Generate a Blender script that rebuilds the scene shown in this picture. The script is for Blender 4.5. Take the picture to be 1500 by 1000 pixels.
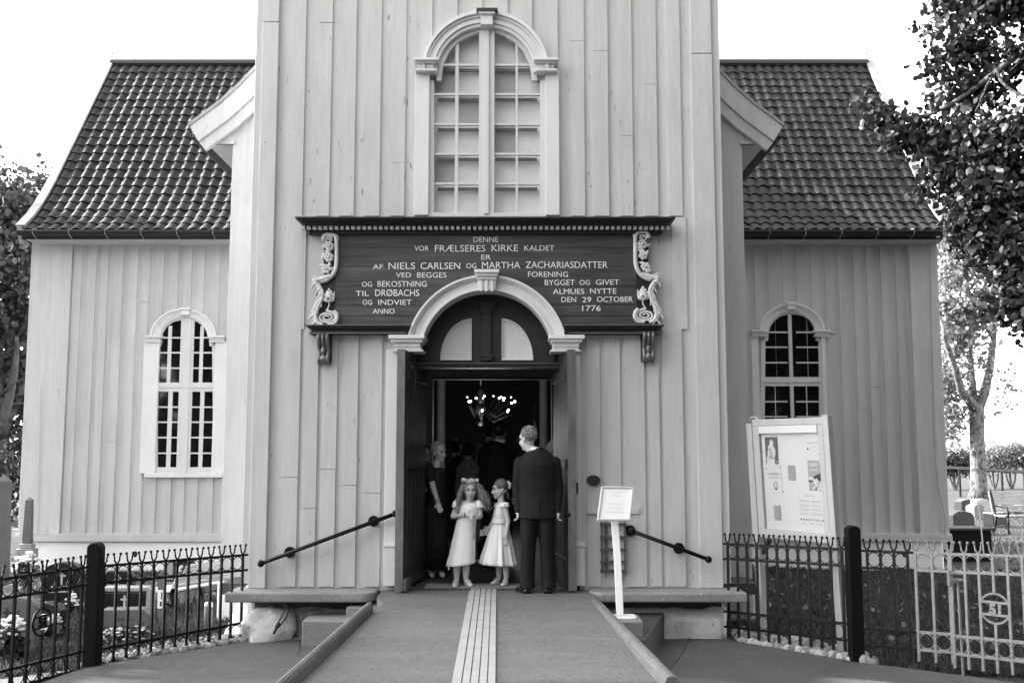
import bpy, bmesh, math, random
import numpy as np
from mathutils import Vector, Matrix, Euler
for o in list(bpy.data.objects): bpy.data.objects.remove(o)
SC = bpy.context.scene
COL = SC.collection
R = math.radians
# ---------------------------------------------------------------- camera
CAMZ = 1.45; F = 1500.0; PITCH = math.atan(160/1500)
cam_d = bpy.data.cameras.new('camera'); cam = bpy.data.objects.new('camera', cam_d); COL.objects.link(cam)
cam_d.sensor_width = 36; cam_d.lens = 36*F/1500; cam_d.clip_end = 5000; cam_d.clip_start = .05
cam.location = (0, 0, CAMZ); cam.rotation_euler = (math.pi/2+PITCH, 0, 0)
SC.camera = cam
# ---------------------------------------------------------------- sky, sun, exposure
SUN_AZ = 20.0     # degrees behind the facade plane, coming from the left
SUN_EL = 31.0
w = bpy.data.worlds.new('World'); SC.world = w; w.use_nodes = True
nt = w.node_tree; nt.nodes.clear()
sky = nt.nodes.new('ShaderNodeTexSky'); sky.sky_type = 'NISHITA'; sky.sun_disc = False
sky.sun_elevation = R(SUN_EL); sky.sun_rotation = R(-(90-SUN_AZ)); sky.dust_density = 1.5; sky.air_density = 1.2
bw = nt.nodes.new('ShaderNodeRGBToBW'); bg = nt.nodes.new('ShaderNodeBackground'); wo = nt.nodes.new('ShaderNodeOutputWorld')
bg.inputs['Strength'].default_value = 0.15
nt.links.new(sky.outputs[0], bw.inputs[0]); nt.links.new(bw.outputs[0], bg.inputs[0]); nt.links.new(bg.outputs[0], wo.inputs[0])
sd = bpy.data.lights.new('sun', 'SUN'); sd.energy = 2.2; sd.angle = R(0.6); sd.color = (1, 1, 1)
sun = bpy.data.objects.new('sun', sd); COL.objects.link(sun)
SUNDIR = Vector((-math.cos(R(SUN_EL))*math.cos(R(SUN_AZ)), math.cos(R(SUN_EL))*math.sin(R(SUN_AZ)), math.sin(R(SUN_EL))))
sun.rotation_euler = SUNDIR.to_track_quat('Z', 'Y').to_euler(); sun.location = SUNDIR*60
SC.view_settings.view_transform = 'Standard'; SC.view_settings.look = 'None'
SC.view_settings.exposure = 3.3; SC.view_settings.gamma = 1.0
SC.cycles.max_bounces = 8; SC.cycles.transparent_max_bounces = 16
# ---------------------------------------------------------------- pixel -> place
_s, _c = math.sin(PITCH), math.cos(PITCH)
def ray(x, y):
    v = (500-y)/F
    return Vector(((x-750)/F, _c-_s*v, _s+_c*v))
def P(x, y, Y):
    d = ray(x, y); t = Y/d.y
    return Vector((t*d.x, Y, CAMZ+t*d.z))
def XZ(x, y, Y):
    p = P(x, y, Y); return (p.x, p.z)
def G(x, y, z):
    d = ray(x, y); t = (z-CAMZ)/d.z
    return Vector((t*d.x, t*d.y, z))
# ---------------------------------------------------------------- mesh builder
class MB:
    def __init__(s): s.v = []; s.f = []; s.m = []; s.cm = 0
    def add(s, vs, fs):
        b = len(s.v); s.v += [tuple(v) for v in vs]
        for f in fs: s.f.append(tuple(b+i for i in f)); s.m.append(s.cm)
        return s
    def box(s, x0, x1, y0, y1, z0, z1):
        vs = [(x, y, z) for x in (x0, x1) for y in (y0, y1) for z in (z0, z1)]
        return s.add(vs, [(0,1,3,2),(4,6,7,5),(0,4,5,1),(2,3,7,6),(0,2,6,4),(1,5,7,3)])
    def hexa(s, bottom, top):    # two quads in the same order
        return s.add(list(bottom)+list(top), [(3,2,1,0),(4,5,6,7)]+[(i,(i+1)%4,4+(i+1)%4,4+i) for i in range(4)])
    def prism(s, poly, y0, y1):  # outline in XZ, extruded along Y
        n = len(poly)
        return s.add([(x, y0, z) for x, z in poly]+[(x, y1, z) for x, z in poly],
            [tuple(range(n)), tuple(range(2*n-1, n-1, -1))]+[(i, n+i, n+(i+1)%n, (i+1)%n) for i in range(n)])
    def slab(s, poly, z0, z1):   # outline in XY, extruded along Z
        n = len(poly)
        return s.add([(x, y, z0) for x, y in poly]+[(x, y, z1) for x, y in poly],
            [tuple(range(n-1, -1, -1)), tuple(range(n, 2*n))]+[(i, (i+1)%n, n+(i+1)%n, n+i) for i in range(n)])
    def sideprism(s, poly, x0, x1):  # outline in YZ, extruded along X
        n = len(poly)
        return s.add([(x0, y, z) for y, z in poly]+[(x1, y, z) for y, z in poly],
            [tuple(range(n)), tuple(range(2*n-1, n-1, -1))]+[(i, n+i, n+(i+1)%n, (i+1)%n) for i in range(n)])
    def band(s, outer, inner, y0, y1, closed=False):
        n = len(outer); vs = []
        for (ox, oz), (ix, iz) in zip(outer, inner):
            vs += [(ox, y0, oz), (ix, y0, iz), (ix, y1, iz), (ox, y1, oz)]
        fs = []
        for i in range(n if closed else n-1):
            a = 4*i; b = 4*((i+1) % n)
            for k in range(4): fs.append((a+k, b+k, b+(k+1)%4, a+(k+1)%4))
        if not closed: fs += [(0,1,2,3), (4*n-1,4*n-2,4*n-3,4*n-4)]
        return s.add(vs, fs)
    def tube(s, path, r, n=8, closed=False, caps=True, flat=None):
        path = [Vector(p) for p in path]; m = len(path)
        rs = r if isinstance(r, (list, tuple)) else [r]*m
        vs = []; prev = None
        for i, p in enumerate(path):
            a = path[(i-1) % m] if (closed or i > 0) else p
            b = path[(i+1) % m] if (closed or i < m-1) else p
            t = (b-a).normalized() if (b-a).length > 1e-9 else Vector((0,0,1))
            if prev is None:
                up = Vector((0,0,1)) if abs(t.z) < .9 else Vector((1,0,0))
                nrm = (up-t*up.dot(t)).normalized()
            else:
                nrm = prev-t*prev.dot(t); nrm = nrm.normalized() if nrm.length > 1e-6 else t.orthogonal().normalized()
            prev = nrm; bn = t.cross(nrm)
            for k in range(n):
                an = 2*math.pi*k/n
                vs.append(p+(nrm*math.cos(an)+bn*math.sin(an)*(flat or 1))*rs[i])
        fs = []
        for i in range(m if closed else m-1):
            for k in range(n):
                a = i*n+k; b = i*n+(k+1)%n; j = (i+1) % m
                fs.append((a, b, j*n+(k+1)%n, j*n+k))
        if caps and not closed: fs += [tuple(range(n-1,-1,-1)), tuple((m-1)*n+k for k in range(n))]
        return s.add(vs, fs)
    def loft(s, rings, caps=True):
        n = len(rings[0]); m = len(rings); vs = [p for r_ in rings for p in r_]; fs = []
        for i in range(m-1):
            for k in range(n): fs.append((i*n+k, i*n+(k+1)%n, (i+1)*n+(k+1)%n, (i+1)*n+k))
        if caps: fs += [tuple(range(n-1,-1,-1)), tuple((m-1)*n+k for k in range(n))]
        return s.add(vs, fs)
    def lathe(s, prof, c=(0,0,0), n=16):
        return s.loft([[(c[0]+r_*math.cos(2*math.pi*k/n), c[1]+r_*math.sin(2*math.pi*k/n), c[2]+z) for k in range(n)] for r_, z in prof])
    def ball(s, c, r, seg=12, rings=8, rot=None):
        rx, ry, rz = r if isinstance(r, (tuple, list)) else (r, r, r); M = rot or Matrix.Identity(3); c = Vector(c)
        L = []
        for i in range(1, rings):
            a = math.pi*i/rings
            L.append([c+M@Vector((rx*math.sin(a)*math.cos(2*math.pi*k/seg), ry*math.sin(a)*math.sin(2*math.pi*k/seg), -rz*math.cos(a))) for k in range(seg)])
        b = len(s.v); s.loft(L, caps=False)
        s.v += [tuple(c+M@Vector((0,0,-rz))), tuple(c+M@Vector((0,0,rz)))]
        lo = b+len(L)*seg; hi = lo+1; q = b+(len(L)-1)*seg
        for k in range(seg):
            s.f.append((lo, b+(k+1)%seg, b+k)); s.m.append(s.cm)
            s.f.append((hi, q+k, q+(k+1)%seg)); s.m.append(s.cm)
        return s
    def cap(s, p0, r0, p1, r1, n=12):   # tapered capsule
        p0, p1 = Vector(p0), Vector(p1); d = (p1-p0); L = d.length; d = d.normalized() if L > 1e-6 else Vector((0,0,1))
        path = []; rs = []
        for k in (0, 1, 2, 3):
            a = math.pi/2*k/3.0; path.append(p0-d*r0*math.cos(a)); rs.append(max(r0*math.sin(a), r0*.06))
        for k in (3, 2, 1, 0):
            a = math.pi/2*k/3.0; path.append(p1+d*r1*math.cos(a)); rs.append(max(r1*math.sin(a), r1*.06))
        return s.tube(path, rs, n)
    def xform(s, M):
        s.v = [tuple(M@Vector(v)) for v in s.v]; return s
    def mesh(s, name, mats, smooth=False):
        me = bpy.data.meshes.new(name); me.from_pydata(s.v, [], s.f)
        for m_ in (mats if isinstance(mats, (list, tuple)) else [mats]): me.materials.append(m_)
        if any(s.m): me.polygons.foreach_set('material_index', s.m)
        bm = bmesh.new(); bm.from_mesh(me); bmesh.ops.recalc_face_normals(bm, faces=bm.faces); bm.to_mesh(me); bm.free()
        if smooth: me.polygons.foreach_set('use_smooth', [True]*len(me.polygons))
        return me
def wloc(o):
    l = Vector(o.location); M = o.rotation_euler.to_matrix()
    p = o.parent
    T = Matrix.Translation(l) @ M.to_4x4()
    return (wmat(p) @ T) if p else T
wmat = lambda o: wloc(o)
def link(name, me, parent=None):
    o = bpy.data.objects.new(name, me); COL.objects.link(o)
    if parent: o.parent = parent
    return o
def part(name, mb, mats, parent, smooth=False, world=True, bevel=0, seg=2):
    """one mesh object under its thing; world=True: the builder holds world coordinates"""
    if world and parent is not None:
        mb.xform(wmat(parent).inverted())
    me = mb.mesh(name, mats, smooth)
    o = link(name, me, parent)
    if bevel:
        b = o.modifiers.new('bevel', 'BEVEL'); b.width = bevel; b.segments = seg; b.limit_method = 'ANGLE'; b.angle_limit = R(40)
    return o
def tag(o, label, cat, group=None):
    o['label'] = label; o['category'] = cat
    if group: o['group'] = group
    return o
def thing(name, label, cat, loc=(0,0,0), rz=0, group=None):
    o = link(name, None); o.empty_display_size = .2; o.location = loc; o.rotation_euler = (0, 0, rz)
    return tag(o, label, cat, group)
def solo(name, mb, mats, label, cat, loc, group=None, smooth=False, bevel=0):
    """a thing that is one mesh; builder in world coordinates, origin at loc"""
    mb.xform(Matrix.Translation(Vector(loc)).inverted())
    o = link(name, mb.mesh(name, mats, smooth)); o.location = loc
    if bevel:
        b = o.modifiers.new('bevel', 'BEVEL'); b.width = bevel; b.segments = 2; b.limit_method = 'ANGLE'; b.angle_limit = R(40)
    return tag(o, label, cat, group)
def struct(name, mb, mats, smooth=False, kind='structure', bevel=0):
    o = link(name, mb.mesh(name, mats, smooth)); o['kind'] = kind
    if bevel:
        b = o.modifiers.new('bevel', 'BEVEL'); b.width = bevel; b.segments = 2; b.limit_method = 'ANGLE'; b.angle_limit = R(40)
    return o
def copyobj(o, parent=None):
    c = o.copy(); COL.objects.link(c); c.parent = parent; return c
# ---------------------------------------------------------------- procedural grey materials
def mat(name, v, rough=.6, layers=(), flecks=(), bump=(), spec=.4, metal=0, trans=0, island=0, coat=0, sheen=0):
    m = bpy.data.materials.new(name); m.use_nodes = True; t = m.node_tree; N = t.nodes; L = t.links
    b = N['Principled BSDF']; b.inputs['Roughness'].default_value = rough; b.inputs['Specular IOR Level'].default_value = spec
    b.inputs['Metallic'].default_value = metal; b.inputs['Coat Weight'].default_value = coat; b.inputs['Sheen Weight'].default_value = sheen
    tc = N.new('ShaderNodeTexCoord')
    def noise(scale, st=(1,1,1), detail=4, rg=.6):
        mp = N.new('ShaderNodeMapping'); mp.inputs['Scale'].default_value = st
        L.new(tc.outputs['Object'], mp.inputs[0]); n = N.new('ShaderNodeTexNoise')
        n.inputs['Scale'].default_value = scale; n.inputs['Detail'].default_value = detail; n.inputs['Roughness'].default_value = rg
        L.new(mp.outputs[0], n.inputs['Vector']); return n.outputs['Fac']
    def math_(op, a, bb, c=None):
        n = N.new('ShaderNodeMath'); n.operation = op
        for i, q in enumerate((a, bb, c)):
            if q is None: continue
            if isinstance(q, (int, float)): n.inputs[i].default_value = q
            else: L.new(q, n.inputs[i])
        return n.outputs[0]
    col = None
    for sc_, st, amt in layers:
        k = math_('MULTIPLY_ADD', noise(sc_, st), 2*amt*1.6, 1-amt*1.6)
        col = k if col is None else math_('MULTIPLY', col, k)
    if island:
        g = N.new('ShaderNodeNewGeometry'); k = math_('MULTIPLY_ADD', g.outputs['Random Per Island'], 2*island, 1-island)
        col = k if col is None else math_('MULTIPLY', col, k)
    col = math_('MULTIPLY', col, v) if col is not None else None
    for sc_, st, th, val in flecks:
        r_ = N.new('ShaderNodeMapRange'); r_.clamp = True
        r_.inputs['From Min'].default_value = th; r_.inputs['From Max'].default_value = th+.03
        L.new(noise(sc_, st, 6, .7), r_.inputs['Value'])
        mx = N.new('ShaderNodeMix'); mx.data_type = 'FLOAT'; L.new(r_.outputs[0], mx.inputs[0])
        if col is None: mx.inputs[2].default_value = v
        else: L.new(col, mx.inputs[2])
        mx.inputs[3].default_value = val; col = mx.outputs[0]
    if col is None: b.inputs['Base Color'].default_value = (v, v, v, 1)
    else: L.new(math_('MAXIMUM', col, .002), b.inputs['Base Color'])
    prev = None
    for sc_, st, strength, dist in bump:
        n = N.new('ShaderNodeBump'); n.inputs['Strength'].default_value = strength; n.inputs['Distance'].default_value = dist
        L.new(noise(sc_, st), n.inputs['Height'])
        if prev: L.new(prev, n.inputs['Normal'])
        prev = n.outputs[0]
    if prev: L.new(prev, b.inputs['Normal'])
    if trans:
        tr = N.new('ShaderNodeBsdfTranslucent'); mix = N.new('ShaderNodeMixShader'); mix.inputs[0].default_value = trans
        if col is None: tr.inputs[0].default_value = (v*1.3, v*1.3, v*1.3, 1)
        else: L.new(math_('MULTIPLY', col, 1.3), tr.inputs[0])
        L.new(b.outputs[0], mix.inputs[1]); L.new(tr.outputs[0], mix.inputs[2]); L.new(mix.outputs[0], N['Material Output'].inputs[0])
    return m
GR = (1, 1, .06)      # vertical grain stretch
M = {}
def wallpaint(name, v, flk=.645):
    return mat(name, v, .55, layers=[(30, GR, .10), (1.3, (1,1,.5), .10), (7, (1,1,.25), .06), (4.2, (1,1,.02), .09)],
        flecks=[(26, (1,1,.22), flk, v*.32), (50, (1.5,1.5,.09), .655, v*.35), (11, (1,1,.16), flk+.045, v*.5)], bump=[(70, GR, .35, .005), (9, (1,1,.3), .3, .006)])
M['tower_paint'] = wallpaint('tower_paint', .50)
M['wing_paint'] = wallpaint('wing_paint', .47, .685)
M['corner_paint'] = wallpaint('corner_paint', .52, .675)
M['white_paint'] = mat('white_paint', .64, .5, layers=[(12, (1,1,.4), .06), (2, (1,1,1), .05)], flecks=[(34, (1,1,.6), .70, .3)], bump=[(50, (1,1,.3), .15, .003)])
M['clean_white'] = mat('clean_white', .57, .45, layers=[(6, (1,1,1), .03)])
M['dark_paint'] = mat('dark_paint', .018, .42, layers=[(9, (.2,1,1), .3), (40, (.1,1,1), .2)], bump=[(40, (.1,1,1), .3, .003)])
M['panel_wood'] = mat('panel_wood', .052, .5, layers=[(7, (.16,1,1), .6), (22, (.05,1,1.6), .6), (2.2, (.4,1,1), .4)], flecks=[(8, (.09,1,2.6), .63, .085)], bump=[(30, (.06,1,1), .4, .004)])
M['door_wood'] = mat('door_wood', .036, .5, layers=[(20, GR, .35), (3, (1,1,1), .2)], flecks=[(16, (1,1,.4), .70, .16)], bump=[(40, GR, .4, .004)])
M['door_worn'] = mat('door_worn', .11, .6, layers=[(14, (1,1,.3), .5)], flecks=[(20, (1,1,.5), .60, .17), (30, (1,1,.4), .66, .02)], bump=[(30, (1,1,.4), .5, .004)])
M['carve'] = mat('carve', .60, .5, layers=[(30, (1,1,1), .25), (6, (1,1,1), .15)], bump=[(50, (1,1,1), .5, .006)])
M['gilt'] = mat('gilt', .16, .35, layers=[(14, (1,1,1), .4)], metal=.4)
M['letter'] = mat('letter', .80, .6, layers=[(30, (1,1,1), .15)])
M['tile'] = mat('tile', .015, .65, layers=[(5, (1,1,1), .25), (22, (1,1,1), .2), (.5, (1,1,1), .18)], flecks=[(30, (1,1,1), .76, .12)], bump=[(60, (1,1,1), .1, .003)], spec=.22, island=.45)
M['gutter'] = mat('gutter', .02, .35, layers=[(8, (1,1,1), .2)])
M['zinc'] = mat('zinc', .32, .5, layers=[(4, (1,1,1), .25)], flecks=[(9, (1,1,1), .66, .22)])
M['plaster'] = mat('plaster', .80, .9, layers=[(3, (1,1,1), .06), (20, (1,1,1), .05)], bump=[(14, (1,1,1), .4, .015)])
M['rubble'] = mat('rubble', .30, .9, layers=[(3, (1,1,1), .35), (14, (1,1,1), .35)], flecks=[(22, (1,1,1), .60, .55), (30, (1,1,1), .64, .06)], bump=[(9, (1,1,1), .8, .04), (40, (1,1,1), .6, .012)])
M['lime_stone'] = mat('lime_stone', .62, .9, layers=[(4, (1,1,1), .2), (18, (1,1,1), .2)], flecks=[(16, (1,1,1), .63, .18), (44, (1,1,1), .66, .08)], bump=[(8, (1,1,1), .8, .03), (40, (1,1,1), .6, .01)])
M['dark_timber'] = mat('dark_timber', .05, .8, layers=[(6, (.2,1,1), .4)], bump=[(20, (.1,1,1), .5, .01)])
M['ledge_stone'] = mat('ledge_stone', .24, .8, layers=[(3, (.5,1,1), .3), (25, (1,1,1), .25)], flecks=[(12, (1,1,1), .66, .45)], bump=[(18, (1,1,1), .5, .01)])
M['granite'] = mat('granite', .22, .75, layers=[(70, (1,1,1), .35), (5, (1,1,1), .15)], flecks=[(140, (1,1,1), .66, .45)], bump=[(60, (1,1,1), .4, .005)])
M['dark_step'] = mat('dark_step', .06, .7, layers=[(50, (1,1,1), .3), (4, (1,1,1), .2)], bump=[(40, (1,1,1), .3, .005)])
M['asphalt'] = mat('asphalt', .07, .85, layers=[(1.1, (1,1,1), .22), (9, (1,1,1), .2), (40, (1,1,1), .35), (85, (1,1,1), .6)], flecks=[(95, (1,1,1), .66, .20)], bump=[(170, (1,1,1), .7, .006)])
M['ramp_asphalt'] = mat('ramp_asphalt', .125, .85, layers=[(1.5, (.35,1.6,1), .2), (8, (1,1,1), .15), (40, (1,1,1), .35), (85, (1,1,1), .6)], flecks=[(95, (1,1,1), .66, .30)], bump=[(170, (1,1,1), .6, .005)])
M['kerb'] = mat('kerb', .12, .85, layers=[(4, (1,1,1), .25), (50, (1,1,1), .4), (90, (1,1,1), .5)], flecks=[(90, (1,1,1), .65, .34)], bump=[(150, (1,1,1), .6, .005)])
M['tactile'] = mat('tactile', .33, .7, layers=[(4, (1,1,1), .18), (40, (1,1,1), .12)], flecks=[(30, (1,1,1), .70, .2)])
M['rubber'] = mat('rubber', .025, .7)
M['iron'] = mat('iron', .006, .5, layers=[(20, (1,1,1), .3)], spec=.18)
M['iron_sunlit'] = mat('iron_sunlit', .20, .45, layers=[(26, (1,1,1), .35)], flecks=[(40, (1,1,1), .66, .10)], spec=.5)  # lighter copy of iron: sunshine on the right-hand fence put into the colour
M['rust_iron'] = mat('rust_iron', .06, .8, layers=[(14, (1,1,1), .5)], flecks=[(30, (1,1,1), .60, .16)], bump=[(40, (1,1,1), .5, .006)])
M['post_wood'] = mat('post_wood', .004, .7, spec=.15, layers=[(10, GR, .3)], bump=[(20, GR, .3, .004)])
M['glass_dark'] = mat('glass_dark', .006, .04, spec=.6)
M['blind'] = mat('blind', .82, .8, layers=[(3, (1,1,1), .12), (12, (1,1,3), .05)])
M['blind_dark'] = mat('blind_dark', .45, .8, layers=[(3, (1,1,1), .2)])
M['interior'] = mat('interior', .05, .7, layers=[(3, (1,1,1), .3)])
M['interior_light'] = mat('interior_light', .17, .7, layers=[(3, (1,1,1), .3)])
M['grass_soil'] = mat('grass_soil', .035, .95, layers=[(2, (1,1,1), .3), (30, (1,1,1), .4)], bump=[(40, (1,1,1), .8, .03)])
M['grass'] = mat('grass', .05, .6, island=.45, trans=.3)
M['leaf_near'] = mat('leaf_near', .040, .5, island=.45, trans=.16, spec=.2)
M['leaf_dark'] = mat('leaf_dark', .045, .5, island=.5, trans=.15)
M['leaf_pale'] = mat('leaf_pale', .17, .5, island=.5, trans=.35)
M['bark'] = mat('bark', .10, .9, layers=[(9, (1,1,.3), .45), (30, (1,1,.5), .3)], bump=[(22, (1,1,.35), 1, .03)])
M['bark_pale'] = mat('bark_pale', .12, .9, layers=[(6, (1,1,.5), .35)], flecks=[(7, (1,1,.7), .52, .03)], bump=[(12, (1,1,.4), 1, .04)])
M['black_stone'] = mat('black_stone', .018, .22, layers=[(40, (1,1,1), .3)])
M['grey_stone'] = mat('grey_stone', .12, .6, layers=[(50, (1,1,1), .35), (4, (1,1,1), .2)], flecks=[(90, (1,1,1), .66, .35)])
M['pale_stone'] = mat('pale_stone', .30, .8, layers=[(30, (1,1,1), .25), (4, (1,1,1), .2)], bump=[(30, (1,1,1), .4, .006)])
M['engrave'] = mat('engrave', .045, .7)
M['gold'] = mat('gold', .55, .4)
M['pebble'] = mat('pebble', .28, .8, island=.6, layers=[(20, (1,1,1), .2)])
M['flower'] = mat('flower', .75, .6, island=.25, trans=.2)
M['sign_white'] = mat('sign_white', .88, .35)
M['paper'] = mat('paper', .55, .8, layers=[(5, (1,1,1), .03)])
M['paper_grey'] = mat('paper_grey', .28, .8, layers=[(14, (1,1,4), .1)])
M['ink'] = mat('ink', .05, .7)
M['ink_soft'] = mat('ink_soft', .30, .7)
M['ink_faint'] = mat('ink_faint', .55, .7)
M['photo_dark'] = mat('photo_dark', .09, .5, layers=[(60, (1,1,1), .6)])
M['board_frame'] = mat('board_frame', .40, .5, layers=[(10, GR, .1)], flecks=[(30, (1,1,.4), .73, .3)])
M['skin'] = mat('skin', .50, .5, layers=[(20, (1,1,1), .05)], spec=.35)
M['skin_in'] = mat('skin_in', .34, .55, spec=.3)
M['eye'] = mat('eye', .02, .2)
M['lip'] = mat('lip', .17, .45)
M['hair_blond'] = mat('hair_blond', .27, .45, island=.55, layers=[(60, (1,1,.3), .4)])
M['hair_mid'] = mat('hair_mid', .13, .5, island=.5, layers=[(60, (1,1,.3), .4)])
M['hair_grey'] = mat('hair_grey', .17, .5, island=.6, layers=[(50, (1,1,1), .4)])
M['hair_dark'] = mat('hair_dark', .015, .45, layers=[(60, (1,1,.3), .4)])
M['hair_pale'] = mat('hair_pale', .34, .5, island=.4, layers=[(50, (1,1,1), .3)])
M['dress_white'] = mat('dress_white', .86, .75, layers=[(160, (1,1,1), .06), (5, (1,1,.3), .05)], bump=[(220, (1,1,1), .25, .002), (11, (1,1,.3), .5, .025)], sheen=.2)
M['satin'] = mat('satin', .80, .38, layers=[(6, (1,1,.3), .08)], bump=[(9, (1.3,1.3,.25), .5, .02)])
M['suit'] = mat('suit', .008, .8, layers=[(10, (1,1,.5), .2)], bump=[(7, (1,1,.5), .8, .04), (260, (1,1,1), .2, .002)], spec=.25)
M['black_dress'] = mat('black_dress', .010, .8, bump=[(8, (1,1,.3), .5, .02)])
M['patterned'] = mat('patterned', .17, .8, layers=[(26, (1,1,1), .7)])
M['shirt'] = mat('shirt', .80, .7)
M['shoe_black'] = mat('shoe_black', .012, .25)
M['shoe_silver'] = mat('shoe_silver', .55, .35, metal=.3)
M['brass'] = mat('brass', .06, .45, metal=.5)
M['cloth_white'] = mat('cloth_white', .7, .8, trans=.3)
bulb = bpy.data.materials.new('bulb'); bulb.use_nodes = True
e = bulb.node_tree.nodes.new('ShaderNodeEmission'); e.inputs[0].default_value = (1,1,1,1); e.inputs[1].default_value = 3.0
bulb.node_tree.links.new(e.outputs[0], bulb.node_tree.nodes['Material Output'].inputs[0]); M['bulb'] = bulb
# thin window glass: mostly see-through with a mirror film
g = bpy.data.materials.new('window_glass'); g.use_nodes = True; t = g.node_tree; t.nodes.remove(t.nodes['Principled BSDF'])
fr = t.nodes.new('ShaderNodeFresnel'); fr.inputs[0].default_value = 1.5
ta = t.nodes.new('ShaderNodeBsdfTransparent'); ta.inputs[0].default_value = (.98,.98,.98,1)
gl = t.nodes.new('ShaderNodeBsdfGlossy'); gl.inputs['Roughness'].default_value = .02
mx = t.nodes.new('ShaderNodeMixShader')
for a, b_ in ((fr.outputs[0], mx.inputs[0]), (ta.outputs[0], mx.inputs[1]), (gl.outputs[0], mx.inputs[2]), (mx.outputs[0], t.nodes['Material Output'].inputs[0])): t.links.new(a, b_)
M['window_glass'] = g
g2 = g.copy(); g2.name = 'museum_glass'; M['museum_glass'] = g2
for n_ in g2.node_tree.nodes:
    if n_.type == 'FRESNEL': n_.inputs[0].default_value = 1.06
# lettering: built-in font turned into a mesh, fitted to a width and a height
def text_mesh(mb, s, origin, ux, uz, width, height, depth=.004, nrm=None, bold=0.0):
    cu = bpy.data.curves.new('t', 'FONT'); cu.body = s; cu.size = 1; cu.extrude = 0; cu.offset = bold; cu.resolution_u = 3
    o = bpy.data.objects.new('t', cu); COL.objects.link(o)
    dg = bpy.context.evaluated_depsgraph_get(); me = bpy.data.meshes.new_from_object(o.evaluated_get(dg))
    vs = np.array([v.co[:] for v in me.vertices]); fs = [tuple(p.vertices) for p in me.polygons]
    bpy.data.objects.remove(o); bpy.data.curves.remove(cu); bpy.data.meshes.remove(me)
    if not len(vs): return
    x0, x1 = vs[:,0].min(), vs[:,0].max(); base = .0; top = .72
    ux, uz = Vector(ux), Vector(uz); n = Vector(nrm) if nrm else ux.cross(uz)
    out = []
    for v in vs:
        p = Vector(origin)+ux*((v[0]-x0)/(x1-x0)*width)+uz*(v[1]/top*height)+n*depth
        out.append(p)
    mb.add(out, fs)
# ================================================================ THE CHURCH
Y0 = 11.0            # tower front
YN = 12.1            # nave gable
YW = 17.95           # wing fronts
TX0, TX1 = -2.776, 2.235
ch = thing('church', 'painted timber church with a boarded tower, two tiled wings and an inscription over the door', 'church', (-.28, 11, -.05))
rnd = random.Random(5)
def fx(x, y=500): return P(x, y, Y0).x
def fz(y): return P(750, y, Y0).z
def bar(mb, x0, y0, x1, y1, Y, front, back):
    """box covering a pixel rectangle on plane Y; front/back are world Y of its faces"""
    a = P(x0, y0, front); b = P(x1, y1, front)
    mb.box(min(a.x, b.x), max(a.x, b.x), front, back, min(a.z, b.z), max(a.z, b.z))
# --- tower: backing wall with openings, then boards
doorL, doorR = fx(592, 700), fx(835, 700)
arch_c = P(713, 521, Y0-.09); AR_IN, AR_OUT = 96/135.4, 118/135.4
zs = fz(533)
wcx = fx(713, 150); wz0 = fz(316); wzs = fz(104); wr = (fx(800, 100)-fx(626, 100))/2
TOP = 13.0
mb = MB(); yb0, yb1 = Y0+.025, Y0+.20
mb.box(TX0+.02, doorL-.1, yb0, yb1, -.02, wz0); mb.box(doorR+.1, TX1-.02, yb0, yb1, -.02, wz0)
def arcpts(cx, cz, r, a0, a1, n=28): return [(cx+r*math.cos(R(a0+(a1-a0)*i/n)), cz+r*math.sin(R(a0+(a1-a0)*i/n))) for i in range(n+1)]
half = (AR_IN+AR_OUT)/2
ap = arcpts(arch_c.x, arch_c.z, half, 165, 15)
mb.prism([(doorL-.1, wz0), (doorL-.1, ap[0][1])]+ap+[(doorR+.1, ap[-1][1]), (doorR+.1, wz0)], yb0, yb1)
wap = arcpts(wcx, wzs, wr*.93, 180, 0)
mb.prism([(TX0+.02, wz0), (wcx-wr*.93, wz0)]+wap+[(wcx+wr*.93, wz0), (TX1-.02, wz0), (TX1-.02, TOP), (TX0+.02, TOP)], yb0, yb1)
for xa, xb in ((TX0+.02, TX0+.2), (TX1-.2, TX1-.02)): mb.box(xa, xb, Y0+.2, 14.6, -.02, TOP)
mb.box(TX0+.2, TX1-.2, 14.4, 14.6, 4.6, TOP)
mb.box(TX0+.02, TX1-.02, Y0+.05, 14.6, TOP, TOP+.15)
def wtop(x):      # under edge of boards over the window
    if abs(x-wcx) < wr*1.02: return wzs+math.sqrt(max(0, (wr*1.02)**2-(x-wcx)**2))-.02
    return wz0
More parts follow.
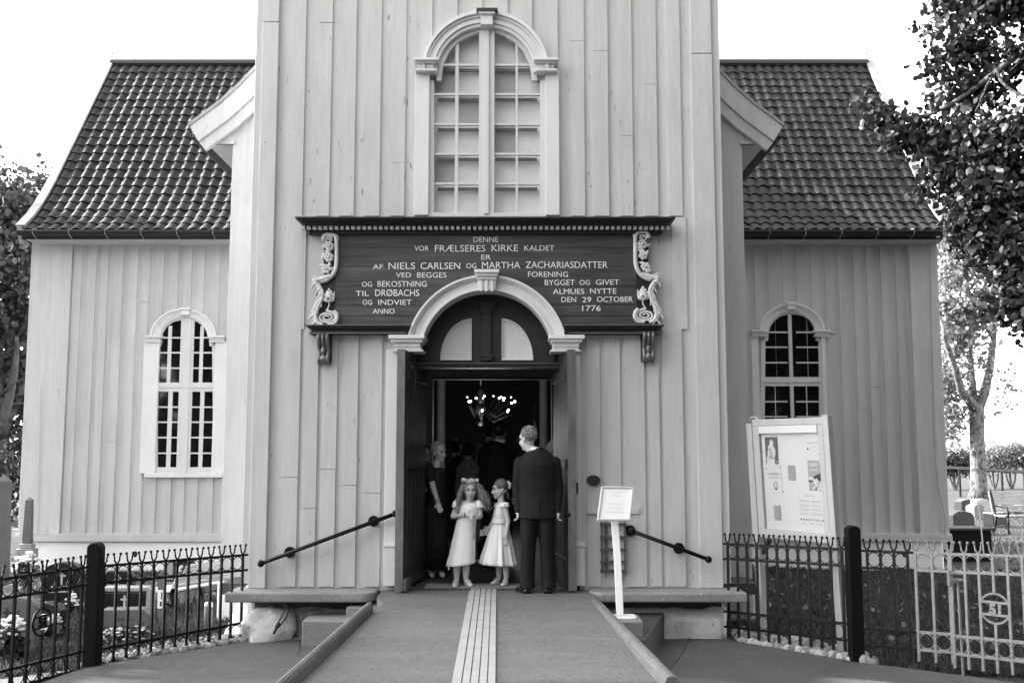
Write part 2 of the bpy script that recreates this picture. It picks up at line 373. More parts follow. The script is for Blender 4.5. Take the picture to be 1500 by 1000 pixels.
# upper boards (cover boards with an under board between)
cornL0, cornL1 = TX0, fx(398, 500); cornR0, cornR1 = fx(1019, 500), TX1-.07
right_edges = [449, 487, 523.5, 560, 596, 633, 670, 706, 743, 780, 817, 854.5, 890, 924, 959, 994]
f0 = P(751, 0, Y0).x-P(750, 0, Y0).x
def board(mb, xa, xb, za, zb, y=None, th=.026):
    j = rnd.uniform(-.003, .003); t = (y if y is not None else Y0+rnd.uniform(-.003, .003))
    mb.box(xa, xb, t, t+th+.01, za, zb)
for e in right_edges:
    xb = (e-750)*f0+rnd.uniform(-.006, .006); xa = xb-rnd.uniform(.145, .165)
    dmin = 0 if xa < wcx < xb else min(abs(xa-wcx), abs(xb-wcx)); pxm = 1/133.0; z = wz0
    if dmin < 86*pxm:
        rb_ = 80*pxm; pl = [(x, wzs+math.sqrt(max(0, rb_*rb_-(x-wcx)**2))) for x in np.linspace(xa, xb, 7)]; t_ = Y0+rnd.uniform(-.003, .003)
        mb.prism([(xa, TOP)]+pl+[(xb, TOP)], t_, t_+.036); continue
    if rnd.random() < .5 and z < 5:                       # boards are pieced
        zj = rnd.uniform(4.6, 6.3); board(mb, xa, xb, z, zj-.003); board(mb, xa+.002, xb+.002, zj+.003, TOP)
    else: board(mb, xa, xb, z, TOP)
# lower boards
fl = P(751, 790, Y0).x-P(750, 790, Y0).x
zc = fz(482); zsill = .0
for a, b in ((411,434),(439,461),(467,489.5),(498,520.5),(534,556)):
    top = fz(316) if b < 440 else zc
    xa, xb = (a-750)*fl, (b-750)*fl
    zj = rnd.uniform(.5, 1.6)
    board(mb, xa, xb, zsill+.03, zj-.003); board(mb, xa+.003, xb+.002, zj+.003, top)
for a, b in ((861,881),(887,911),(917,947),(952,969),(974,1004)):
    top = fz(316) if a > 985 else zc
    xa, xb = (a-750)*fl, (b-750)*fl
    if b < 940: board(mb, xa, xb, fz(748), top); board(mb, xa+.004, xb-.004, .03, fz(752), Y0+.008)
    else: board(mb, xa, xb, .03, top)
# boards beside the inscription, lower zone up to the cornice
for a, b in ((425, 447), (985, 1006)):
    board(mb, fx(a, 400), fx(b, 400), zc, fz(318))
bar(mb, 859, 745, 936, 752, Y0, Y0-.03, Y0+.03)
# shallow tower cap above the frame
mb.add([(TX0-.3, Y0-.3, TOP+.15), (TX1+.3, Y0-.3, TOP+.15), (TX1+.3, 14.9, TOP+.15), (TX0-.3, 14.9, TOP+.15), ((TX0+TX1)/2, 12.8, TOP+5)], [(0,1,4),(1,2,4),(2,3,4),(3,0,4),(3,2,1,0)])
part('tower_wall', mb, M['tower_paint'], ch)
for x0, x1, xs0, xs1, top_j in ((cornL0, cornL1, TX0-.08, TX0+.03, 34), (cornR0, TX1-.012, TX1-.04, TX1+.075, 80)):
    mb = MB(); zj = fz(top_j)
    mb.box(x0, x1, Y0-.03, Y0+.03, .015, zj-.004); mb.box(x0+.003, x1-.002, Y0-.028, Y0+.03, zj+.004, TOP)
    mb.box(xs0, xs1, Y0+.0, Y0+.16, .06, TOP)
    part('corner_board', mb, M['corner_paint'], ch, bevel=.006)
# --- ledges and footing either side of the door
def ledge(x0, x1, open_right):
    mb = MB(); ya, yb = Y0-.36, Y0+.12; r = .16
    if open_right: pl = [(x0, yb), (x0, ya)]+[(x1-r+r*math.sin(R(a)), ya+r-r*math.cos(R(a))) for a in range(0, 91, 15)]+[(x1, yb)]
    else: pl = [(x0, yb)]+[(x0+r-r*math.cos(R(a)), ya+r-r*math.sin(R(a))) for a in range(0, 91, 15)]+[(x1, ya), (x1, yb)]
    mb.slab(pl, -.085, .012); return part('ledge', mb, M['ledge_stone'], ch, bevel=.02, seg=3)
ledge(-2.93, -1.40, True); ledge(.80, 2.40, False)
def rough_wall(x0, x1, z0, z1, y, amp, seed, depth=.25, nx=60, nz=18, taper=0):
    rr = random.Random(seed); mb = MB(); ph = [(rr.uniform(2, 14), rr.uniform(3, 16), rr.uniform(0, 6), rr.uniform(0, 6)) for _ in range(9)]
    def d(u, w_): return sum(math.sin(a*u+p)*math.sin(b*w_+q) for a, b, p, q in ph)/3
    vs = []; fs = []
    for i in range(nx+1):
        for k in range(nz+1):
            u = x0+(x1-x0)*i/nx; v = z0+(z1-z0)*k/nz
            e_ = min(i, nx-i, nz-k)/3.0; e_ = min(1, e_)
            vs.append((u+taper*d(v*3, u), y-(amp*d(u, v)+amp)*e_+ (1-e_)*.05, v+ (0 if k < nz else .02*d(u*2, 1))))
    for i in range(nx):
        for k in range(nz):
            a = i*(nz+1)+k; fs.append((a, a+nz+1, a+nz+2, a+1))
    b = len(vs); vs += [(x0, y+depth, z0), (x1, y+depth, z0), (x1, y+depth, z1), (x0, y+depth, z1)]
    fs += [tuple([b, b+3]+[k for k in range(nz, -1, -1)]), tuple([b+2, b+1]+[nx*(nz+1)+k for k in range(nz+1)]),
           tuple([b+3, b+2]+[i*(nz+1)+nz for i in range(nx, -1, -1)])]
    mb.add(vs, fs); return mb
mb = rough_wall(-2.76, -1.36, -.75, -.12, Y0-.02, .03, 3); part('footing', mb, M['rubble'], ch, smooth=True)
mb = rough_wall(.80, 2.24, -.75, -.19, Y0-.10, .035, 8); part('footing', mb, M['lime_stone'], ch, smooth=True)
for x0, x1 in ((-2.70, -1.40), (.80, 2.20)):
    mb = MB(); mb.box(x0, x1, Y0-.02, Y0+.2, -.2, -.08); part('ground_beam', mb, M['dark_timber'], ch)
# pale boulder footing at the left corner
mb = MB(); mb.ball((-2.53, Y0-.14, -.40), (.29, .2, .25), 28, 20)
for i, v in enumerate(mb.v):
    n_ = math.sin(v[0]*13)*math.sin(v[2]*11+1)*math.sin(v[1]*9)*.05+math.sin(v[0]*31+v[2]*17)*math.sin(v[2]*37)*.018
    mb.v[i] = (v[0]+n_, v[1]+n_, min(v[2]+n_*.8, -.13))
part('corner_stone', mb, M['lime_stone'], ch, smooth=True)
mb = MB(); mb.hexa([(-3.15, 10.9, -.8), (-2.85, 10.8, -.8), (-2.8, 12.2, -.8), (-3.3, 12.2, -.8)], [(-2.87, 11.2, .0), (-2.74, 11.15, .0), (-2.74, 12.2, .0), (-3.0, 12.2, .0)])
part('buttress', mb, M['plaster'], ch, bevel=.03, seg=3)
# --- door case: pilasters, imposts, arch, keystone
for x0, x1, b0, b1 in ((566, 592, 562, 592), (835, 852, 835, 857)):
    mb = MB(); bar(mb, x0, 512, x1, 803, Y0, Y0-.05, Y0+.22); bar(mb, b0, 801, b1, 858, Y0, Y0-.075, Y0+.22); bar(mb, b0-1, 796, b1+1, 801, Y0, Y0-.09, Y0+.1)
    part('pilaster', mb, M['white_paint'], ch, bevel=.006)
for sx in (-1, 1):
    mb = MB(); cx = 713
    for y0_, y1_, i0, i1, pr in ((490, 496, 91, 144, .17), (496, 501, 94, 140, .14), (501, 508, 97, 136, .10), (508, 512, 96, 135, .085), (512, 515, 93, 138, .11)):
        xa, xb = (cx+i0, cx+i1) if sx > 0 else (cx-i1, cx-i0)
        bar(mb, xa, y0_, xb, y1_, Y0, Y0-pr, Y0+.20)
    part('impost', mb, M['white_paint'], ch, bevel=.008)
mb = MB(); px = 1/135.4
a0 = 180-math.degrees(math.asin(31/118)); a1 = 180-a0
prof = [(118, 114.5, .135), (114.5, 112, .11), (112, 110, .085), (110, 101, .075), (101, 99, .09), (99, 96, .10)]
for ro, ri, pr in prof:
    o_ = arcpts(arch_c.x, arch_c.z, ro*px, 165, 15, 56); i_ = arcpts(arch_c.x, arch_c.z, ri*px, 165, 15, 56)
    mb.band(o_, i_, Y0-pr, Y0+.2)
part('door_arch', mb, M['white_paint'], ch, bevel=.003)
mb = MB()
for y0_, y1_, h0, h1, pr in ((394, 399, 18.5, 18, .24), (399, 404, 17, 16, .21), (404, 409, 15, 14.5, .18)):
    a, b = P(713-h0, y0_, Y0-pr), P(713+h0, y0_, Y0-pr); c, d = P(713+h1, y1_, Y0-pr), P(713-h1, y1_, Y0-pr)
    mb.prism([(a.x, a.z), (b.x, b.z), (c.x, c.z), (d.x, d.z)], Y0-pr, Y0-.02)
a, b, c, d = [P(x, y, Y0-.155) for x, y in ((699, 409), (727, 409), (725.5, 425), (701, 425))]
mb.prism([(a.x, a.z), (b.x, b.z), (c.x, c.z), (d.x, d.z)], Y0-.155, Y0-.02)
for k in range(3): bar(mb, 702.5+k*8, 410, 707+k*8, 426.5, Y0, Y0-.175, Y0-.1)
part('keystone', mb, M['white_paint'], ch, bevel=.006)
# --- tympanum over the doorway
YT = Y0+.32
mb = MB(); ctr = P(713, 521, YT); rr_ = 99/135.4*1.03
tp = arcpts(ctr.x, ctr.z, rr_, 178, 2, 40)
zb = P(713, 533, YT).z
mb.prism([(tp[0][0], zb)]+tp+[(tp[-1][0], zb)], YT, YT+.07)
ty = part('tympanum', mb, M['dark_paint'], ch)
mb = MB(); xl, xr = fx(588), fx(839); mb.box(xl, xr, YT-.08, YT+.08, zb-.05, zb+.0); mb.box(xl, xr, YT-.11, YT-.08, zb-.018, zb+.012); part('transom', mb, M['door_wood'], ch, bevel=.006)
for sx in (-1, 1):
    c = P(713+sx*22, 528, YT); R_ = P(713+68, 500, YT).x-P(713+22, 500, YT).x; H_ = P(713, 467, YT).z-c.z
    def qp(k, n=14):
        pts = [(c.x, c.z)]
        for i in range(n+1):
            an = math.pi/2*i/n; pts.append((c.x+sx*R_*math.cos(an), c.z+H_*math.sin(an)))
        gx = c.x+sx*R_*.38; gz = c.z+H_*.38
        return [(gx+(x-gx)*k, gz+(z-gz)*k) for x, z in pts]
    mb = MB(); mb.band(qp(1.0), qp(.93), YT-.035, YT+.01, True); mb.band(qp(.93), qp(.88), YT-.02, YT+.01, True); mb.prism(qp(.885), YT-.008, YT+.01)
    part('arch_panel', mb, M['white_paint'] if False else M['carve_flat'] if 'carve_flat' in M else M['white_paint'], ty, bevel=.002)
mb = MB()
for y0_, y1_, h, pr in ((442, 446, 13.5, .12), (446, 450, 12, .10), (450, 455, 9.5, .08), (455, 459, 8, .07), (459, 522, 6.5, .055), (519, 523, 10, .08), (523, 528, 8, .07)):
    bar(mb, 713-h, y0_, 713+h, y1_, YT, YT-pr, YT+.01)
part('small_pilaster', mb, M['dark_paint'], ty, bevel=.005)
# --- reveal of the doorway, door leaves, threshold
mb = MB(); ro = arcpts(arch_c.x, arch_c.z, AR_IN+.06, 165, 15, 40); ri = arcpts(arch_c.x, arch_c.z, AR_IN-.005, 165, 15, 40)
mb.band(ro, ri, Y0+.2, YT+.1)
zi = fz(513)
mb.box(doorL-.1, doorL-.002, Y0+.22, YT+.5, 0, zi); mb.box(doorR+.002, doorR+.1, Y0+.22, YT+.5, 0, zi)
part('door_reveal', mb, M['door_wood'], ch)
def leaf(xn, yn, xf, yf, side):
    a = Vector((xf, yf, 0)); b = Vector((xn, yn, 0)); d = (b-a).normalized(); n = Vector((-d.y, d.x, 0))*side
    L_ = (b-a).length; H = fz(515); t_ = .065
    def blk(mb, u0, u1, w0, w1, z0, z1):
        q = [a+d*u0+n*w0, a+d*u1+n*w0, a+d*u1+n*w1, a+d*u0+n*w1]
        mb.hexa([(p.x, p.y, z0) for p in q], [(p.x, p.y, z1) for p in q])
    mb = MB(); blk(mb, 0, L_, 0, t_, .03, H)
    for k in range(6): blk(mb, .01+k*L_/6.05, L_*(k+1)/6.05-.006, -.014, 0, .03, H-.01)
    l = part('door_leaf', mb, M['door_wood'], ch, bevel=.004)
    mb = MB(); blk(mb, L_, L_+.012, -.016, t_+.004, .02, H); part('door_edge', mb, M['door_worn'], l)
    for zz in (.22, 1.25, 2.2):
        mb = MB(); blk(mb, .05, L_-.1, -.03, -.012, zz, zz+.11); part('door_rail', mb, M['door_wood'], l, bevel=.006)
    return l, blk, L_
lL, blkL, LL = leaf(fx(592, 850)+.0, 10.72, fx(616, 700)-.02, 11.75, -1)
lR, blkR, LR = leaf(fx(836, 850)-.02, 10.75, fx(814, 700)+.02, 11.72, 1)
mb = MB(); blkL(mb, LL-.25, LL, -.05, .0, .02, .14); part('foot_block', mb, M['door_worn'], lL, bevel=.01)
mb = MB(); q = P(603, 538, 10.85); q2 = P(606, 615, 11.0)
mb.tube([q+Vector((.0, 0, 0)), q+Vector((.045, .03, -.05)), q+Vector((.03, .05, -.25)), q+Vector((-.0, .06, -.5)), q+Vector((.0, .06, -.62))], .008, 6); mb.ball(q, .018, 8, 6)
mb.tube([q+Vector((-.02, 0, 0)), q+Vector((.04, 0, 0))], .009, 6)
part('hook_chain', mb, M['brass'], lL, smooth=True)
mb = MB(); mb.box(fx(839, 700), fx(846, 700), Y0-.10, Y0-.04, fz(722), fz(706)); mb.box(fx(837, 700), fx(842, 700), Y0-.12, Y0-.1, fz(718), fz(711)); part('door_hook', mb, M['iron'], ch, bevel=.006)
mb = MB(); h = P(832, 753, 10.8); mb.ball((h.x, 10.76, h.z), .035, 10, 8); mb.box(h.x-.005, h.x+.03, 10.74, 10.86, h.z-.08, h.z+.05); part('latch', mb, M['iron'], lR)
mb = MB(); mb.box(doorL-.02, doorR+.02, Y0-.05, Y0+.55, -.06, .004); part('threshold', mb, M['dark_timber'], ch, bevel=.004)
# --- inscription: panel, lettering, cornice, shelf, scrolls, corbels
mb = MB(); zt, zb_ = fz(343), fz(476)
op = arcpts(arch_c.x, arch_c.z, 112*px, 155, 25, 40)
op = [p for p in op if p[1] >= zb_-.001]
xl, xr = fx(492, 410), fx(932, 410)
mb.prism([(xl, zb_), (xl, zt), (xr, zt), (xr, zb_), (op[-1][0], zb_)]+op[::-1]+[(op[0][0], zb_)], Y0-.045, Y0+.02)
ip = part('inscription_panel', mb, M['panel_wood'], ch, bevel=.004)
mb = MB()
for z_ in (364, 391, 419, 447, 463):
    for a, b in ((xl, xr),):
        if z_ < 400: mb.box(a, b, Y0-.049, Y0-.046, fz(z_)-.003, fz(z_)+.003)
        else:
            hw = math.sqrt((120*px)**2-(fz(z_)-arch_c.z)**2)
            mb.box(a, arch_c.x-hw, Y0-.049, Y0-.046, fz(z_)-.003, fz(z_)+.003); mb.box(arch_c.x+hw, b, Y0-.049, Y0-.046, fz(z_)-.003, fz(z_)+.003)
part('board_joint', mb, M['dark_paint'], ip)
words = [("DENNE",693.5,730,350.5,8),("VOR",607,628,363.5,7.5),("FRÆLSERES",637,711,363.5,10),("KIRKE",720,759,363,10),("KALDET",768,812,363,8),
 ("ER",705,719,376.5,7.5),("AF",546,561,390.5,7.5),("NIELS",569,608,389,10),("CARLSEN",616,674,389,10),("OG",683,698,389,7.5),("MARTHA",706,762,388,10),("ZACHARIASDATTER",770,890,387.5,10),
 ("VED",580,602,402.5,7.5),("BEGGES",611,654,402.5,8),("FORENING",773.5,832,401.5,8),("OG",530,545,416,7.5),("BEKOSTNING",553,625,415.5,8.5),("BYGGET",798,842,413.5,8.5),("OG",849,864,413.5,7.5),("GIVET",873,907,413,8),
 ("TIL",521,540.5,429.5,8),("DRØBACHS",549.5,614,428.5,10),("ALMUES",810,856,426.5,8),("NYTTE",864.5,903,426,8),("OG",531,545,442.5,7.5),("INDVIET",554,603,442.5,8),
 ("DEN",822.5,844,438.5,8),("29",853,866,438.5,8),("OCTOBER",874.5,927,438,8),("ANNO",546,578,455.5,7.5),("1776",853,880,451,8.5)]
mb = MB()
for s_, x0_, x1_, yc, hh in words:
    a = P(x0_, yc+hh/2, Y0-.05); b = P(x1_, yc+hh/2, Y0-.05); zh = P(x0_, yc-hh/2, Y0-.05).z-a.z
    mb = MB(); text_mesh(mb, s_, (a.x, Y0-.0495, a.z), (1,0,0), (0,0,1), b.x-a.x, zh, .0, (0,-1,0), bold=-.002); part('word', mb, M['letter'], ip)
mb = MB()
for y0_, y1_, e_, pr in ((317, 320, 0, .34), (320, 323, 4, .31), (323, 327, 9, .26), (327, 330, 13, .22), (330, 336, 17, .13), (336, 343, 20, .09)):
    bar(mb, 432+e_, y0_, 990-e_, y1_, Y0, Y0-pr, Y0+.02)
co = part('cornice', mb, M['dark_paint'], ch, bevel=.006)
mb = MB(); n_d = 67
for k in range(n_d):
    x = 444+k*(979-444)/(n_d-1); bar(mb, x-2.4, 330.5, x+2.4, 335.5, Y0, Y0-.185, Y0-.12)
part('dentils', mb, M['clean_white'], co)
for sd in (0, 1):
    mb = MB()
    for y0_, y1_, e_, pr in ((475, 477.5, 0, .20), (477.5, 481, 4, .17), (481, 486, 9, .12), (486, 489, 6, .14)):
        a, b = ((447+e_, 600-max(0, (y1_-482))*.3), (826, 973-e_))[sd]; bar(mb, a, y0_, b, y1_, Y0, Y0-pr, Y0+.02)
    sh_ = part('shelf_moulding', mb, M['dark_paint'], ch, bevel=.005)
    a, b = ((447, 600), (826, 973))[sd]
    mb = MB(); bar(mb, a+8, 486.5, b-6, 488.2, Y0, Y0-.146, Y0-.13); part('gilt_line', mb, M['gilt'], sh_)
    mb = MB(); bar(mb, a, 475.2, b, 476.4, Y0, Y0-.206, Y0-.19); part('gilt_line', mb, M['gilt'], sh_)
def scroll(flip, dy):
    def T(x, y): return P(x if not flip else 1424-x, y+dy, Y0-.06)
    mb = MB(); pl = [(497, 343), (484, 343), (474, 360), (474, 405), (463, 425), (461, 476), (497, 476)]
    mb.prism([(T(x, y).x, T(x, y).z) for x, y in pl], Y0-.03, Y0+.02)
    sc_ = part('scroll_board', mb, M['dark_paint'], ch)
    mb = MB(); yy = Y0-.07
    def curve(pts, w0, w1, n=6, yo=0):
        V = [T(*p) for p in pts]; V = [Vector((v.x, yy+yo, v.z)) for v in V]
        # smooth by repeated corner cutting
        for _ in range(2):
            Q = [V[0]]
            for a, b in zip(V, V[1:]): Q += [a*.75+b*.25, a*.25+b*.75]
            V = Q+[V[-1]]
        m = len(V); mb.tube(V, [(w0+(w1-w0)*i/(m-1))*1.06 for i in range(m)], n, flat=1.2)
    def spiral(cx, cy, rx, ry, turns, start, w_, sgn=1):
        n = 40; curve([(cx+sgn*(rx*(1-.85*i/n))*math.cos(start+turns*2*math.pi*i/n), cy+(ry*(1-.85*i/n))*math.sin(start+turns*2*math.pi*i/n)) for i in range(n+1)], w_, w_*.6)
    curve([(474, 352), (475, 344), (484, 343.5), (492, 345), (493.5, 352), (493.5, 375), (493, 392), (488, 403), (480, 410), (471, 412.5)], .022, .024)
    curve([(474, 352), (475, 344), (484, 343), (496, 345), (495, 352)], .012, .012)
    spiral(481, 351.5, 7, 6.5, 1.6, math.pi, .014)
    spiral(479, 465, 14.5, 9.0, 2.3, -math.pi/2, .016)
    curve([(489, 456), (494, 460), (494.5, 468), (491, 474.5), (480, 475)], .022, .02)
    for cx, cy in ((483, 361), (482, 377), (478.5, 394)):
        c = T(cx, cy)
        for k in range(6):
            an = k*math.pi/3+cx; mb.ball((c.x+.032*math.cos(an), yy-.005, c.z+.032*math.sin(an)), (.024, .02, .024), 8, 6)
        mb.ball((c.x, yy-.025, c.z), .017, 8, 6)
        for k in range(3):
            an = rnd.uniform(0, 6.3); q = Vector((c.x, yy, c.z)); mb.tube([q, q+Vector((.06*math.cos(an), -.005, .06*math.sin(an))), q+Vector((.09*math.cos(an+.3), 0, .09*math.sin(an+.3)))], [.016, .02, .004], 6)
    # acanthus running down the outer side
    spine = [(484, 405), (474, 408), (464, 411), (460, 409), (463, 415), (469, 424), (470, 432), (467, 442), (462, 452), (459, 462), (463, 472), (470, 475)]
    curve(spine, .028, .026); curve([(x+3, y+1) for x, y in spine[4:]], .02, .02, yo=-.012)
    for i in range(4, 11):
        x, y = spine[i]
        for s_ in (-1, 1):
            curve([(x, y), (x+s_*4, y+3), (x+s_*5.5-1, y+9)], .016, .004, yo=-.02)
    for s_ in (-1, 0, 1): curve([(472, 409), (464+s_*2, 406+s_*2), (457, 407+s_*3)], .014, .004, yo=-.015)
    # bud
    c = T(482, 436)
    for dx_, dz_, rr2 in ((-.03, -.02, .034), (.03, -.02, .034), (0, .02, .05), (-.04, .03, .02), (.04, .03, .02), (0, .085, .018), (-.022, .06, .018), (.022, .06, .018)):
        mb.ball((c.x+dx_, yy, c.z+dz_), (rr2*.8, rr2*.7, rr2), 10, 8)
    for s_ in (-1, 1): curve([(482+s_*6, 441), (482+s_*8, 434), (482+s_*8, 427)], .014, .004)
    curve([(482, 440), (483, 447), (480, 453), (478, 456)], .009, .009)
    for s_ in (-1, 1): curve([(482, 443), (482+s_*3.5, 439), (482+s_*2, 434), (482, 437)], .007, .007, yo=-.035)
    part('carved_scroll', mb, M['carve'], sc_, smooth=True)
    # corbel below
    mb = MB(); cp = [(465, 490), (484.5, 490)]
    a, b = T(465, 490), T(484.5, 532); x0_, x1_ = min(a.x, b.x), max(a.x, b.x); zt_, zb2 = a.z, b.z; H_ = zt_-zb2
    mb.box(x0_, x1_, Y0-.03, Y0+.02, zb2, zt_)
    cb = part('corbel', mb, M['dark_paint'], ch, bevel=.004)
    mb = MB(); wv = [(.0, .16), (.15, .17), (.35, .12), (.5, .075), (.62, .07), (.78, .10), (.9, .11), (1.0, .05)]
    for k in range(3):
        xx = x0_+.028+(x1_-x0_-.056)*k/2
        mb.tube([(xx, Y0-.02-d_*.8, zt_-H_*t_) for t_, d_ in wv], [.022]*8, 8)
    mb.ball(((x0_+x1_)/2, Y0-.08, zb2+H_*.14), (.06, .05, .05), 12, 8); mb.ball(((x0_+x1_)/2, Y0-.10, zb2+H_*.42), (.03, .03, .05), 10, 8)
    part('corbel_scroll', mb, M['gilt'], cb, smooth=True)
scroll(False, 0); scroll(True, -3)
# --- big tower window
def window_tower():
    ws = link('tower_window', None, ch)
    for a, b in ((608, 627.5), (799, 820)): mb = MB(); bar(mb, a, 102, b, 315, Y0, Y0-.05, Y0+.16); part('window_pilaster', mb, M['white_paint'], ws, bevel=.006)
    c = P(711, 104, Y0-.08); ex = lambda rx, rz, n=48: [(c.x+rx*math.cos(math.pi*(1-i/n)), c.z+rz*math.sin(math.pi*(1-i/n))) for i in range(n+1)]
    k = P(751, 60, Y0).x-P(750, 60, Y0).x
    mb = MB()
    for o_, i_, pr in (((92, 90), (87.5, 85), .12), ((87.5, 85), (84, 81), .09), ((84, 81), (78, 76), .07), ((78, 76), (75, 73), .085), ((75, 73), (70, 68), .06)):
        mb.band(ex(o_[0]*k, o_[1]*k), ex(i_[0]*k, i_[1]*k), Y0-pr, Y0+.1)
    part('window_arch', mb, M['white_paint'], ws, bevel=.003)
    for sx in (-1, 1):
        mb = MB()
        for y0_, y1_, i0, i1, pr in ((84, 88, 70, 106, .17), (88, 92, 73, 103, .14), (92, 100, 76, 100, .10), (100, 104, 73, 104, .13)):
            xa, xb = (712+i0, 712+i1) if sx > 0 else (712-i1, 712-i0)
            bar(mb, xa, y0_, xb, y1_, Y0, Y0-pr, Y0+.1)
        part('window_capital', mb, M['white_paint'], ws, bevel=.008)
    mb = MB()
    for y0_, y1_, h, pr in ((15, 20, 12, .18), (20, 36, 9, .15)): bar(mb, 713-h, y0_, 713+h, y1_, Y0, Y0-pr, Y0)
    part('window_keystone', mb, M['white_paint'], ws, bevel=.006)
    mb = MB(); bar(mb, 698, 11.5, 729, 15, Y0, Y0-.20, Y0); part('keystone_cap', mb, M['dark_paint'], ws)
    # sash
    mb = MB(); c2 = P(713, 118, Y0)
    out = [(636, 314), (636, 200), (636, 118), (647, 118), (647, 110), (650, 93), (658, 76), (672, 61), (688, 52), (702, 47.5), (713, 47), (724, 47.5), (738, 52), (753, 61), (767, 76), (775, 93), (779, 110), (779, 118), (791, 118), (791, 200), (791, 314)]
    inn = [(P(x, y, Y0).x, P(x, y, Y0).z) for x, y in out]
    oo = [(c2.x+(x-c2.x)*1.12, c2.z+(z-c2.z)*(1.16 if z > c2.z else 1.0)) for x, z in inn]
    mb.band(oo, inn, Y0+.0, Y0+.07)
    bar(mb, 626, 311.5, 800, 317.5, Y0, Y0-.02, Y0+.08)
    bar(mb, 702, 40, 724, 313, Y0, Y0-.015, Y0+.07); bar(mb, 710, 40, 716, 313, Y0, Y0-.04, Y0-.01)
    sh = part('sash', mb, M['clean_white'], ws, bevel=.004)
    mb = MB()
    for x, yt in ((669, 63), (757, 64)): bar(mb, x-1.8, yt, x+1.8, 312, Y0, Y0+.015, Y0+.06)
    part('glazing_bar', mb, M['clean_white'], sh, bevel=.003)
    for y, xa, xb in ((95, 649, 777), (138, 635, 792), (182, 635, 792), (225.5, 635, 792), (269, 635, 792)):
        mb = MB(); bar(mb, xa, y-1.6, 703, y+1.6, Y0, Y0+.013, Y0+.062); bar(mb, 723, y-1.6, xb, y+1.6, Y0, Y0+.013, Y0+.062); part('glazing_bar', mb, M['clean_white'], sh, bevel=.003)
    mb = MB(); bar(mb, 630, 40, 797, 314, Y0, Y0+.045, Y0+.049); part('pane', mb, M['museum_glass'], sh)
    mb = MB(); bar(mb, 620, 30, 806, 318, Y0, Y0+.165, Y0+.175); part('blind', mb, M['blind'], ws)
    mb = MB()
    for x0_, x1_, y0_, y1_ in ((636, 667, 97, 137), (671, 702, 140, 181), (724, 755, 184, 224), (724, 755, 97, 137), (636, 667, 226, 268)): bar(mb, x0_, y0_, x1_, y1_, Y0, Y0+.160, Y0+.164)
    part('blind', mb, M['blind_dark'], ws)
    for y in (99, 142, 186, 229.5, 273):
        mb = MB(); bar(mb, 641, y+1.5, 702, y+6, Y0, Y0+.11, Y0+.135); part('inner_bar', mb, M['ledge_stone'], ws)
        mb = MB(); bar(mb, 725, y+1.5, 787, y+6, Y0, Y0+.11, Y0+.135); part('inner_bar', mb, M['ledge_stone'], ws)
window_tower()
# --- nave (behind the tower)
NX0, NX1 = -3.35, 2.75; NC = -.31
# roof section: distance from eave line -> height (bell-cast)
EZ = 5.33
prof_in = [(-.14, 5.22), (0, 5.33), (.22, 5.50), (.45, 5.72), (.72, 6.02), (.97, 6.32), (2.02, 7.72), (3.38, 9.55)]
def pz(d):
    for (a, b), (c, e_) in zip(prof_in, prof_in[1:]):
        if d <= c: return b+(e_-b)*(d-a)/(c-a)
    return prof_in[-1][1]
mb = MB()
top = [(NX0, EZ-.05), (NX0, pz(.46)), (NC, pz(3.38)-.1), (NX1, pz(.46)), (NX1, EZ-.05)]
for x0_, x1_ in ((NX0, TX0+.2), (TX1-.2, NX1)): mb.box(x0_, x1_, YN, YN+.15, -.1, EZ)
mb.prism([(NX0, EZ), (NX0, pz(.40)), (NC, pz(3.3)-.1), (NX1, pz(.40)), (NX1, EZ)], YN, YN+.15)
mb.box(NX0+.02, NX0+.15, YN+.15, 26, -.1, EZ+.3); mb.box(NX1-.15, NX1-.02, YN+.15, 26, -.1, EZ+.3)
part('nave_wall', mb, M['wing_paint'], ch)
for x0_, x1_ in ((NX0-.03, NX0+.26), (NX1-.26, NX1+.03)):
    mb = MB(); mb.box(x0_, x1_, YN-.035, YN+.03, -.02, EZ+.15); part('nave_corner_board', mb, M['corner_paint'], ch, bevel=.006)
mb = MB(); mb.box(NX0-.05, NX1+.05, YN-.06, 17.9, -.9, -.06); part('nave_plinth', mb, M['plaster'], ch, bevel=.02)
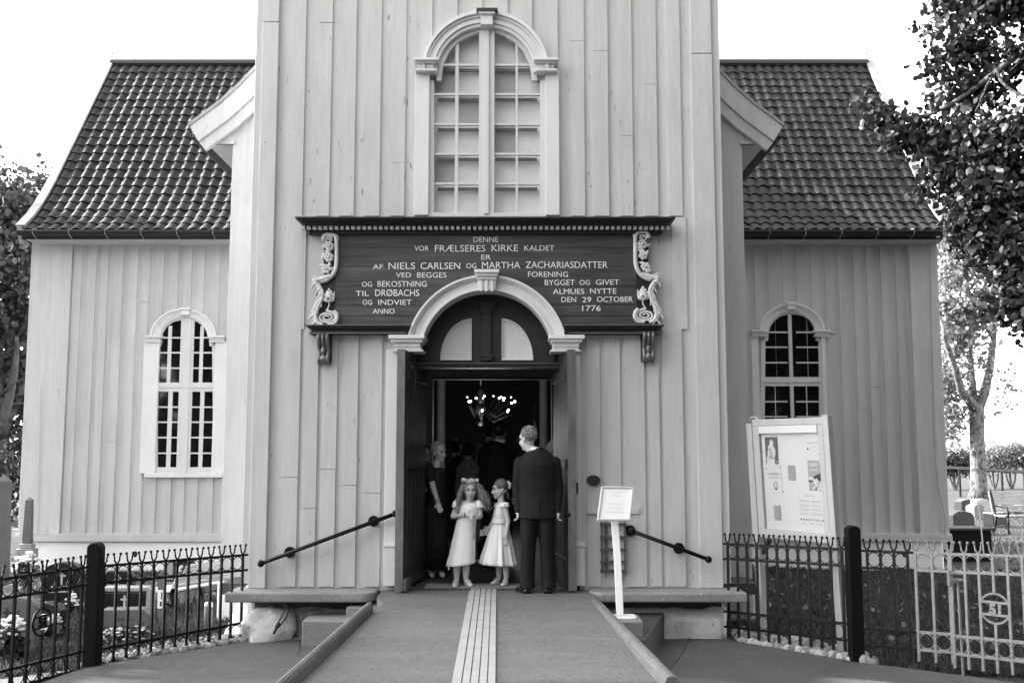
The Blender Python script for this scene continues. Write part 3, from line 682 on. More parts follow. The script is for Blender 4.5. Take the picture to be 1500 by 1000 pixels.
def tiles(prof, length, pitch, course, to_world, amp=.03, seed=1, lift=.03):
    """pantiles: every course is a wavy strip lying on the next one; prof is (d, z) from eave to ridge"""
    rr = random.Random(seed); acc = [0]
    for (a, b), (c, d) in zip(prof, prof[1:]): acc.append(acc[-1]+math.hypot(c-a, d-b))
    def at(s):
        s = max(0, min(acc[-1]-1e-6, s))
        for i in range(len(prof)-1):
            if s <= acc[i+1]:
                t = (s-acc[i])/(acc[i+1]-acc[i]); a, b = prof[i], prof[i+1]
                nx, nz = -(b[1]-a[1]), (b[0]-a[0]); L_ = math.hypot(nx, nz)
                return (a[0]+(b[0]-a[0])*t, a[1]+(b[1]-a[1])*t, nx/L_, nz/L_)
    ncol = int(round(length/pitch)); pit = length/ncol; sub = 7; mb = MB(); nco = int(acc[-1]/course)+1
    sh = [(0, -.2), (.14, .55), (.3, 1.0), (.5, .75), (.68, -.1), (.84, -.75), (1.0, -.2)]
    for ci in range(nco):
        s0 = ci*course; s1 = min(acc[-1], s0+course+.06)
        for k in range(ncol):
            jl = rr.uniform(-.006, .006); js = rr.uniform(-.008, .008); vs = []
            for r_ in range(4):
                s = (s0+js, s0+js, s0+(s1-s0)*.45, s1)[r_]; base = at(s)
                up = (lift-.022, lift, lift*.6, 0)[r_]+jl
                for u, h in sh:
                    hh = amp*h; uu = (k+u)*pit+(.02*(1-r_/3.0) if r_ else .02)
                    ss = s-.018*math.sin(u*math.pi)*(1 if r_ < 2 else 0)
                    bb = at(ss) if r_ < 2 else base
                    off = up+hh+.03
                    vs.append(to_world(uu, bb[0]+bb[2]*off, bb[1]+bb[3]*off))
            n = len(sh); fs = []
            for r_ in range(3):
                for q in range(n-1): fs.append((r_*n+q, r_*n+q+1, (r_+1)*n+q+1, (r_+1)*n+q))
            mb.add(vs, fs)
    return mb
WX0, WX1 = -8.50, 7.55           # verges of the wings
YE = 17.6                        # wing eave line
mb = MB()
def roofslab(mb, x0, x1, ysign, yeave, th=.10):
    o_ = [(yeave+ysign*d, z) for d, z in prof_in]; i_ = [(yeave+ysign*(d+.05), z-th) for d, z in prof_in]
    mb.sideprism(o_+i_[::-1], x0, x1)
# left and right wing
for (x0_, x1_, wl, wr_, nm) in ((WX0, NX0-.2, -8.50, NX0, 'l'), (NX1+.2, WX1, NX1, 7.52, 'r')):
    mb = MB(); zt_ = pz(.35)
    mb.box(wl, wr_, YW+.025, YW+.18, -.1, EZ+.1)
    gx0, gx1 = (wl, wl+.16) if nm == 'l' else (wr_-.16, wr_)
    gpts = [(YW+.18, -.1), (YW+.18, pz(.5)-.05), (20.98, 9.40), (23.9, pz(.5)-.05), (23.9, -.1)]
    mb.sideprism(gpts, gx0, gx1)
    mb.box(wl, wr_, 23.75, 23.9, -.1, EZ)
    # boards
    rb = random.Random(21 if nm == 'l' else 33)
    if nm == 'l':
        edges = [P(x, 560, YW).x for x in (101, 120, 140, 158, 177, 196, 211)]
        allx = np.arange(P(100, 560, YW).x, NX0, .245)
    else: allx = np.arange(P(1092, 560, YW).x-.30, P(1335, 560, YW).x, .25)
    wc = P(271.5, 560, YW).x if nm == 'l' else P(1160, 560, YW).x; hwid = .66
    zw0, zw1 = P(271, 693, YW).z, P(271, 470, YW).z+.15
    for x in allx:
        xa = x+rb.uniform(-.01, .01); xb = xa+rb.uniform(.13, .16); t_ = YW+rb.uniform(-.003, .003)
        z0_, z1_ = .02, EZ-.15
        if xb > wc-hwid and xa < wc+hwid:
            mb.box(xa, xb, t_, t_+.04, z0_, zw0); kk_ = .0121; zc_ = P(271, 496 if nm == 'l' else 488, YW).z; rb_ = 42*kk_
            pl = [(x, zc_+.9*math.sqrt(max(0, rb_*rb_-(x-wc)**2))) for x in np.linspace(xa, xb, 7)]; mb.prism([(xa, z1_)]+pl+[(xb, z1_)], t_, t_+.04)
        elif rb.random() < .5:
            zj = rb.uniform(1.5, 4.2); mb.box(xa, xb, t_, t_+.04, z0_, zj-.004); mb.box(xa+.003, xb+.002, t_+.002, t_+.04, zj+.004, z1_)
        else: mb.box(xa, xb, t_, t_+.04, z0_, z1_)
    part('wing_wall', mb, M['wing_paint'], ch)
    mb = MB()
    if nm == 'l': cx0, cx1 = wl-.03, P(98, 560, YW).x
    else: cx0, cx1 = P(1338, 560, YW).x, wr_+.03
    mb.box(cx0, cx1, YW-.04, YW+.05, .0, EZ-.02)
    mb.box(cx0+.34, cx0+.36, YW-.045, YW-.03, .0, EZ-.1)
    part('wing_corner_board', mb, M['corner_paint'], ch, bevel=.006)
    mb = MB(); mb.box(max(wl, cx1) if nm == 'l' else wl, wr_ if nm == 'l' else cx0, YW-.03, YW+.03, EZ-.2, EZ+.0); part('frieze_board', mb, M['corner_paint'], ch, bevel=.006)
    mb = MB(); mb.box(wl-.06, wr_+.06, YW-.08, YW+.03, -.10, .0); mb.box(wl-.06, wr_+.06, YW-.06, YW+.03, .0, .03); part('base_board', mb, M['wing_paint'], ch, bevel=.006)
    mb = MB(); mb.box(wl+.06, wr_-.06, YW+.0, YW+.3, -1.2, -.10)
    if nm == 'l': mb.box(wl+.06, wl+.2, YW+.3, 23.8, -1.2, -.1)
    else: mb.box(wr_-.2, wr_-.06, YW+.3, 23.8, -1.2, -.1)
    pl_ = part('plinth', mb, M['plaster'], ch, bevel=.05, seg=3)
    mb = MB()
    for xh in ((wl+2.0, wl+3.9) if nm == 'l' else (wr_-.75,)): mb.box(xh-.03, xh+.03, YW-.004, YW+.02, -.42, -.30) if False else mb.ball((xh, YW-.0, -.32), (.04, .012, .055), 10, 6)
    part('vent_hole', mb, M['rubber'], pl_)
    # roof
    mb = MB(); roofslab(mb, x0_, x1_, 1, YE); roofslab(mb, x0_, x1_, -1, 2*20.98-YE)
    rf = part('wing_roof', mb, M['dark_timber'], ch)
    L_ = x1_-x0_
    mb = tiles(prof_in, L_-.10, .198, .252, (lambda u, d, z, x0=x0_: (x0+.05+u, YE+d, z)), amp=.024, seed=4 if nm == 'l' else 9)
    part('roof_tiles', mb, M['tile'], rf, smooth=False)
    mb = MB(); mb.tube([(x0_, 20.98, 9.62), (x1_, 20.98, 9.62)], .09, 10)
    for xs in np.arange(x0_+.5, x1_, 1.4): mb.box(xs-.006, xs+.006, 20.97, 20.99, 9.69, 9.78)
    part('ridge_cap', mb, M['gutter'], rf)
    mb = MB(); vx = x0_ if nm == 'l' else x1_; s_ = -1 if nm == 'l' else 1
    xa, xb = sorted((vx, vx+s_*.09))
    for ys, ye in ((1, YE), (-1, 2*20.98-YE)):
        o_ = [(ye+ys*(d-.02), z+.09) for d, z in prof_in]; i_ = [(ye+ys*(d+.1), z-.2) for d, z in prof_in]
        mb.sideprism(o_+i_[::-1], xa, xb)
    xa2, xb2 = sorted((vx-s_*.05, vx+s_*.11))
    part('verge_board', mb, M['zinc'] if nm == 'l' else M['gutter'], rf, bevel=.006)
    mb = MB(); o_ = [(YE+d-.03, z+.12) for d, z in prof_in]; i_ = [(YE+d-.0, z+.092) for d, z in prof_in]
    mb.sideprism(o_+i_[::-1], xa2, xb2); part('verge_flashing', mb, M['zinc'], rf)
    # gutter: half pipe with brackets
    mb = MB(); gp = []
    for k in range(9):
        a = math.pi*k/8; gp.append((YE-.20+.075*math.cos(math.pi+a), 5.22-.075*math.sin(a)))
    gi = [(y_*1+0, z_) for y_, z_ in [(YE-.20+.068*math.cos(math.pi+math.pi*k/8), 5.225-.068*math.sin(math.pi*k/8)) for k in range(9)]]
    mb.sideprism(gp+gi[::-1], x0_-.03, x1_+.03)
    mb.box(x0_-.02, x1_+.02, YE-.10, YE+.0, 5.10, 5.24)
    gt = part('gutter', mb, M['gutter'], rf)
    mb = MB()
    for xs in np.arange(x0_+.25, x1_, .62):
        mb.tube([(xs, YE-.12, 5.27), (xs, YE-.285, 5.24), (xs, YE-.285, 5.17), (xs, YE-.2, 5.13), (xs+.0, YE-.11, 5.10)], .007, 5)
    part('gutter_bracket', mb, M['zinc'], gt)
    mb = MB(); mb.box(x0_+.05, x1_, YE-.08, YW+.05, EZ-.24, EZ-.20); part('soffit', mb, M['corner_paint'], rf)
    # lightning rod
    mb = MB(); rx = vx-s_*.02
    mb.tube([(rx, 20.98, 9.6), (rx, 20.98, 10.40)], .006, 5); mb.tube([(rx-.14, 20.98, 9.84), (rx+.10, 20.98, 9.78)], .006, 4); mb.ball((rx, 20.98, 9.84), .03, 6, 4)
    part('lightning_rod', mb, M['zinc'], rf)
# nave roof slabs (run along Y)
mb = MB()
for s_, ex_ in ((1, -3.70), (-1, 3.08)):
    o_ = [(ex_+s_*d, z) for d, z in prof_in]; i_ = [(ex_+s_*(d+.05), z-.1) for d, z in prof_in]
    mb.prism(o_+i_[::-1], YN-.1, 26)
nr = part('nave_roof', mb, M['dark_timber'], ch)
for s_, ex_ in ((1, -3.70), (-1, 3.08)):
    mb = tiles(prof_in, 9.2, .205, .262, (lambda u, d, z, s_=s_, ex_=ex_: (ex_+s_*d, YN-.05+u, z)), seed=14)
    part('nave_tiles', mb, M['tile'], nr)
    mb = MB(); o_ = [(ex_+s_*(d-.03), z+.10) for d, z in prof_in]; i_ = [(ex_+s_*(d+.16), z-.19) for d, z in prof_in]
    o_ = [(x, z) for x, z in o_]; mid = [(ex_+s_*(d+.08), z-.09) for d, z in prof_in]
    mb.prism(o_+mid[::-1], YN-.16, YN-.08); mb.prism(mid+i_[::-1], YN-.125, YN-.06)
    part('barge_board', mb, M['corner_paint'], nr, bevel=.008)
    mb = MB(); o2 = [(ex_+s_*(d-.05), z+.125) for d, z in prof_in]; mb.prism(o2+o_[::-1], YN-.18, YN-.06); part('barge_flashing', mb, M['zinc'], nr)
    mb = MB(); gp = [(ex_-s_*.10+.07*math.cos(math.pi+math.pi*k/8), 5.22-.07*math.sin(math.pi*k/8)) for k in range(9)]
    gi = [(ex_-s_*.10+.062*math.cos(math.pi+math.pi*k/8), 5.225-.062*math.sin(math.pi*k/8)) for k in range(9)]
    mb.prism(gp+gi[::-1], YN-.12, 17.5); part('nave_gutter', mb, M['gutter'], nr)
    xe, xw = ex_+s_*.02, (NX0 if s_ > 0 else NX1)
    mb = MB(); mb.box(min(xe, xw), max(xe, xw), YN-.06, 17.6, EZ-.20, EZ-.16); zt_ = EZ-.2; mb.prism([(xe, zt_), (xw, zt_), (xw, pz(.38)), (xe, 5.28)], YN-.05, YN-.02); part('nave_soffit', mb, M['corner_paint'], nr)
# --- wing windows
def wing_window(cx, dy, k):
    def q(x, y): return (cx+(x-271.5)*k, y+dy)
    def B(mb, x0_, y0_, x1_, y1_, f_, b_): a = q(x0_, y0_); b = q(x1_, y1_); bar(mb, a[0], a[1], b[0], b[1], YW, YW+f_, YW+b_)
    ww = link('wing_window', None, ch)
    for a, b in ((211, 226.5), (315, 327)): mb = MB(); B(mb, a, 500, b, 693, -.05, .05); part('window_pilaster', mb, M['white_paint'], ww, bevel=.006)
    c = P(*q(270, 496), YW); kk = (P(751, 500, YW).x-P(750, 500, YW).x)*k
    ex = lambda rx, rz, n=36: [(c.x+rx*kk*math.cos(math.pi*(1-i/n)), c.z+rz*kk*math.sin(math.pi*(1-i/n))) for i in range(n+1)]
    mb = MB()
    for o_, i_, pr in ((49, 45.5, .10), (45.5, 42, .075), (42, 38, .06), (38, 35, .05)):
        mb.band(ex(o_, o_*.9), ex(i_, i_*.9), YW-pr, YW+.06)
    part('window_arch', mb, M['white_paint'], ww, bevel=.003)
    for a, b in ((211, 236), (305, 329)):
        mb = MB(); B(mb, a, 491, b, 494, -.13, .05); B(mb, a+2, 494, b-2, 498, -.10, .05); B(mb, a+1, 498, b-1, 501, -.085, .05); part('window_capital', mb, M['white_paint'], ww, bevel=.006)
    mb = MB(); B(mb, 263, 450, 279, 453.5, -.14, 0); B(mb, 265, 453.5, 277, 461, -.12, 0); part('window_keystone', mb, M['white_paint'], ww, bevel=.004)
    mb = MB(); B(mb, 211, 692.5, 326, 699, -.09, .03); part('window_sill', mb, M['white_paint'], ww, bevel=.006)
    mb = MB()
    out = [(231, 690), (231, 600), (232, 507), (236, 507), (236.5, 497), (239, 487), (245, 478), (254, 471.5), (264, 469), (271.5, 468.5), (279, 469), (289, 471.5), (298, 478), (304, 487), (306.5, 497), (307, 507), (311, 507), (312, 600), (312, 690)]
    inn = [(P(*q(x, y), YW).x, P(*q(x, y), YW).z) for x, y in out]; c2 = P(*q(271.5, 510), YW)
    oo = [(c2.x+(x-c2.x)*1.16, c2.z+(z-c2.z)*(1.22 if z > c2.z else 1.0)) for x, z in inn]
    mb.band(oo, inn, YW-.016, YW+.05)
    B(mb, 265.5, 466, 277.5, 692, -.015, .05); B(mb, 228, 560, 315, 573.5, -.014, .05); B(mb, 226, 684, 316, 692.5, -.012, .05); B(mb, 270, 466, 273, 692, -.03, .0); B(mb, 228, 565, 315, 568, -.028, 0)
    sh = part('sash', mb, M['clean_white'], ww, bevel=.004)
    for x, yt in ((248, 477), (294.8, 477)):
        mb = MB(); B(mb, x-1.15, yt, x+1.15, 560, -.008, .012); B(mb, x-1.15, 573, x+1.15, 685, -.008, .012); part('glazing_bar', mb, M['clean_white'], sh)
    for y in (494.5, 516.4, 539, 596, 618, 640.6, 663.5):
        mb = MB(); xa, xb = (231, 312) if y > 507 else (236, 307)
        B(mb, xa, y-1.1, 265, y+1.1, -.007, .0125); B(mb, 278, y-1.1, xb, y+1.1, -.007, .0125); part('glazing_bar', mb, M['clean_white'], sh)
    mb = MB(); mb.prism([(c2.x+(x-c2.x)*1.05, c2.z+(z-c2.z)*(1.06 if z > c2.z else 1.0)) for x, z in inn], YW+.010, YW+.018); part('pane', mb, M['glass_dark'], sh)
wing_window(271.5, 0, 1.0); wing_window(1160, -8, .985)
# --- inside: dark porch and nave so the doorway is a room
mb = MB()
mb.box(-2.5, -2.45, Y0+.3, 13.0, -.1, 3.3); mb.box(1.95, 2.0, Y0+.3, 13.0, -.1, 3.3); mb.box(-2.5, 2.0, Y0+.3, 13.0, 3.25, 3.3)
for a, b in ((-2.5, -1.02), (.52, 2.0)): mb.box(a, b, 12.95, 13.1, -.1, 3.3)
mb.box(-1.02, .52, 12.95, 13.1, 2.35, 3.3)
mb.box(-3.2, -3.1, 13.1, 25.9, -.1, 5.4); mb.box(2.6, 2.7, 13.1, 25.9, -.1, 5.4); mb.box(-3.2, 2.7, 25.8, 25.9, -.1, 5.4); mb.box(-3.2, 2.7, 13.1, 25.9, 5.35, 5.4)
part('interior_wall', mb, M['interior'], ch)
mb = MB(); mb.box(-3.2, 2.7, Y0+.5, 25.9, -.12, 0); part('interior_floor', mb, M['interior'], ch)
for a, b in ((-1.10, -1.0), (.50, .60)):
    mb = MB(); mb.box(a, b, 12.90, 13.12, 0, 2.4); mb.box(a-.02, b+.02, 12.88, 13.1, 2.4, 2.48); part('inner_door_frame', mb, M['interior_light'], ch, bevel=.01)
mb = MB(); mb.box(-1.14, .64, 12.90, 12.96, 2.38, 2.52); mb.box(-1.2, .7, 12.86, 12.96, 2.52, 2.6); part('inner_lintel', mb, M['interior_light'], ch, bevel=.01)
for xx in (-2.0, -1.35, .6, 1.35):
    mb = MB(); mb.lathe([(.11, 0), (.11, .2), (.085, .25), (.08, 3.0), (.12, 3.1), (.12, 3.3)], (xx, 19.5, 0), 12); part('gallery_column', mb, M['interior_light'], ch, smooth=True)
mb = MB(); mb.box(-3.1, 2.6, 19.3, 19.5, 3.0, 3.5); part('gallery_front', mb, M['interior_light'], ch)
# cables down the right wing corner
mb = MB()
for pts in (((1362, 350), (1364, 480), (1368, 640), (1372, 700), (1385, 760), (1383, 790)),): mb.tube([P(x, y, YW-.06) for x, y in pts], .008, 5)
part('lightning_cable', mb, M['zinc'], ch)
mb = MB(); mb.tube([P(x, y, YW-.06) for x, y in ((58, 560), (55, 700), (53, 770), (54, 792), (60, 800))], .008, 5); part('lightning_cable', mb, M['clean_white'], ch)
# ================================================================ THE GROUND
def sm(a, b, x):
    t = max(0.0, min(1.0, (x-a)/(b-a))); return t*t*(3-2*t)
def gz(x, y):
    """height of the land"""
    base = -.50-.12*sm(-3.2, -6, x) - .10*sm(3.2, 6, x)*(1-sm(16, 30, y))
    rise = .45*sm(9.4, 6.4, y)*(sm(-3.6, -1.6, x)*sm(3.4, 1.2, x))
    front = .42*sm(8.2, 5.2, y)
    z = base+max(rise, front)
    return z
def terrain(mb, xs, ys, dz=0):
    vs = [(x, y, gz(x, y)+dz) for y in ys for x in xs]; n = len(xs)
    mb.add(vs, [(j*n+i, j*n+i+1, (j+1)*n+i+1, (j+1)*n+i) for j in range(len(ys)-1) for i in range(n-1)])
xs = [-400, -150, -60, -30, -20, -14]+list(np.arange(-11, 12.01, .5))+[14, 20, 30, 60, 150, 400]
ys = [-120, -40, -15, -6]+list(np.arange(-3, 19, .5))+[22, 26, 32, 40, 55, 80, 120]
mb = MB(); terrain(mb, xs, ys); ground = struct('ground', mb, M['grass_soil'], smooth=True)
# asphalt: one sheet bounded by the fence lines
FL0 = P(146, 985, 9.62); FL1 = P(360, 930, 10.85)
def edgeY(x):
    """far edge of the asphalt"""
    pts = [(-14, 7.4), (-6.2, 8.2), (-3.95, 9.55), (-3.2, 10.2), (-2.75, 10.75), (-2.3, 10.95), (2.2, 10.95), (2.45, 10.6), (3.2, 9.72), (3.9, 9.25), (5.0, 8.7), (14, 7.2)]
    for (a, b), (c, d) in zip(pts, pts[1:]):
        if x <= c: return b+(d-b)*(x-a)/(c-a)
    return pts[-1][1]
mb = MB(); xs2 = list(np.arange(-14, 14.01, .2)); n = len(xs2); rows = 46; vs = []
for j in range(rows+1):
    for x in xs2:
        y1 = edgeY(x)+.02*math.sin(x*5.1)+.012*math.sin(x*13); y = -4+(y1+4)*(j/rows)**.8; vs.append((x, y, gz(x, y)+.012+.018*sm(0, .3, y1-y)))
mb.add(vs, [(j*n+i, j*n+i+1, (j+1)*n+i+1, (j+1)*n+i) for j in range(rows) for i in range(n-1)])
struct('asphalt', mb, M['asphalt'], smooth=True)
mb = MB()
for x0, y0, x1, y1 in ((-2.23, 10.95, -2.02, 9.9), (-2.02, 9.9, -1.75, 9.5)):
    mb.tube([(x0, y0, gz(x0, y0)+.03), ((x0+x1)/2+.02, (y0+y1)/2, gz(x0, (y0+y1)/2)+.032), (x1, y1, gz(x1, y1)+.03)], .006, 5, flat=.4)
pr = [G(972, 960, -.4), G(1000, 905, -.46)]
mb.tube([(1.40, 9.3, gz(1.4, 9.3)+.032), (1.62, 10.0, gz(1.62, 10)+.032), (1.85, 10.9, gz(1.85, 10.9)+.032)], .007, 5, flat=.4)
struct('asphalt_joint', mb, M['rubber'])
# ramp up to the door, kerbs, tactile strip
RF = 6.55
ramp_l = [(-1.40, RF), (-1.24, 10.1), (-1.36, 10.45), (-1.36, 11.0)]; ramp_r = [(.96, RF), (.80, 10.1), (.84, 10.45), (.84, 11.0)]
def rz(y): return -.055+.05*sm(6.4, 11, y)
mb = MB(); vs = []
for j in range(31):
    y = RF+(11.0-RF)*j/30
    def at(pl):
        for (a, b), (c, d) in zip(pl, pl[1:]):
            if y <= d+1e-6: return a+(c-a)*(y-b)/(d-b)
        return pl[-1][0]
    a, b = at(ramp_l), at(ramp_r); vs += [(a, y, -.8), (a, y, rz(y))]+[(a+(b-a)*k/8, y, rz(y)+.004*math.sin(y*9+k)) for k in range(1, 8)]+[(b, y, rz(y)), (b, y, -.8)]
mb.add(vs, [(j*11+k, j*11+k+1, (j+1)*11+k+1, (j+1)*11+k) for j in range(30) for k in range(10)]+[tuple(range(10, -1, -1)), tuple(330-0+k for k in range(11))] if True else [])
struct('ramp', mb, M['ramp_asphalt'])
def kerb(p0, p1, w0, w1, h, z0, z1, left):
    mb = MB(); n = 14; rings = []
    for j in range(n+1):
        t = j/n; x = p0[0]+(p1[0]-p0[0])*t; y = p0[1]+(p1[1]-p0[1])*t; zt = z0+(z1-z0)*t; w_ = w0+(w1-w0)*t
        e_ = .0
        rings.append([(x-w_/2, y, zt-.45), (x-w_/2, y, zt-.03), (x-w_/2+.012, y, zt-.008), (x-w_/2+.03, y, zt), (x+w_/2-.03, y, zt), (x+w_/2-.012, y, zt-.008), (x+w_/2, y, zt-.03), (x+w_/2, y, zt-.45)])
    mb.loft(rings); return mb
for nm, a in (('l', ((-1.445, 6.28), (-1.305, 9.6), .06, .065, .12, .04, .075, True)), ('r', ((1.005, 6.62), (.815, 10.25), .085, .09, .1, .045, .015, False))):
    mb = kerb(*a)
    solo('ramp_kerb', mb, M['kerb'], 'worn kerb along the left edge of the asphalt ramp, standing up at its far end' if nm == 'l' else 'worn kerb along the right edge of the asphalt ramp, passing the white sign', 'kerb', (a[0][0], a[0][1], -.3), 'kerbs of the ramp', bevel=.006)
sl = [G(664, 1000, -.05), G(690, 860, -.005)]; srr = [G(727, 1000, -.05), G(727.8, 860, -.005)]
mb = MB(); mb2 = MB(); ya = 6.0; yb = G(700, 857, -.005).y
def sx(u, y):
    t = (y-sl[0].y)/(sl[1].y-sl[0].y); l = sl[0].x+(sl[1].x-sl[0].x)*t; r = srr[0].x+(srr[1].x-srr[0].x)*t; return l+(r-l)*u
segs = [ya, 6.9, 7.15, 7.95, 8.75, 9.55, yb]
for y0, y1 in zip(segs, segs[1:]):
    y1 -= .004
    mb.hexa([(sx(-.04, y0), y0, rz(y0)), (sx(1, y0), y0, rz(y0)), (sx(1, y1), y1, rz(y1)), (sx(-.04, y1), y1, rz(y1))], [(sx(-.04, y0), y0, rz(y0)+.006), (sx(1, y0), y0, rz(y0)+.006), (sx(1, y1), y1, rz(y1)+.006), (sx(-.04, y1), y1, rz(y1)+.006)])
    for k in range(5):
        u0, u1 = .012+k*.2, .178+k*.2
        mb.hexa([(sx(u0, y0), y0, rz(y0)), (sx(u1, y0), y0, rz(y0)), (sx(u1, y1), y1, rz(y1)), (sx(u0, y1), y1, rz(y1))], [(sx(u0, y0), y0, rz(y0)+.014), (sx(u1, y0), y0, rz(y0)+.014), (sx(u1, y1), y1, rz(y1)+.014), (sx(u0, y1), y1, rz(y1)+.014)])
        mb2.hexa([(sx(u1+.003, y0), y0, rz(y0)), (sx(u1+.017, y0), y0, rz(y0)), (sx(u1+.017, y1), y1, rz(y1)), (sx(u1+.003, y1), y1, rz(y1))], [(sx(u1+.003, y0), y0, rz(y0)+.0085), (sx(u1+.017, y0), y0, rz(y0)+.0085), (sx(u1+.017, y1), y1, rz(y1)+.0085), (sx(u1+.003, y1), y1, rz(y1)+.0085)])
ts = thing('tactile_strip', 'pale ribbed guide strip leading up the middle of the ramp to the door', 'guide strip', (-.1, 8, -.02))
part('ribbed_tile', mb, M['tactile'], ts); part('groove', mb2, M['rubber'], ts)
mb = MB()
a = G(622, 858, 0); b = G(688, 850, 0)
y0, y1 = 11.02, 11.40
x0, x1 = P(622, 855, 11.1).x, P(762, 855, 11.1).x
for k in range(24):
    xa = x0+(x1-x0)*k/24; mb.box(xa, xa+(x1-x0)/24*.72, y0, y1, .004, .016)
mb.box(x0, x1, y0, y1, .004, .011)
solo('door_grating', mb, M['ledge_stone'], 'ribbed scraper grating across the doorway under the little girls', 'grating', ((x0+x1)/2, 11.1, .004))
# old stone steps left and right of the ramp
def step(x0, x1, y0, y1, z0, z1, m, label):
    mb = MB(); mb.box(x0, x1, y0, y1, z0, z1); return solo('stone_step', mb, m, label, 'step', ((x0+x1)/2, (y0+y1)/2, z0), 'old steps beside the ramp', bevel=.012)
step(-2.08, -1.30, 10.38, 10.9, -.62, P(450, 909, 10.38).z, M['granite'], 'pale stone step on the left of the ramp, lower of the two there')
step(-1.68, -1.33, 10.6, 10.92, -.30, P(510, 889, 10.6).z, M['granite'], 'small pale stone step left of the ramp, set on the wider step under the ledge')
mb = MB(); mb.slab([(.88, 9.3), (1.17, 9.3), (1.58, 10.86), (.88, 10.86)], -.65, P(900, 897, 10.85).z); solo('stone_step', mb, M['dark_step'], 'dark stone step on the right of the ramp in front of the white footing', 'step', (1.2, 10, -.6), 'old steps beside the ramp', bevel=.012)
ZS = P(911, 904, 9.72).z
step(.90, 1.19, 9.50, 9.92, -.40, ZS, M['granite'], 'grey block beside the right kerb that carries the white sign')
# ================================================================ WALL-MOUNTED THINGS
def handrail(pts, plates, label, knob_first, knob_last):
    a, b = P(*pts[0], 10.86), P(*pts[1], 10.86)
    t = thing('handrail', label, 'handrail', ((a.x+b.x)/2, 10.9, min(a.z, b.z)), 0, 'iron handrails on the tower')
    mb = MB(); mb.tube([a, b], .021, 10); part('rail', mb, M['iron'], t, smooth=True)
    for k, p in ((knob_first, a), (knob_last, b)):
        if k: mb = MB(); mb.ball(p, .037, 12, 8); part('end_knob', mb, M['iron'], t, smooth=True)
    for x, y in plates:
        q = P(x, y, 10.86); mb = MB()
        pl = [(q.x+.058*math.cos(2*math.pi*k/24), q.z+.058*math.sin(2*math.pi*k/24)) for k in range(24)]
        mb.prism(pl, Y0-.03, Y0-.012); mb.tube([(q.x, 10.86, q.z), (q.x, Y0-.02, q.z)], .022, 8)
        for k in range(4): an = math.pi/4+k*math.pi/2; mb.ball((q.x+.042*math.cos(an), Y0-.032, q.z+.042*math.sin(an)), .008, 6, 4)
        part('mounting_plate', mb, M['iron'], t, bevel=.003)
handrail(((382, 825), (579, 752)), ((421, 810), (545, 764)), 'black iron handrail on the boards left of the door, rising to the right', True, True)
handrail(((925, 777), (1038, 819)), ((925, 778), (997, 804)), 'black iron handrail on the boards right of the door, falling to the right', True, True)
q = P(869, 703, Y0); mb = MB(); mb.prism([(q.x+.073*math.cos(2*math.pi*k/32), q.z+.055*math.sin(2*math.pi*k/32)) for k in range(32)], Y0-.035, Y0-.004)
solo('oval_plaque', mb, M['dark_paint'], 'dark oval plaque on the boards just right of the door', 'plaque', (q.x, Y0-.02, q.z), bevel=.004)
mb = MB(); Yg = Y0-.06
for x in (881, 888, 902, 914):
    bar(mb, x-(2.4 if x > 885 else 1.2), 763, x+(2.4 if x > 885 else 1.2), 838, Y0, Yg-.01, Yg+.004)
for y in (768, 787, 805, 823, 836): bar(mb, 879, y-2.2, 918, y+2.2, Y0, Yg-.02, Yg-.008)
bar(mb, 879, 763, 918, 840, Y0, Y0-.035, Y0-.012)
gr_ = thing('iron_grille', 'rusty iron lattice hung flat on the boards behind the white sign', 'grille', (P(898, 840, Y0).x, Y0-.04, P(898, 840, Y0).z))
fr_ = MB(); bar(fr_, 880, 764, 917, 838, Y0, Y0-.034, Y0-.013)
mb = MB()
for x in (881.5, 888, 902, 915):
    w_ = 2.6 if 885 < x < 910 else 1.4; bar(mb, x-w_, 764, x+w_, 838, Y0, Yg-.01, Yg+.004)
for y in (768, 787, 805, 823, 836): bar(mb, 879, y-2.4, 918, y+2.4, Y0, Yg-.022, Yg-.010)
part('lattice', mb, M['rust_iron'], gr_); part('back_plate', fr_, M['corner_paint'], gr_)
# sign on its stand
YS = 9.72
t = thing('sign_stand', 'white sign on a slim white post announcing the wedding ceremony in progress', 'sign', (P(911, 903, YS).x, YS, ZS))
b0 = P(911, 903, YS)
mb = MB(); pl = [(b0.x-.12, YS-.11), (b0.x+.09, YS-.11), (b0.x+.13, YS-.07), (b0.x+.13, YS+.13), (b0.x-.12, YS+.13)]; mb.slab(pl, ZS, ZS+.015); part('foot_plate', mb, M['sign_white'], t, bevel=.005)
mb = MB(); pth = [P(908, 900, YS), P(906.5, 860, YS+.02), P(904.5, 820, YS+.05), P(902, 785, YS+.09), P(900, 758, YS+.12)]
rings = []
for p in pth: rings.append([(p.x-.033, p.y-.012, p.z), (p.x+.033, p.y-.012, p.z), (p.x+.033, p.y+.012, p.z), (p.x-.033, p.y+.012, p.z)])
mb.loft(rings); part('post', mb, M['sign_white'], t, bevel=.003)
c00 = P(874.5, 762, YS+.00); c10 = P(923, 762.5, YS+.04); c01 = P(881, 712, YS+.13); c11 = P(926.5, 711, YS+.17)
ux = (c10-c00); uz = (c01-c00); W_, H_ = ux.length, uz.length; ux.normalize(); uz.normalize(); nn = ux.cross(uz).normalized()
def quadblk(mb, u0, u1, v0, v1, d0, d1):
    q = [c00+ux*u+uz*v for u, v in ((u0, v0), (u1, v0), (u1, v1), (u0, v1))]
    mb.hexa([tuple(p+nn*d0) for p in q], [tuple(p+nn*d1) for p in q])
mb = MB(); quadblk(mb, 0, W_, 0, H_, -.012, 0); pn = part('sign_panel', mb, M['sign_white'], t)
mb = MB(); fw = .018
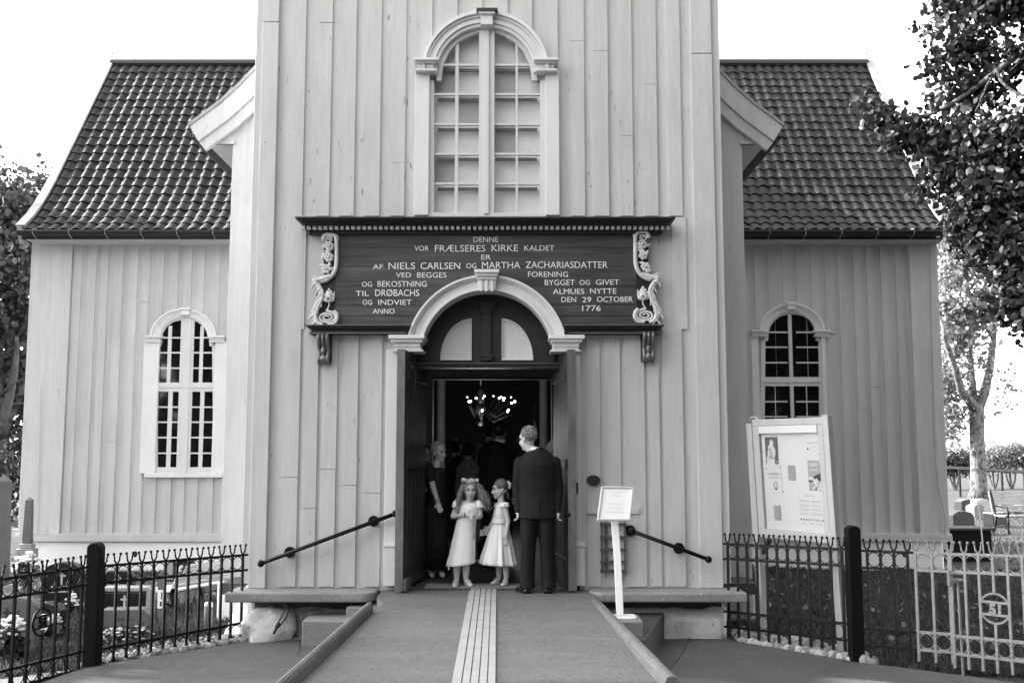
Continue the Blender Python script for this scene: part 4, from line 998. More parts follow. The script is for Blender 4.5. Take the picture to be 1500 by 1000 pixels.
for a in ((0, W_, 0, fw), (0, W_, H_-fw, H_), (0, fw, fw, H_-fw), (W_-fw, W_, fw, H_-fw)): quadblk(mb, a[0], a[1], a[2], a[3], .0005, .012)
part('snap_frame', mb, M['clean_white'], pn, bevel=.004)
mb = MB()
for s_, u, v, w_, h_ in (('VIELSE', .40, .80, .24, .05), ('PÅGÅR', .38, .69, .26, .05), ('WEDDING', .31, .46, .40, .05), ('CEREMONY', .29, .345, .44, .05), ('IN PROGRESS', .25, .22, .52, .05)):
    o_ = c00+ux*(u*W_)+uz*(v*H_)+nn*.0015
    text_mesh(mb, s_, o_, ux, uz, w_*W_, h_*H_*.9, .0, nn, bold=-.008)
part('sign_text', mb, M['ink_faint'], pn)
# ================================================================ NOTICE BOARD
BL = Vector((2.66, 11.0)); BR = Vector((3.21, 10.10)); bd = (BR-BL); BW = bd.length; ang = math.atan2(bd.y, bd.x)
nb = thing('notice_board', 'tall white notice board on two posts, glazed and pinned with papers', 'notice board', (BL.x, BL.y, -.6), ang)
lean = math.tan(R(2.5))
# local frame: x along the board, y behind it, z up; leaning to the left as it rises
def lx(mb):
    mb.v = [(v[0]-lean*v[2]*.58, v[1]-lean*v[2]*.6, v[2]) for v in mb.v]; return mb
zb0, zb1 = 1.16, 2.38
for x0, x1, zt in ((-.05, .03, 2.34), (BW-.06, BW+.02, 2.40)):
    mb = MB(); mb.box(x0, x1, -.045, .03, -.1, zt); part('post', lx(mb), M['board_frame'], nb, world=False, bevel=.005)
mb = MB(); mb.box(.05, BW-.05, -.01, .04, zb0, zb1); cab = part('cabinet', lx(mb), M['board_frame'], nb, world=False, bevel=.004)
mb = MB(); mb.box(.14, BW-.11, -.0145, -.0105, zb0+.08, zb1-.08); part('pinboard', lx(mb), M['paper'], cab, world=False)
mb = MB()
for a in ((.04, BW-.04, zb0-.01, zb0+.08), (.04, BW-.04, zb1-.07, zb1), (.04, .13, zb0+.08, zb1-.07), (BW-.12, BW-.04, zb0+.08, zb1-.07)): mb.box(a[0], a[1], -.045, -.012, a[2], a[3])
part('frame', lx(mb), M['board_frame'], cab, world=False, bevel=.006)
mb = MB(); mb.box(.135, BW-.125, -.05, -.02, zb1-.15, zb1-.072); part('light_strip', lx(mb), M['clean_white'], cab, world=False, bevel=.004)
mb = MB(); mb.box(.131, BW-.121, -.045, -.043, zb0+.081, zb1-.155); part('pane', lx(mb), M['museum_glass'], cab, world=False)
u0b, u1b = .14, BW-.11; v0b, v1b = zb0+.08, zb1-.08
def paper(u, v, w_, h_, m, label, deco, yy=-.0175, rot=0):
    """u, v: top left corner as fractions of the pinboard"""
    x0 = u0b+(u1b-u0b)*u; z1 = v1b-(v1b-v0b)*v; W = (u1b-u0b)*w_; H = (v1b-v0b)*h_
    MM = wmat(nb)
    def tr(mb):
        lx(mb); mb.xform(MM); return mb
    loc = MM@Vector((x0+W/2-lean*z1*.58, -.02-lean*z1*.6, z1-H))
    t = thing('pinned_paper', label, 'paper', loc, 0, 'papers pinned in the notice board')
    mb = MB(); mb.box(x0, x0+W, yy-.001, yy+.001, z1-H, z1); part('sheet', tr(mb), m, t)
    groups = {}
    def rect(key, a, b, c, d, e=0):
        mb = groups.setdefault(key, MB()); mb.box(x0+W*a, x0+W*b, yy-.0022-e, yy-.0012, z1-H*d, z1-H*c)
    def txt(key, s_, a, b, base, h__):
        mb = groups.setdefault(key, MB()); text_mesh(mb, s_, (x0+W*a, yy-.0016, z1-H*base), (1,0,0), (0,0,1), W*(b-a), H*h__, 0, (0,-1,0), bold=.01)
    deco(rect, txt, groups, (x0, z1, W, H, yy))
    for k, mb in groups.items(): part({'ink':'print','ink_soft':'print','ink_faint':'print','photo_dark':'picture','paper':'picture','pin':'pin','pinw':'pin','skin':'picture'}.get(k, 'print'), tr(mb), M['rubber'] if k == 'pin' else M['clean_white'] if k == 'pinw' else M[k], t)
def pin(groups, x, z, yy, dark=True):
    mb = groups.setdefault('pin' if dark else 'pinw', MB()); mb.ball((x, yy-.006, z), (.009, .007, .009), 8, 6)
rp = random.Random(2)
def d_poster(rect, txt, g, b):
    x0, z1, W, H, yy = b; rect('photo_dark', 0, 1, 0, .98)
    mb = g.setdefault('paper', MB())
    for cx, cz, rx, rz in ((.52, .22, .15, .12), (.36, .38, .14, .10), (.55, .55, .26, .24), (.36, .62, .2, .2)):
        mb.prism([(x0+W*(cx+rx*math.cos(k*.42)), z1-H*(cz+rz*math.sin(k*.42))) for k in range(15)], yy-.0032, yy-.0023)
    rect('paper', .08, .72, .70, .99, .001); rect('ink_soft', .44, .70, .76, .80, .0015); pin(g, x0+W*.92, z1-H*.9, yy, False)
paper(.06, .10, .22, .27, M['paper'], 'dark photo poster of two figures in white, top left of the notice board', d_poster)
def d_takk(rect, txt, g, b):
    x0, z1, W, H, yy = b
    for v in (.10, .15): rect('ink_faint', .05, .85, v, v+.015)
    txt('ink', 'TAKKESANG', .05, .82, .34, .085)
    for v in (.41, .47): rect('ink_soft', .10, .78, v, v+.022)
    mb = g.setdefault('ink', MB())
    for r_, w_ in ((.14, .012), (.085, .02)):
        o_ = [(x0+W*.58+W*1.15*r_*math.cos(k*.2618), z1-H*.74+H*r_*1.15*math.sin(k*.2618)) for k in range(24)]; i_ = [(x0+W*.58+W*1.15*(r_-w_)*math.cos(k*.2618), z1-H*.74+H*(r_-w_)*1.15*math.sin(k*.2618)) for k in range(24)]
        mb.band(o_, i_, yy-.0022, yy-.0012, True)
    rect('ink', .53, .66, .86, .93)
    for k in range(6): rect('ink_faint', .05, .30, .58+k*.05, .59+k*.05)
    for a, c in ((.98, .02), (-.06, .08), (1.05, .98)): pin(g, x0+W*a, z1-H*c, yy, False)
paper(.06, .385, .25, .25, M['paper'], 'white sheet headed TAKKESANG with a ring drawing, under the photo poster', d_takk)
def d_note(rect, txt, g, b):
    x0, z1, W, H, yy = b
    for k in range(9): rect('ink_soft', .08, .9-.1*(k % 3), .14+k*.085, .155+k*.085)
    pin(g, x0+W*.5, z1-H*.04, yy, False)
paper(.43, .375, .125, .145, M['paper_grey'], 'small grey note in the middle of the notice board', d_note)
paper(.145, .765, .12, .145, M['paper_grey'], 'small grey note low on the left of the notice board', d_note)
def d_top(rect, txt, g, b):
    x0, z1, W, H, yy = b
    for v, a, c in ((.0, .0, 1), (.03, .05, .95), (.06, .3, .7), (.5, .1, .9), (.54, .15, .8), (.66, .4, .7)): rect('ink_soft', a, c, v, v+.018)
    for a, c in ((.12, .74), (.96, .70), (.92, .92)): pin(g, x0+W*a, z1-H*c, yy)
paper(.76, .025, .23, .26, M['paper'], 'white sheet with small print and three black pins, top right of the notice board', d_top)
def d_dark(rect, txt, g, b):
    x0, z1, W, H, yy = b; rect('ink_soft', 0, 1, 0, 1); mb = g.setdefault('ink', MB())
    mb.prism([(x0, z1-H*.62), (x0+W, z1-H*.38), (x0+W, z1-H*.66), (x0, z1-H*.72)], yy-.003, yy-.0023)
    mb = g.setdefault('paper', MB())
    for k in range(16):
        cx, cz = rp.uniform(.08, .92), rp.uniform(.58, .94); mb.prism([(x0+W*(cx+.08*math.cos(q*.7)), z1-H*(cz+.05*math.sin(q*.7))) for q in range(9)], yy-.0034-.0001*k, yy-.0030-.0001*k)
    for v in (.10, .16, .30): rect('ink_faint', .1, .7, v, v+.025, .0005)
    pin(g, x0+W*.88, z1-H*.05, yy, False); pin(g, x0+W*.5, z1-H*.93, yy)
paper(.765, .325, .225, .285, M['paper_grey'], 'dark grey event poster with pale shapes, on the right of the notice board', d_dark)
def d_plan(rect, txt, g, b):
    x0, z1, W, H, yy = b; rect('ink_faint', .02, .98, .12, .80); rect('ink_soft', .3, .62, .03, .06)
    for c0 in (.06, .52):
        for k in range(13):
            rect('ink_soft' if k % 3 else 'paper', c0, c0+rp.uniform(.25, .42), .16+k*.048, .178+k*.048, .0005)
    for k in range(9): rect('ink', .08+k*.1, .08+k*.1+rp.uniform(.02, .05), .85, .91, .0003)
    for a in (.2, .5, .8): pin(g, x0+W*a, z1-H*1.0, yy, False)
paper(.555, .645, .44, .27, M['paper'], 'wide printed programme sheet, bottom right of the notice board', d_plan)
mb = MB(); mb.tube([(-.03, 0, 2.36), (.0, -.01, 2.41), (.05, 0, 2.41), (.09, 0, 2.38)], .006, 5); part('cable', lx(mb), M['clean_white'], nb, world=False)
mb = MB(); mb.prism([(-.02, .9), (.16, 1.12), (.12, 1.14), (-.02, .98)], .0, .03); part('brace', lx(mb), M['rubber'], nb, world=False)
# ================================================================ FENCES
def finial_mb():
    mb = MB()
    for s_ in (-1, 1):
        mb.tube([(0, 0, 0), (s_*.008, 0, .018), (s_*.024, 0, .045), (s_*.026, 0, .075), (s_*.033, 0, .098)], [.009, .009, .009, .008, .008], 6)
        mb.ball((s_*.034, 0, .104), .014, 8, 6)
    return mb
mesh_cache = {}
def fence(name, label, cat, A, B, mtl, n, z_top, z_low, group, below=.10, skip=(), ring_m=None, plate=None, heights=None, ends=True, posts=()):
    """A, B ground points (x, y); heights of the four rails relative to z=0 at A and B"""
    A, B = Vector((A[0], A[1], 0)), Vector((B[0], B[1], 0)); L = (B-A).length; rz_ = math.atan2(B.y-A.y, B.x-A.x)
    t = thing(name, label, cat, (A.x, A.y, z_low[0]-below), rz_, group); zb = z_low[0]-below
    d = .155   # ring row height
    dz_t = (z_top[1]-z_top[0]); dz_l = (z_low[1]-z_low[0]); sp = L/n
    def zt(u): return z_top[0]+dz_t*u/L-zb
    def zl(u): return z_low[0]+dz_l*u/L-zb
    for f_, o_ in ((zt, 0), (zt, -d), (zl, 0), (zl, d)):
        mb = MB(); y_ = .009
        mb.hexa([(0, -y_, f_(0)+o_-.011), (L, -y_, f_(L)+o_-.011), (L, y_, f_(L)+o_-.011), (0, y_, f_(0)+o_-.011)], [(0, -y_, f_(0)+o_+.011), (L, -y_, f_(L)+o_+.011), (L, y_, f_(L)+o_+.011), (0, y_, f_(0)+o_+.011)])
        part('rail', mb, mtl, t, world=False)
    for k in range(n if not ends else n+1):
        u = (k+.5)*sp if not ends else k*sp
        mb = MB(); lo = -below+zl(u); hi = zt(u)
        if plate is not None and k == plate[0]:
            zc, r_ = plate[1]-zb, plate[2]
            mb.box(u-.011, u+.011, -.011, .011, lo, zc-r_); mb.box(u-.011, u+.011, -.011, .011, zc+r_, hi)
        else: mb.box(u-.011, u+.011, -.011, .011, lo, hi)
        fm = finial_mb(); fm.v = [(v[0]+u, v[1], v[2]+hi-.004) for v in fm.v]; mb.add(fm.v, fm.f)
        part('picket', mb, mtl, t, world=False)
    key = (mtl.name,)
    if key not in mesh_cache:
        mb = MB(); mb.tube([(.066*math.cos(2*math.pi*k/24), 0, .066*math.sin(2*math.pi*k/24)) for k in range(24)], .0055, 6, closed=True); mesh_cache[key] = mb.mesh('ring', mtl, True)
    for k in range(n):
        u = (k+.5)*sp if ends else (k+1)*sp
        if u > L-.02: continue
        for zz in (zt(u)-d/2, zl(u)+d/2):
            o = link('ring', mesh_cache[key], t); o.location = (u, 0, zz); o.scale = (min(1, sp*.5/.072), 1, 1)
    if plate is not None:
        k, zc, r_ = plate; u = (k+.5)*sp if not ends else k*sp; zc -= zb
        mb = MB(); mb.tube([(u+r_*math.cos(2*math.pi*q/32), 0, zc+r_*math.sin(2*math.pi*q/32)) for q in range(32)], .011, 6, closed=True)
        for s_ in (-.42, .42): hw = r_*math.sqrt(1-s_*s_); mb.box(u-hw, u+hw, -.009, .009, zc+s_*r_-.009, zc+s_*r_+.009)
        pm = part('number_ring', mb, mtl, t, world=False)
        mb = MB(); text_mesh(mb, '51', (u-r_*.38, -.012, zc-r_*.34), (1,0,0), (0,0,1), r_*.8, r_*.66, 0, (0,-1,0), bold=.05)
        k_ = len(mb.v); mb2 = MB(); mb2.add(mb.v, mb.f); mb2.add([(v[0], v[1]+.016, v[2]) for v in mb.v], mb.f); part('number', mb2, mtl, pm, world=False)
    return t
def zr(x, y, Y): return P(x, y, Y).z
fence('iron_fence', 'black iron fence panel with ring rails between the left black post and the tower', 'fence', (P(140, 900, 9.62).x, 9.62), (P(361, 900, 10.85).x, 10.85), M['iron'], 13,
      (zr(140, 829, 9.62), zr(361, 812, 10.85)), (zr(140, 977, 9.62), zr(361, 933, 10.85)), 'iron fence panels', below=.085, ends=False)
fence('iron_fence', 'black iron fence panel in front of the notice board, from tower to right black post', 'fence', (P(1060, 850, 10.9).x, 10.9), (P(1243, 850, 9.8).x, 9.8), M['iron'], 12,
      (zr(1062, 796, 10.9), zr(1243, 804, 9.8)), (zr(1062, 917, 10.9), zr(1243, 938, 9.8)), 'iron fence panels', below=.10, ends=False)
fence('iron_gate', 'black iron gate with the number 51 in a ring, in front of the gravestones', 'gate', (P(-60, 900, 8.0).x, 8.0), (P(127, 900, 9.5).x, 9.5), M['iron'], 9,
      (zr(-60, 856, 8.0), zr(127, 830, 9.5)), (zr(-60, 1030, 8.0), zr(127, 978, 9.5)), 'iron gates', below=.08, ends=False, plate=(5, zr(53.5, 912, 8.85), .112))
fence('iron_fence', 'short black iron fence panel right of the right black post', 'fence', (P(1262, 850, 9.72).x, 9.72), (P(1341, 850, 9.42).x, 9.42), M['iron'], 4,
      (zr(1262, 806, 9.72), zr(1341, 809, 9.42)), (zr(1262, 945, 9.72), zr(1341, 951, 9.42)), 'iron fence panels', below=.10, ends=False)
fence('iron_fence', 'narrow iron fence piece coloured sunlit grey between the black panel and the grey gate', 'fence', (P(1342, 850, 9.41).x, 9.41), (P(1391, 850, 9.22).x, 9.22), M['iron_sunlit'], 2,  # split from the black panel where the sun begins; sunlight is in the colour
      (zr(1342, 809, 9.41), zr(1391, 810.5, 9.22)), (zr(1342, 951, 9.41), zr(1391, 955, 9.22)), 'iron fence panels', below=.10, ends=True)
fence('iron_gate', 'iron gate coloured sunlit grey with the number 51 in a ring, at the right edge', 'gate', (P(1394, 850, 9.20).x, 9.20), (P(1640, 850, 8.2).x, 8.2), M['iron_sunlit'], 11,
      (zr(1394, 811, 9.20), zr(1640, 818, 8.2)), (zr(1394, 957, 9.20), zr(1640, 985, 8.2)), 'iron gates', below=.12, ends=True, plate=(3, zr(1463, 890.5, 8.95), .125))
q = P(1397, 845, 9.2); mb = MB(); mb.box(q.x-.05, q.x+.06, 9.14, 9.2, q.z-.03, q.z-.01); mb.box(q.x-.06, q.x-.035, 9.15, 9.2, q.z-.07, q.z+.06); mb.tube([(q.x-.05, 9.15, q.z+.04), (q.x+.09, 9.13, q.z+.03), (q.x+.1, 9.13, q.z-.02), (q.x+.02, 9.13, q.z-.02)], .011, 6); mb.tube([(q.x+.02, 9.17, q.z), (q.x+.035, 9.17, -.62)], .012, 6)
solo('gate_bolt', mb, M['iron_sunlit'], 'grey iron bolt and latch where the sunlit gate meets the fence', 'latch', (q.x, 9.17, -.6))
def gpost(x, ybase, ytop, Y, wpx, label):
    b, tp = P(x, ybase, Y), P(x, ytop, Y); w_ = wpx*Y/1500/2; mb = MB()
    H = tp.z; pts = [(b.x-w_, -1.0), (b.x+w_, -1.0), (b.x+w_, H-w_)]+[(b.x+w_*math.cos(R(a)), H-w_*.8+w_*.8*math.sin(R(a))) for a in range(0, 181, 15)]+[(b.x-w_, H-w_)]
    mb.prism(pts, Y-.065, Y+.065)
    solo('gate_post', mb, M['post_wood'], label, 'post', (b.x, Y, gz(b.x, Y)), 'black gate posts', bevel=.012)
gpost(133, 990, 794, 9.6, 20, 'black round-topped wooden post on the left, between gate and fence')
gpost(1255, 968, 769, 9.78, 19, 'black round-topped wooden post on the right, beside the notice board')
mb = MB(); q = P(129, 846, 9.55)
# ================================================================ FOLIAGE HELPERS
def leaves_mesh(name, mtl, centers, size, seed, droop=.3, squash=1.0):
    """many leaf-sized folded blades; centers is (n,3)"""
    rg = np.random.default_rng(seed); n = len(centers)
    d = rg.normal(size=(n, 3)); d[:, 2] -= droop; d /= np.linalg.norm(d, axis=1)[:, None]
    a = rg.normal(size=(n, 3)); a -= d*(a*d).sum(1)[:, None]; a /= np.linalg.norm(a, axis=1)[:, None]
    nn = np.cross(d, a); s = size*rg.uniform(.6, 1.25, n)[:, None]
    b0 = centers; tip = centers+d*s
    l1 = centers+d*s*.28+a*s*.40+nn*s*.10; l2 = centers+d*s*.72+a*s*.30+nn*s*.10
    r1 = centers+d*s*.28-a*s*.40+nn*s*.10; r2 = centers+d*s*.72-a*s*.30+nn*s*.10
    V = np.stack([b0, l1, l2, tip, r2, r1], 1).reshape(-1, 3)
    idx = (np.arange(n)*6)[:, None]
    Fq = np.concatenate([idx+np.array([[0, 1, 2, 3]]), idx+np.array([[0, 3, 4, 5]])], 1).reshape(-1)
    me = bpy.data.meshes.new(name); me.vertices.add(len(V)); me.vertices.foreach_set('co', V.reshape(-1).astype(np.float32))
    me.loops.add(len(Fq)); me.loops.foreach_set('vertex_index', Fq.astype(np.int32)); nf = len(Fq)//4
    me.polygons.add(nf); me.polygons.foreach_set('loop_start', np.arange(0, nf*4, 4, dtype=np.int32)); me.polygons.foreach_set('loop_total', np.full(nf, 4, np.int32))
    me.materials.append(mtl); me.update(calc_edges=True); return me
def blob_points(blobs, seed, per=14, spread=.16, shell=.55):
    rg = np.random.default_rng(seed); out = []
    for c, r, n in blobs:
        k = max(1, n//per); d = rg.normal(size=(k, 3)); d /= np.linalg.norm(d, axis=1)[:, None]
        rad = shell+(1-shell)*rg.uniform(0, 1, k); rad = np.where(rg.uniform(size=k) < .3, rg.uniform(0, 1, k), rad)
        cc = np.array(c)+d*rad[:, None]*np.array(r)
        q = np.repeat(cc, per, 0)+rg.normal(size=(k*per, 3))*spread
        out.append(q)
    return np.concatenate(out)
def limb_tree(mb, base, tops, r0, seed, lean=(0, 0), fork=.45):
    """trunk with limbs running to the given tops"""
    rr = random.Random(seed); base = Vector(base); ctr = sum((Vector(t) for t in tops), Vector())/len(tops)
    fk = base+(ctr-base)*fork; fk.x = base.x+(ctr.x-base.x)*.25+lean[0]; fk.y = base.y+(ctr.y-base.y)*.25+lean[1]
    n = 9; pth = [base+(fk-base)*(i/n)+Vector((rr.uniform(-1, 1), rr.uniform(-1, 1), 0))*r0*.25*(i > 0) for i in range(n+1)]
    mb.tube(pth, [r0*(1.35 if i == 0 else 1.12 if i == 1 else 1-.35*i/n) for i in range(n+1)], 12)
    for t in tops:
        t = Vector(t); m = 7; side = Vector((rr.uniform(-1, 1), rr.uniform(-1, 1), rr.uniform(-.2, .6)))*(t-fk).length*.12
        pt = [fk+(t-fk)*(i/m)+side*math.sin(math.pi*i/m) for i in range(m+1)]
        mb.tube(pt, [r0*.55*(1-.88*i/m) for i in range(m+1)], 8)
        for _ in range(3):
            s_ = pt[rr.randint(2, 5)]; e_ = s_+Vector((rr.uniform(-1, 1), rr.uniform(-1, 1), rr.uniform(-.1, .9)))*(t-fk).length*.35
            mb.tube([s_, (s_+e_)/2+Vector((0, 0, .1)), e_], [r0*.2, r0*.12, r0*.03], 6)
def tree(name, label, base, tops, r0, blobs, leaf, size, seed, bark, group=None, per=14, spread=.25):
    t = thing(name, label, 'tree', base, 0, group)
    mb = MB(); limb_tree(mb, base, tops, r0, seed); part('trunk', mb, bark, t, smooth=True)
    pts = blob_points(blobs, seed, per, spread)-np.array(base)
    link('crown', leaves_mesh('crown', leaf, pts, size, seed), t); return t
rt = random.Random(77)
def auto_tree(name, label, x, y, h, w, seed, leaf, bark, n=5000, size=.22, group=None, low=.25):
    rr = random.Random(seed); z = gz(x, y); bl = []; tops = []
    for k in range(9):
        an = rr.uniform(0, 6.28); q = rr.uniform(.1, .75); zz = z+h*rr.uniform(low+.1, .86)
        c = (x+w*q*math.cos(an)*.8, y+w*q*math.sin(an)*.8, zz); s_ = w*rr.uniform(.32, .55)
        bl.append((c, (s_, s_, s_*.75), n//9)); tops.append(c)
    bl.append(((x, y, z+h*.86), (w*.4, w*.4, h*.13), n//9))
    return tree(name, label, (x, y, z-.1), tops, .022*h+.06, bl, leaf, size, seed, bark, group, spread=w*.09)
# --- trees behind the church on the left, dark against the sky
auto_tree('leafy_tree', 'dark leafy tree at the left edge behind the gravestones, nearest to the church wall', -12.9, 26, 9.6, 3.2, 3, M['leaf_dark'], M['bark'], 14000, .17, 'dark trees left of the church', .02)
auto_tree('leafy_tree', 'tall dark leafy tree behind the other left tree, crown against the sky', -15.9, 31, 10.6, 4.0, 5, M['leaf_dark'], M['bark'], 14000, .18, 'dark trees left of the church', .02)
auto_tree('leafy_tree', 'dark broad tree low behind the obelisks on the left', -16.5, 27, 7.4, 4.2, 8, M['leaf_dark'], M['bark'], 12000, .18, 'dark trees left of the church', .0)
mb = MB()
# trees left of and behind the viewpoint: they shade the asphalt and stand in the window reflections
auto_tree('shade_tree', 'leafy tree out of view on the left that shades the asphalt', -16.0, 12.0, 14.2, 3.7, 11, M['leaf_dark'], M['bark'], 20000, .5, low=.60)
auto_tree('shade_tree', 'second leafy tree out of view on the left beyond the gate', -17.5, 7.0, 14.5, 4.8, 12, M['leaf_dark'], M['bark'], 16000, .5, low=.42)
for k, (x, y, h, w_) in enumerate(((-26, -16, 15, 8), (-14, -20, 16, 8), (-2, -22, 15, 8), (9, -20, 16, 8), (19, -15, 16, 8))):
    auto_tree('shade_tree', 'leafy tree across the road behind the viewpoint, number %s from the left' % ('one', 'two', 'three', 'four', 'five')[k], x, y, h, w_, 40+k, M['leaf_dark'], M['bark'], 6000, 1.0, low=-.05)
auto_tree('shade_tree', 'broad leafy tree added out of view on the right to darken the right wing', 10.5, 3.0, 14.5, 7.5, 61, M['leaf_dark'], M['bark'], 20000, .8, low=.14)  # added to block sky light from the right wing
auto_tree('shade_tree', 'tall leafy tree added out of view behind the viewpoint to darken the right wing', 7.0, -4.5, 15, 6.5, 63, M['leaf_dark'], M['bark'], 14000, .8, low=.22)  # also added, hides more of the sky from the right wing
auto_tree('shade_tree', 'spreading leafy tree out of view on the left beyond the graves', -16.0, 16.4, 11.6, 4.0, 64, M['leaf_dark'], M['bark'], 16000, .45, low=.72)
auto_tree('shade_tree', 'second broad leafy tree added out of view beyond the gate to darken the right wing', 14.5, 10.5, 13.5, 5.5, 62, M['leaf_dark'], M['bark'], 14000, .6, low=.08)  # another unseen blocker of sky light for the right wing
# --- big near tree at the upper right
def B(x, y, D, rpx, n, f=1.0): c = P(x, y, D); r = rpx*D/1500; return ((c.x, c.y, c.z), (r, r*1.2*f, r), n)
near_blobs = [B(1500, -10, 8.2, 52, 420), B(1440, 0, 8.2, 58, 360), B(1385, 12, 8.4, 32, 110), B(1420, 70, 8.3, 50, 300), B(1375, 85, 8.3, 24, 70), B(1395, 130, 8.3, 34, 120), B(1440, 125, 8.2, 42, 240),
 B(1490, 85, 8.0, 36, 130), B(1362, 45, 8.4, 18, 24), B(1370, 155, 8.4, 20, 30), B(1410, 165, 8.2, 26, 70),
 B(1290, 172, 8.6, 22, 100), B(1265, 152, 8.6, 14, 34), B(1325, 190, 8.5, 30, 170), B(1305, 205, 8.5, 20, 60), B(1360, 205, 8.4, 36, 240), B(1400, 215, 8.2, 42, 330), B(1445, 205, 8.0, 46, 380), B(1490, 195, 7.8, 46, 380), B(1375, 245, 8.3, 30, 170),
 B(1365, 275, 8.4, 18, 50), B(1410, 265, 8.2, 42, 380), B(1455, 265, 8.0, 54, 560), B(1500, 270, 7.9, 54, 560), B(1425, 315, 8.1, 40, 340), B(1470, 330, 8.0, 52, 560), B(1505, 345, 7.9, 50, 500), B(1448, 370, 8.1, 32, 200), B(1485, 395, 8.0, 36, 260), B(1410, 340, 8.2, 20, 60), B(1470, 440, 8.0, 30, 110), B(1500, 460, 7.9, 34, 180), B(1440, 452, 8.1, 18, 36), B(1500, 420, 7.9, 24, 120),
 B(1580, 40, 8.2, 90, 600), B(1590, 200, 7.9, 100, 800), B(1600, 340, 7.8, 100, 700), B(1700, 120, 8.2, 130, 700), B(1700, 300, 8.0, 120, 600), B(1560, -120, 8.4, 120, 500), B(1680, -100, 8.4, 140, 500), B(1440, -90, 8.4, 70, 250),
 B(1400, -230, 10, 110, 1500), B(1550, -380, 11, 150, 2200), B(1290, -330, 12, 110, 1500), B(1430, -470, 13, 150, 2200), B(1650, -250, 10, 140, 1800), B(1340, -560, 13, 140, 1800), B(1700, -500, 11, 160, 2000)]  # lumps above the frame, added to shade the right wing
tb = P(1800, 660, 8.4); tbase = (tb.x, 8.4, gz(tb.x, 8.4)-.1)
t = thing('broadleaf_tree', 'big near broadleaf tree reaching in from the right, its boughs hanging over the wing roof', 'tree', tbase)
mb = MB()
def bough(pts, r0, r1, n=8):
    V = [P(*p) for p in pts]
    for _ in range(2):
        Q = [V[0]]
        for a, b in zip(V, V[1:]): Q += [a*.75+b*.25, a*.25+b*.75]
        V = Q+[V[-1]]
    mb.tube(V, [r0+(r1-r0)*i/(len(V)-1) for i in range(len(V))], n)
mb.tube([(tbase[0], 8.4, tbase[2]), (tbase[0]-.03, 8.4, .6), (tbase[0]-.1, 8.35, 2.2), (tbase[0]-.2, 8.3, 3.4), (tbase[0]-.2, 8.4, 5.2)], [.34, .26, .23, .18, .06], 12)
bough(((1785, 330, 8.3), (1690, 170, 8.2), (1590, 80, 8.1), (1500, 72, 8.0), (1462, 104, 8.0), (1430, 128, 8.1), (1390, 156, 8.2), (1345, 174, 8.4), (1310, 166, 8.5), (1270, 150, 8.6)), .045, .004)
bough(((1460, 105, 8.0), (1468, 122, 7.95), (1490, 138, 7.9), (1510, 142, 7.85)), .016, .008)
bough(((1458, 107, 8.0), (1448, 120, 8.0), (1436, 150, 8.0), (1428, 165, 8.0)), .012, .004)
bough(((1446, 124, 8.0), (1440, 138, 8.0), (1432, 158, 8.0)), .009, .003)
bough(((1404, 150, 8.2), (1410, 170, 8.2), (1408, 205, 8.2)), .012, .003)
bough(((1400, 60, 8.3), (1420, 40, 8.3), (1470, 20, 8.3), (1600, 60, 8.3)), .006, .03)
bough(((1785, 330, 8.3), (1640, 300, 8.1), (1540, 280, 8.0), (1470, 290, 8.0), (1410, 310, 8.1)), .08, .008)
bough(((1785, 420, 8.3), (1640, 420, 8.1), (1540, 440, 8.0), (1480, 445, 8.0)), .06, .006)
bough(((1790, 260, 8.3), (1660, 40, 8.3), (1540, -60, 8.4), (1440, -90, 8.4)), .08, .01)
rtw = random.Random(8)
for c, r, n in near_blobs[:52]:
    for _ in range(3):
        c_ = Vector(c); e_ = c_+Vector((rtw.uniform(-1, .5), rtw.uniform(-1, 1), rtw.uniform(-1, .8)))*r[0]*1.1; s_ = c_+Vector((rtw.uniform(.4, 1.2), rtw.uniform(-.4, .4), rtw.uniform(-.2, .8)))*r[0]
        mb.tube([s_, (s_+e_)/2+Vector((0, 0, .03)), e_], [.007, .005, .002], 5)
part('trunk', mb, M['bark'], t, smooth=True)
near_blobs = [(c, r, int(n*1.75)) for c, r, n in near_blobs]
pts = blob_points(near_blobs, 9, 7, .055, .3)-np.array(tbase)
link('crown', leaves_mesh('crown', M['leaf_near'], pts, .064, 4, droop=.5), t)
# --- pale tree beyond the graves on the right
DT = 41.0; q = P(1432, 728, DT)
def Bt(x, y, rpx, n, D=DT): c = P(x, y, D); r = rpx*D/1500; return ((c.x, c.y, c.z), (r, r, r), n)
t = thing('pale_tree', 'tall pale-leaved tree with a thick mottled trunk beyond the graves on the right', 'tree', (q.x, DT, gz(q.x, DT)-.1))
mb = MB()
def bt(pts, rs, n=10): mb.tube([P(*p) for p in pts], rs, n)
mb.tube([P(1433, 733, DT), P(1434, 718, DT), P(1433, 680, DT), P(1431, 640, DT), P(1431, 605, DT), P(1428, 592, DT)], [.42, .32, .29, .28, .29, .30], 14)
bt(((1430, 598, DT), (1418, 585, DT-.5), (1408, 572, DT-1), (1400, 540, DT-1.5), (1385, 500, DT-2), (1380, 470, DT-2)), [.2, .19, .16, .12, .1, .06])
bt(((1432, 600, DT), (1442, 575, DT), (1450, 540, DT), (1455, 500, DT+.5), (1458, 450, DT+.5), (1452, 410, DT+.5)), [.22, .2, .15, .13, .1, .08])
bt(((1426, 596, DT), (1424, 560, DT+.5), (1420, 520, DT+1), (1422, 480, DT+1), (1416, 430, DT+1), (1418, 395, DT+1)), [.2, .16, .13, .11, .09, .05])
bt(((1456, 500, DT+.5), (1440, 470, DT), (1400, 440, DT-1), (1380, 425, DT-1)), [.07, .06, .05, .03])
bt(((1416, 430, DT+1), (1440, 400, DT+1), (1470, 390, DT+1)), [.06, .05, .03])
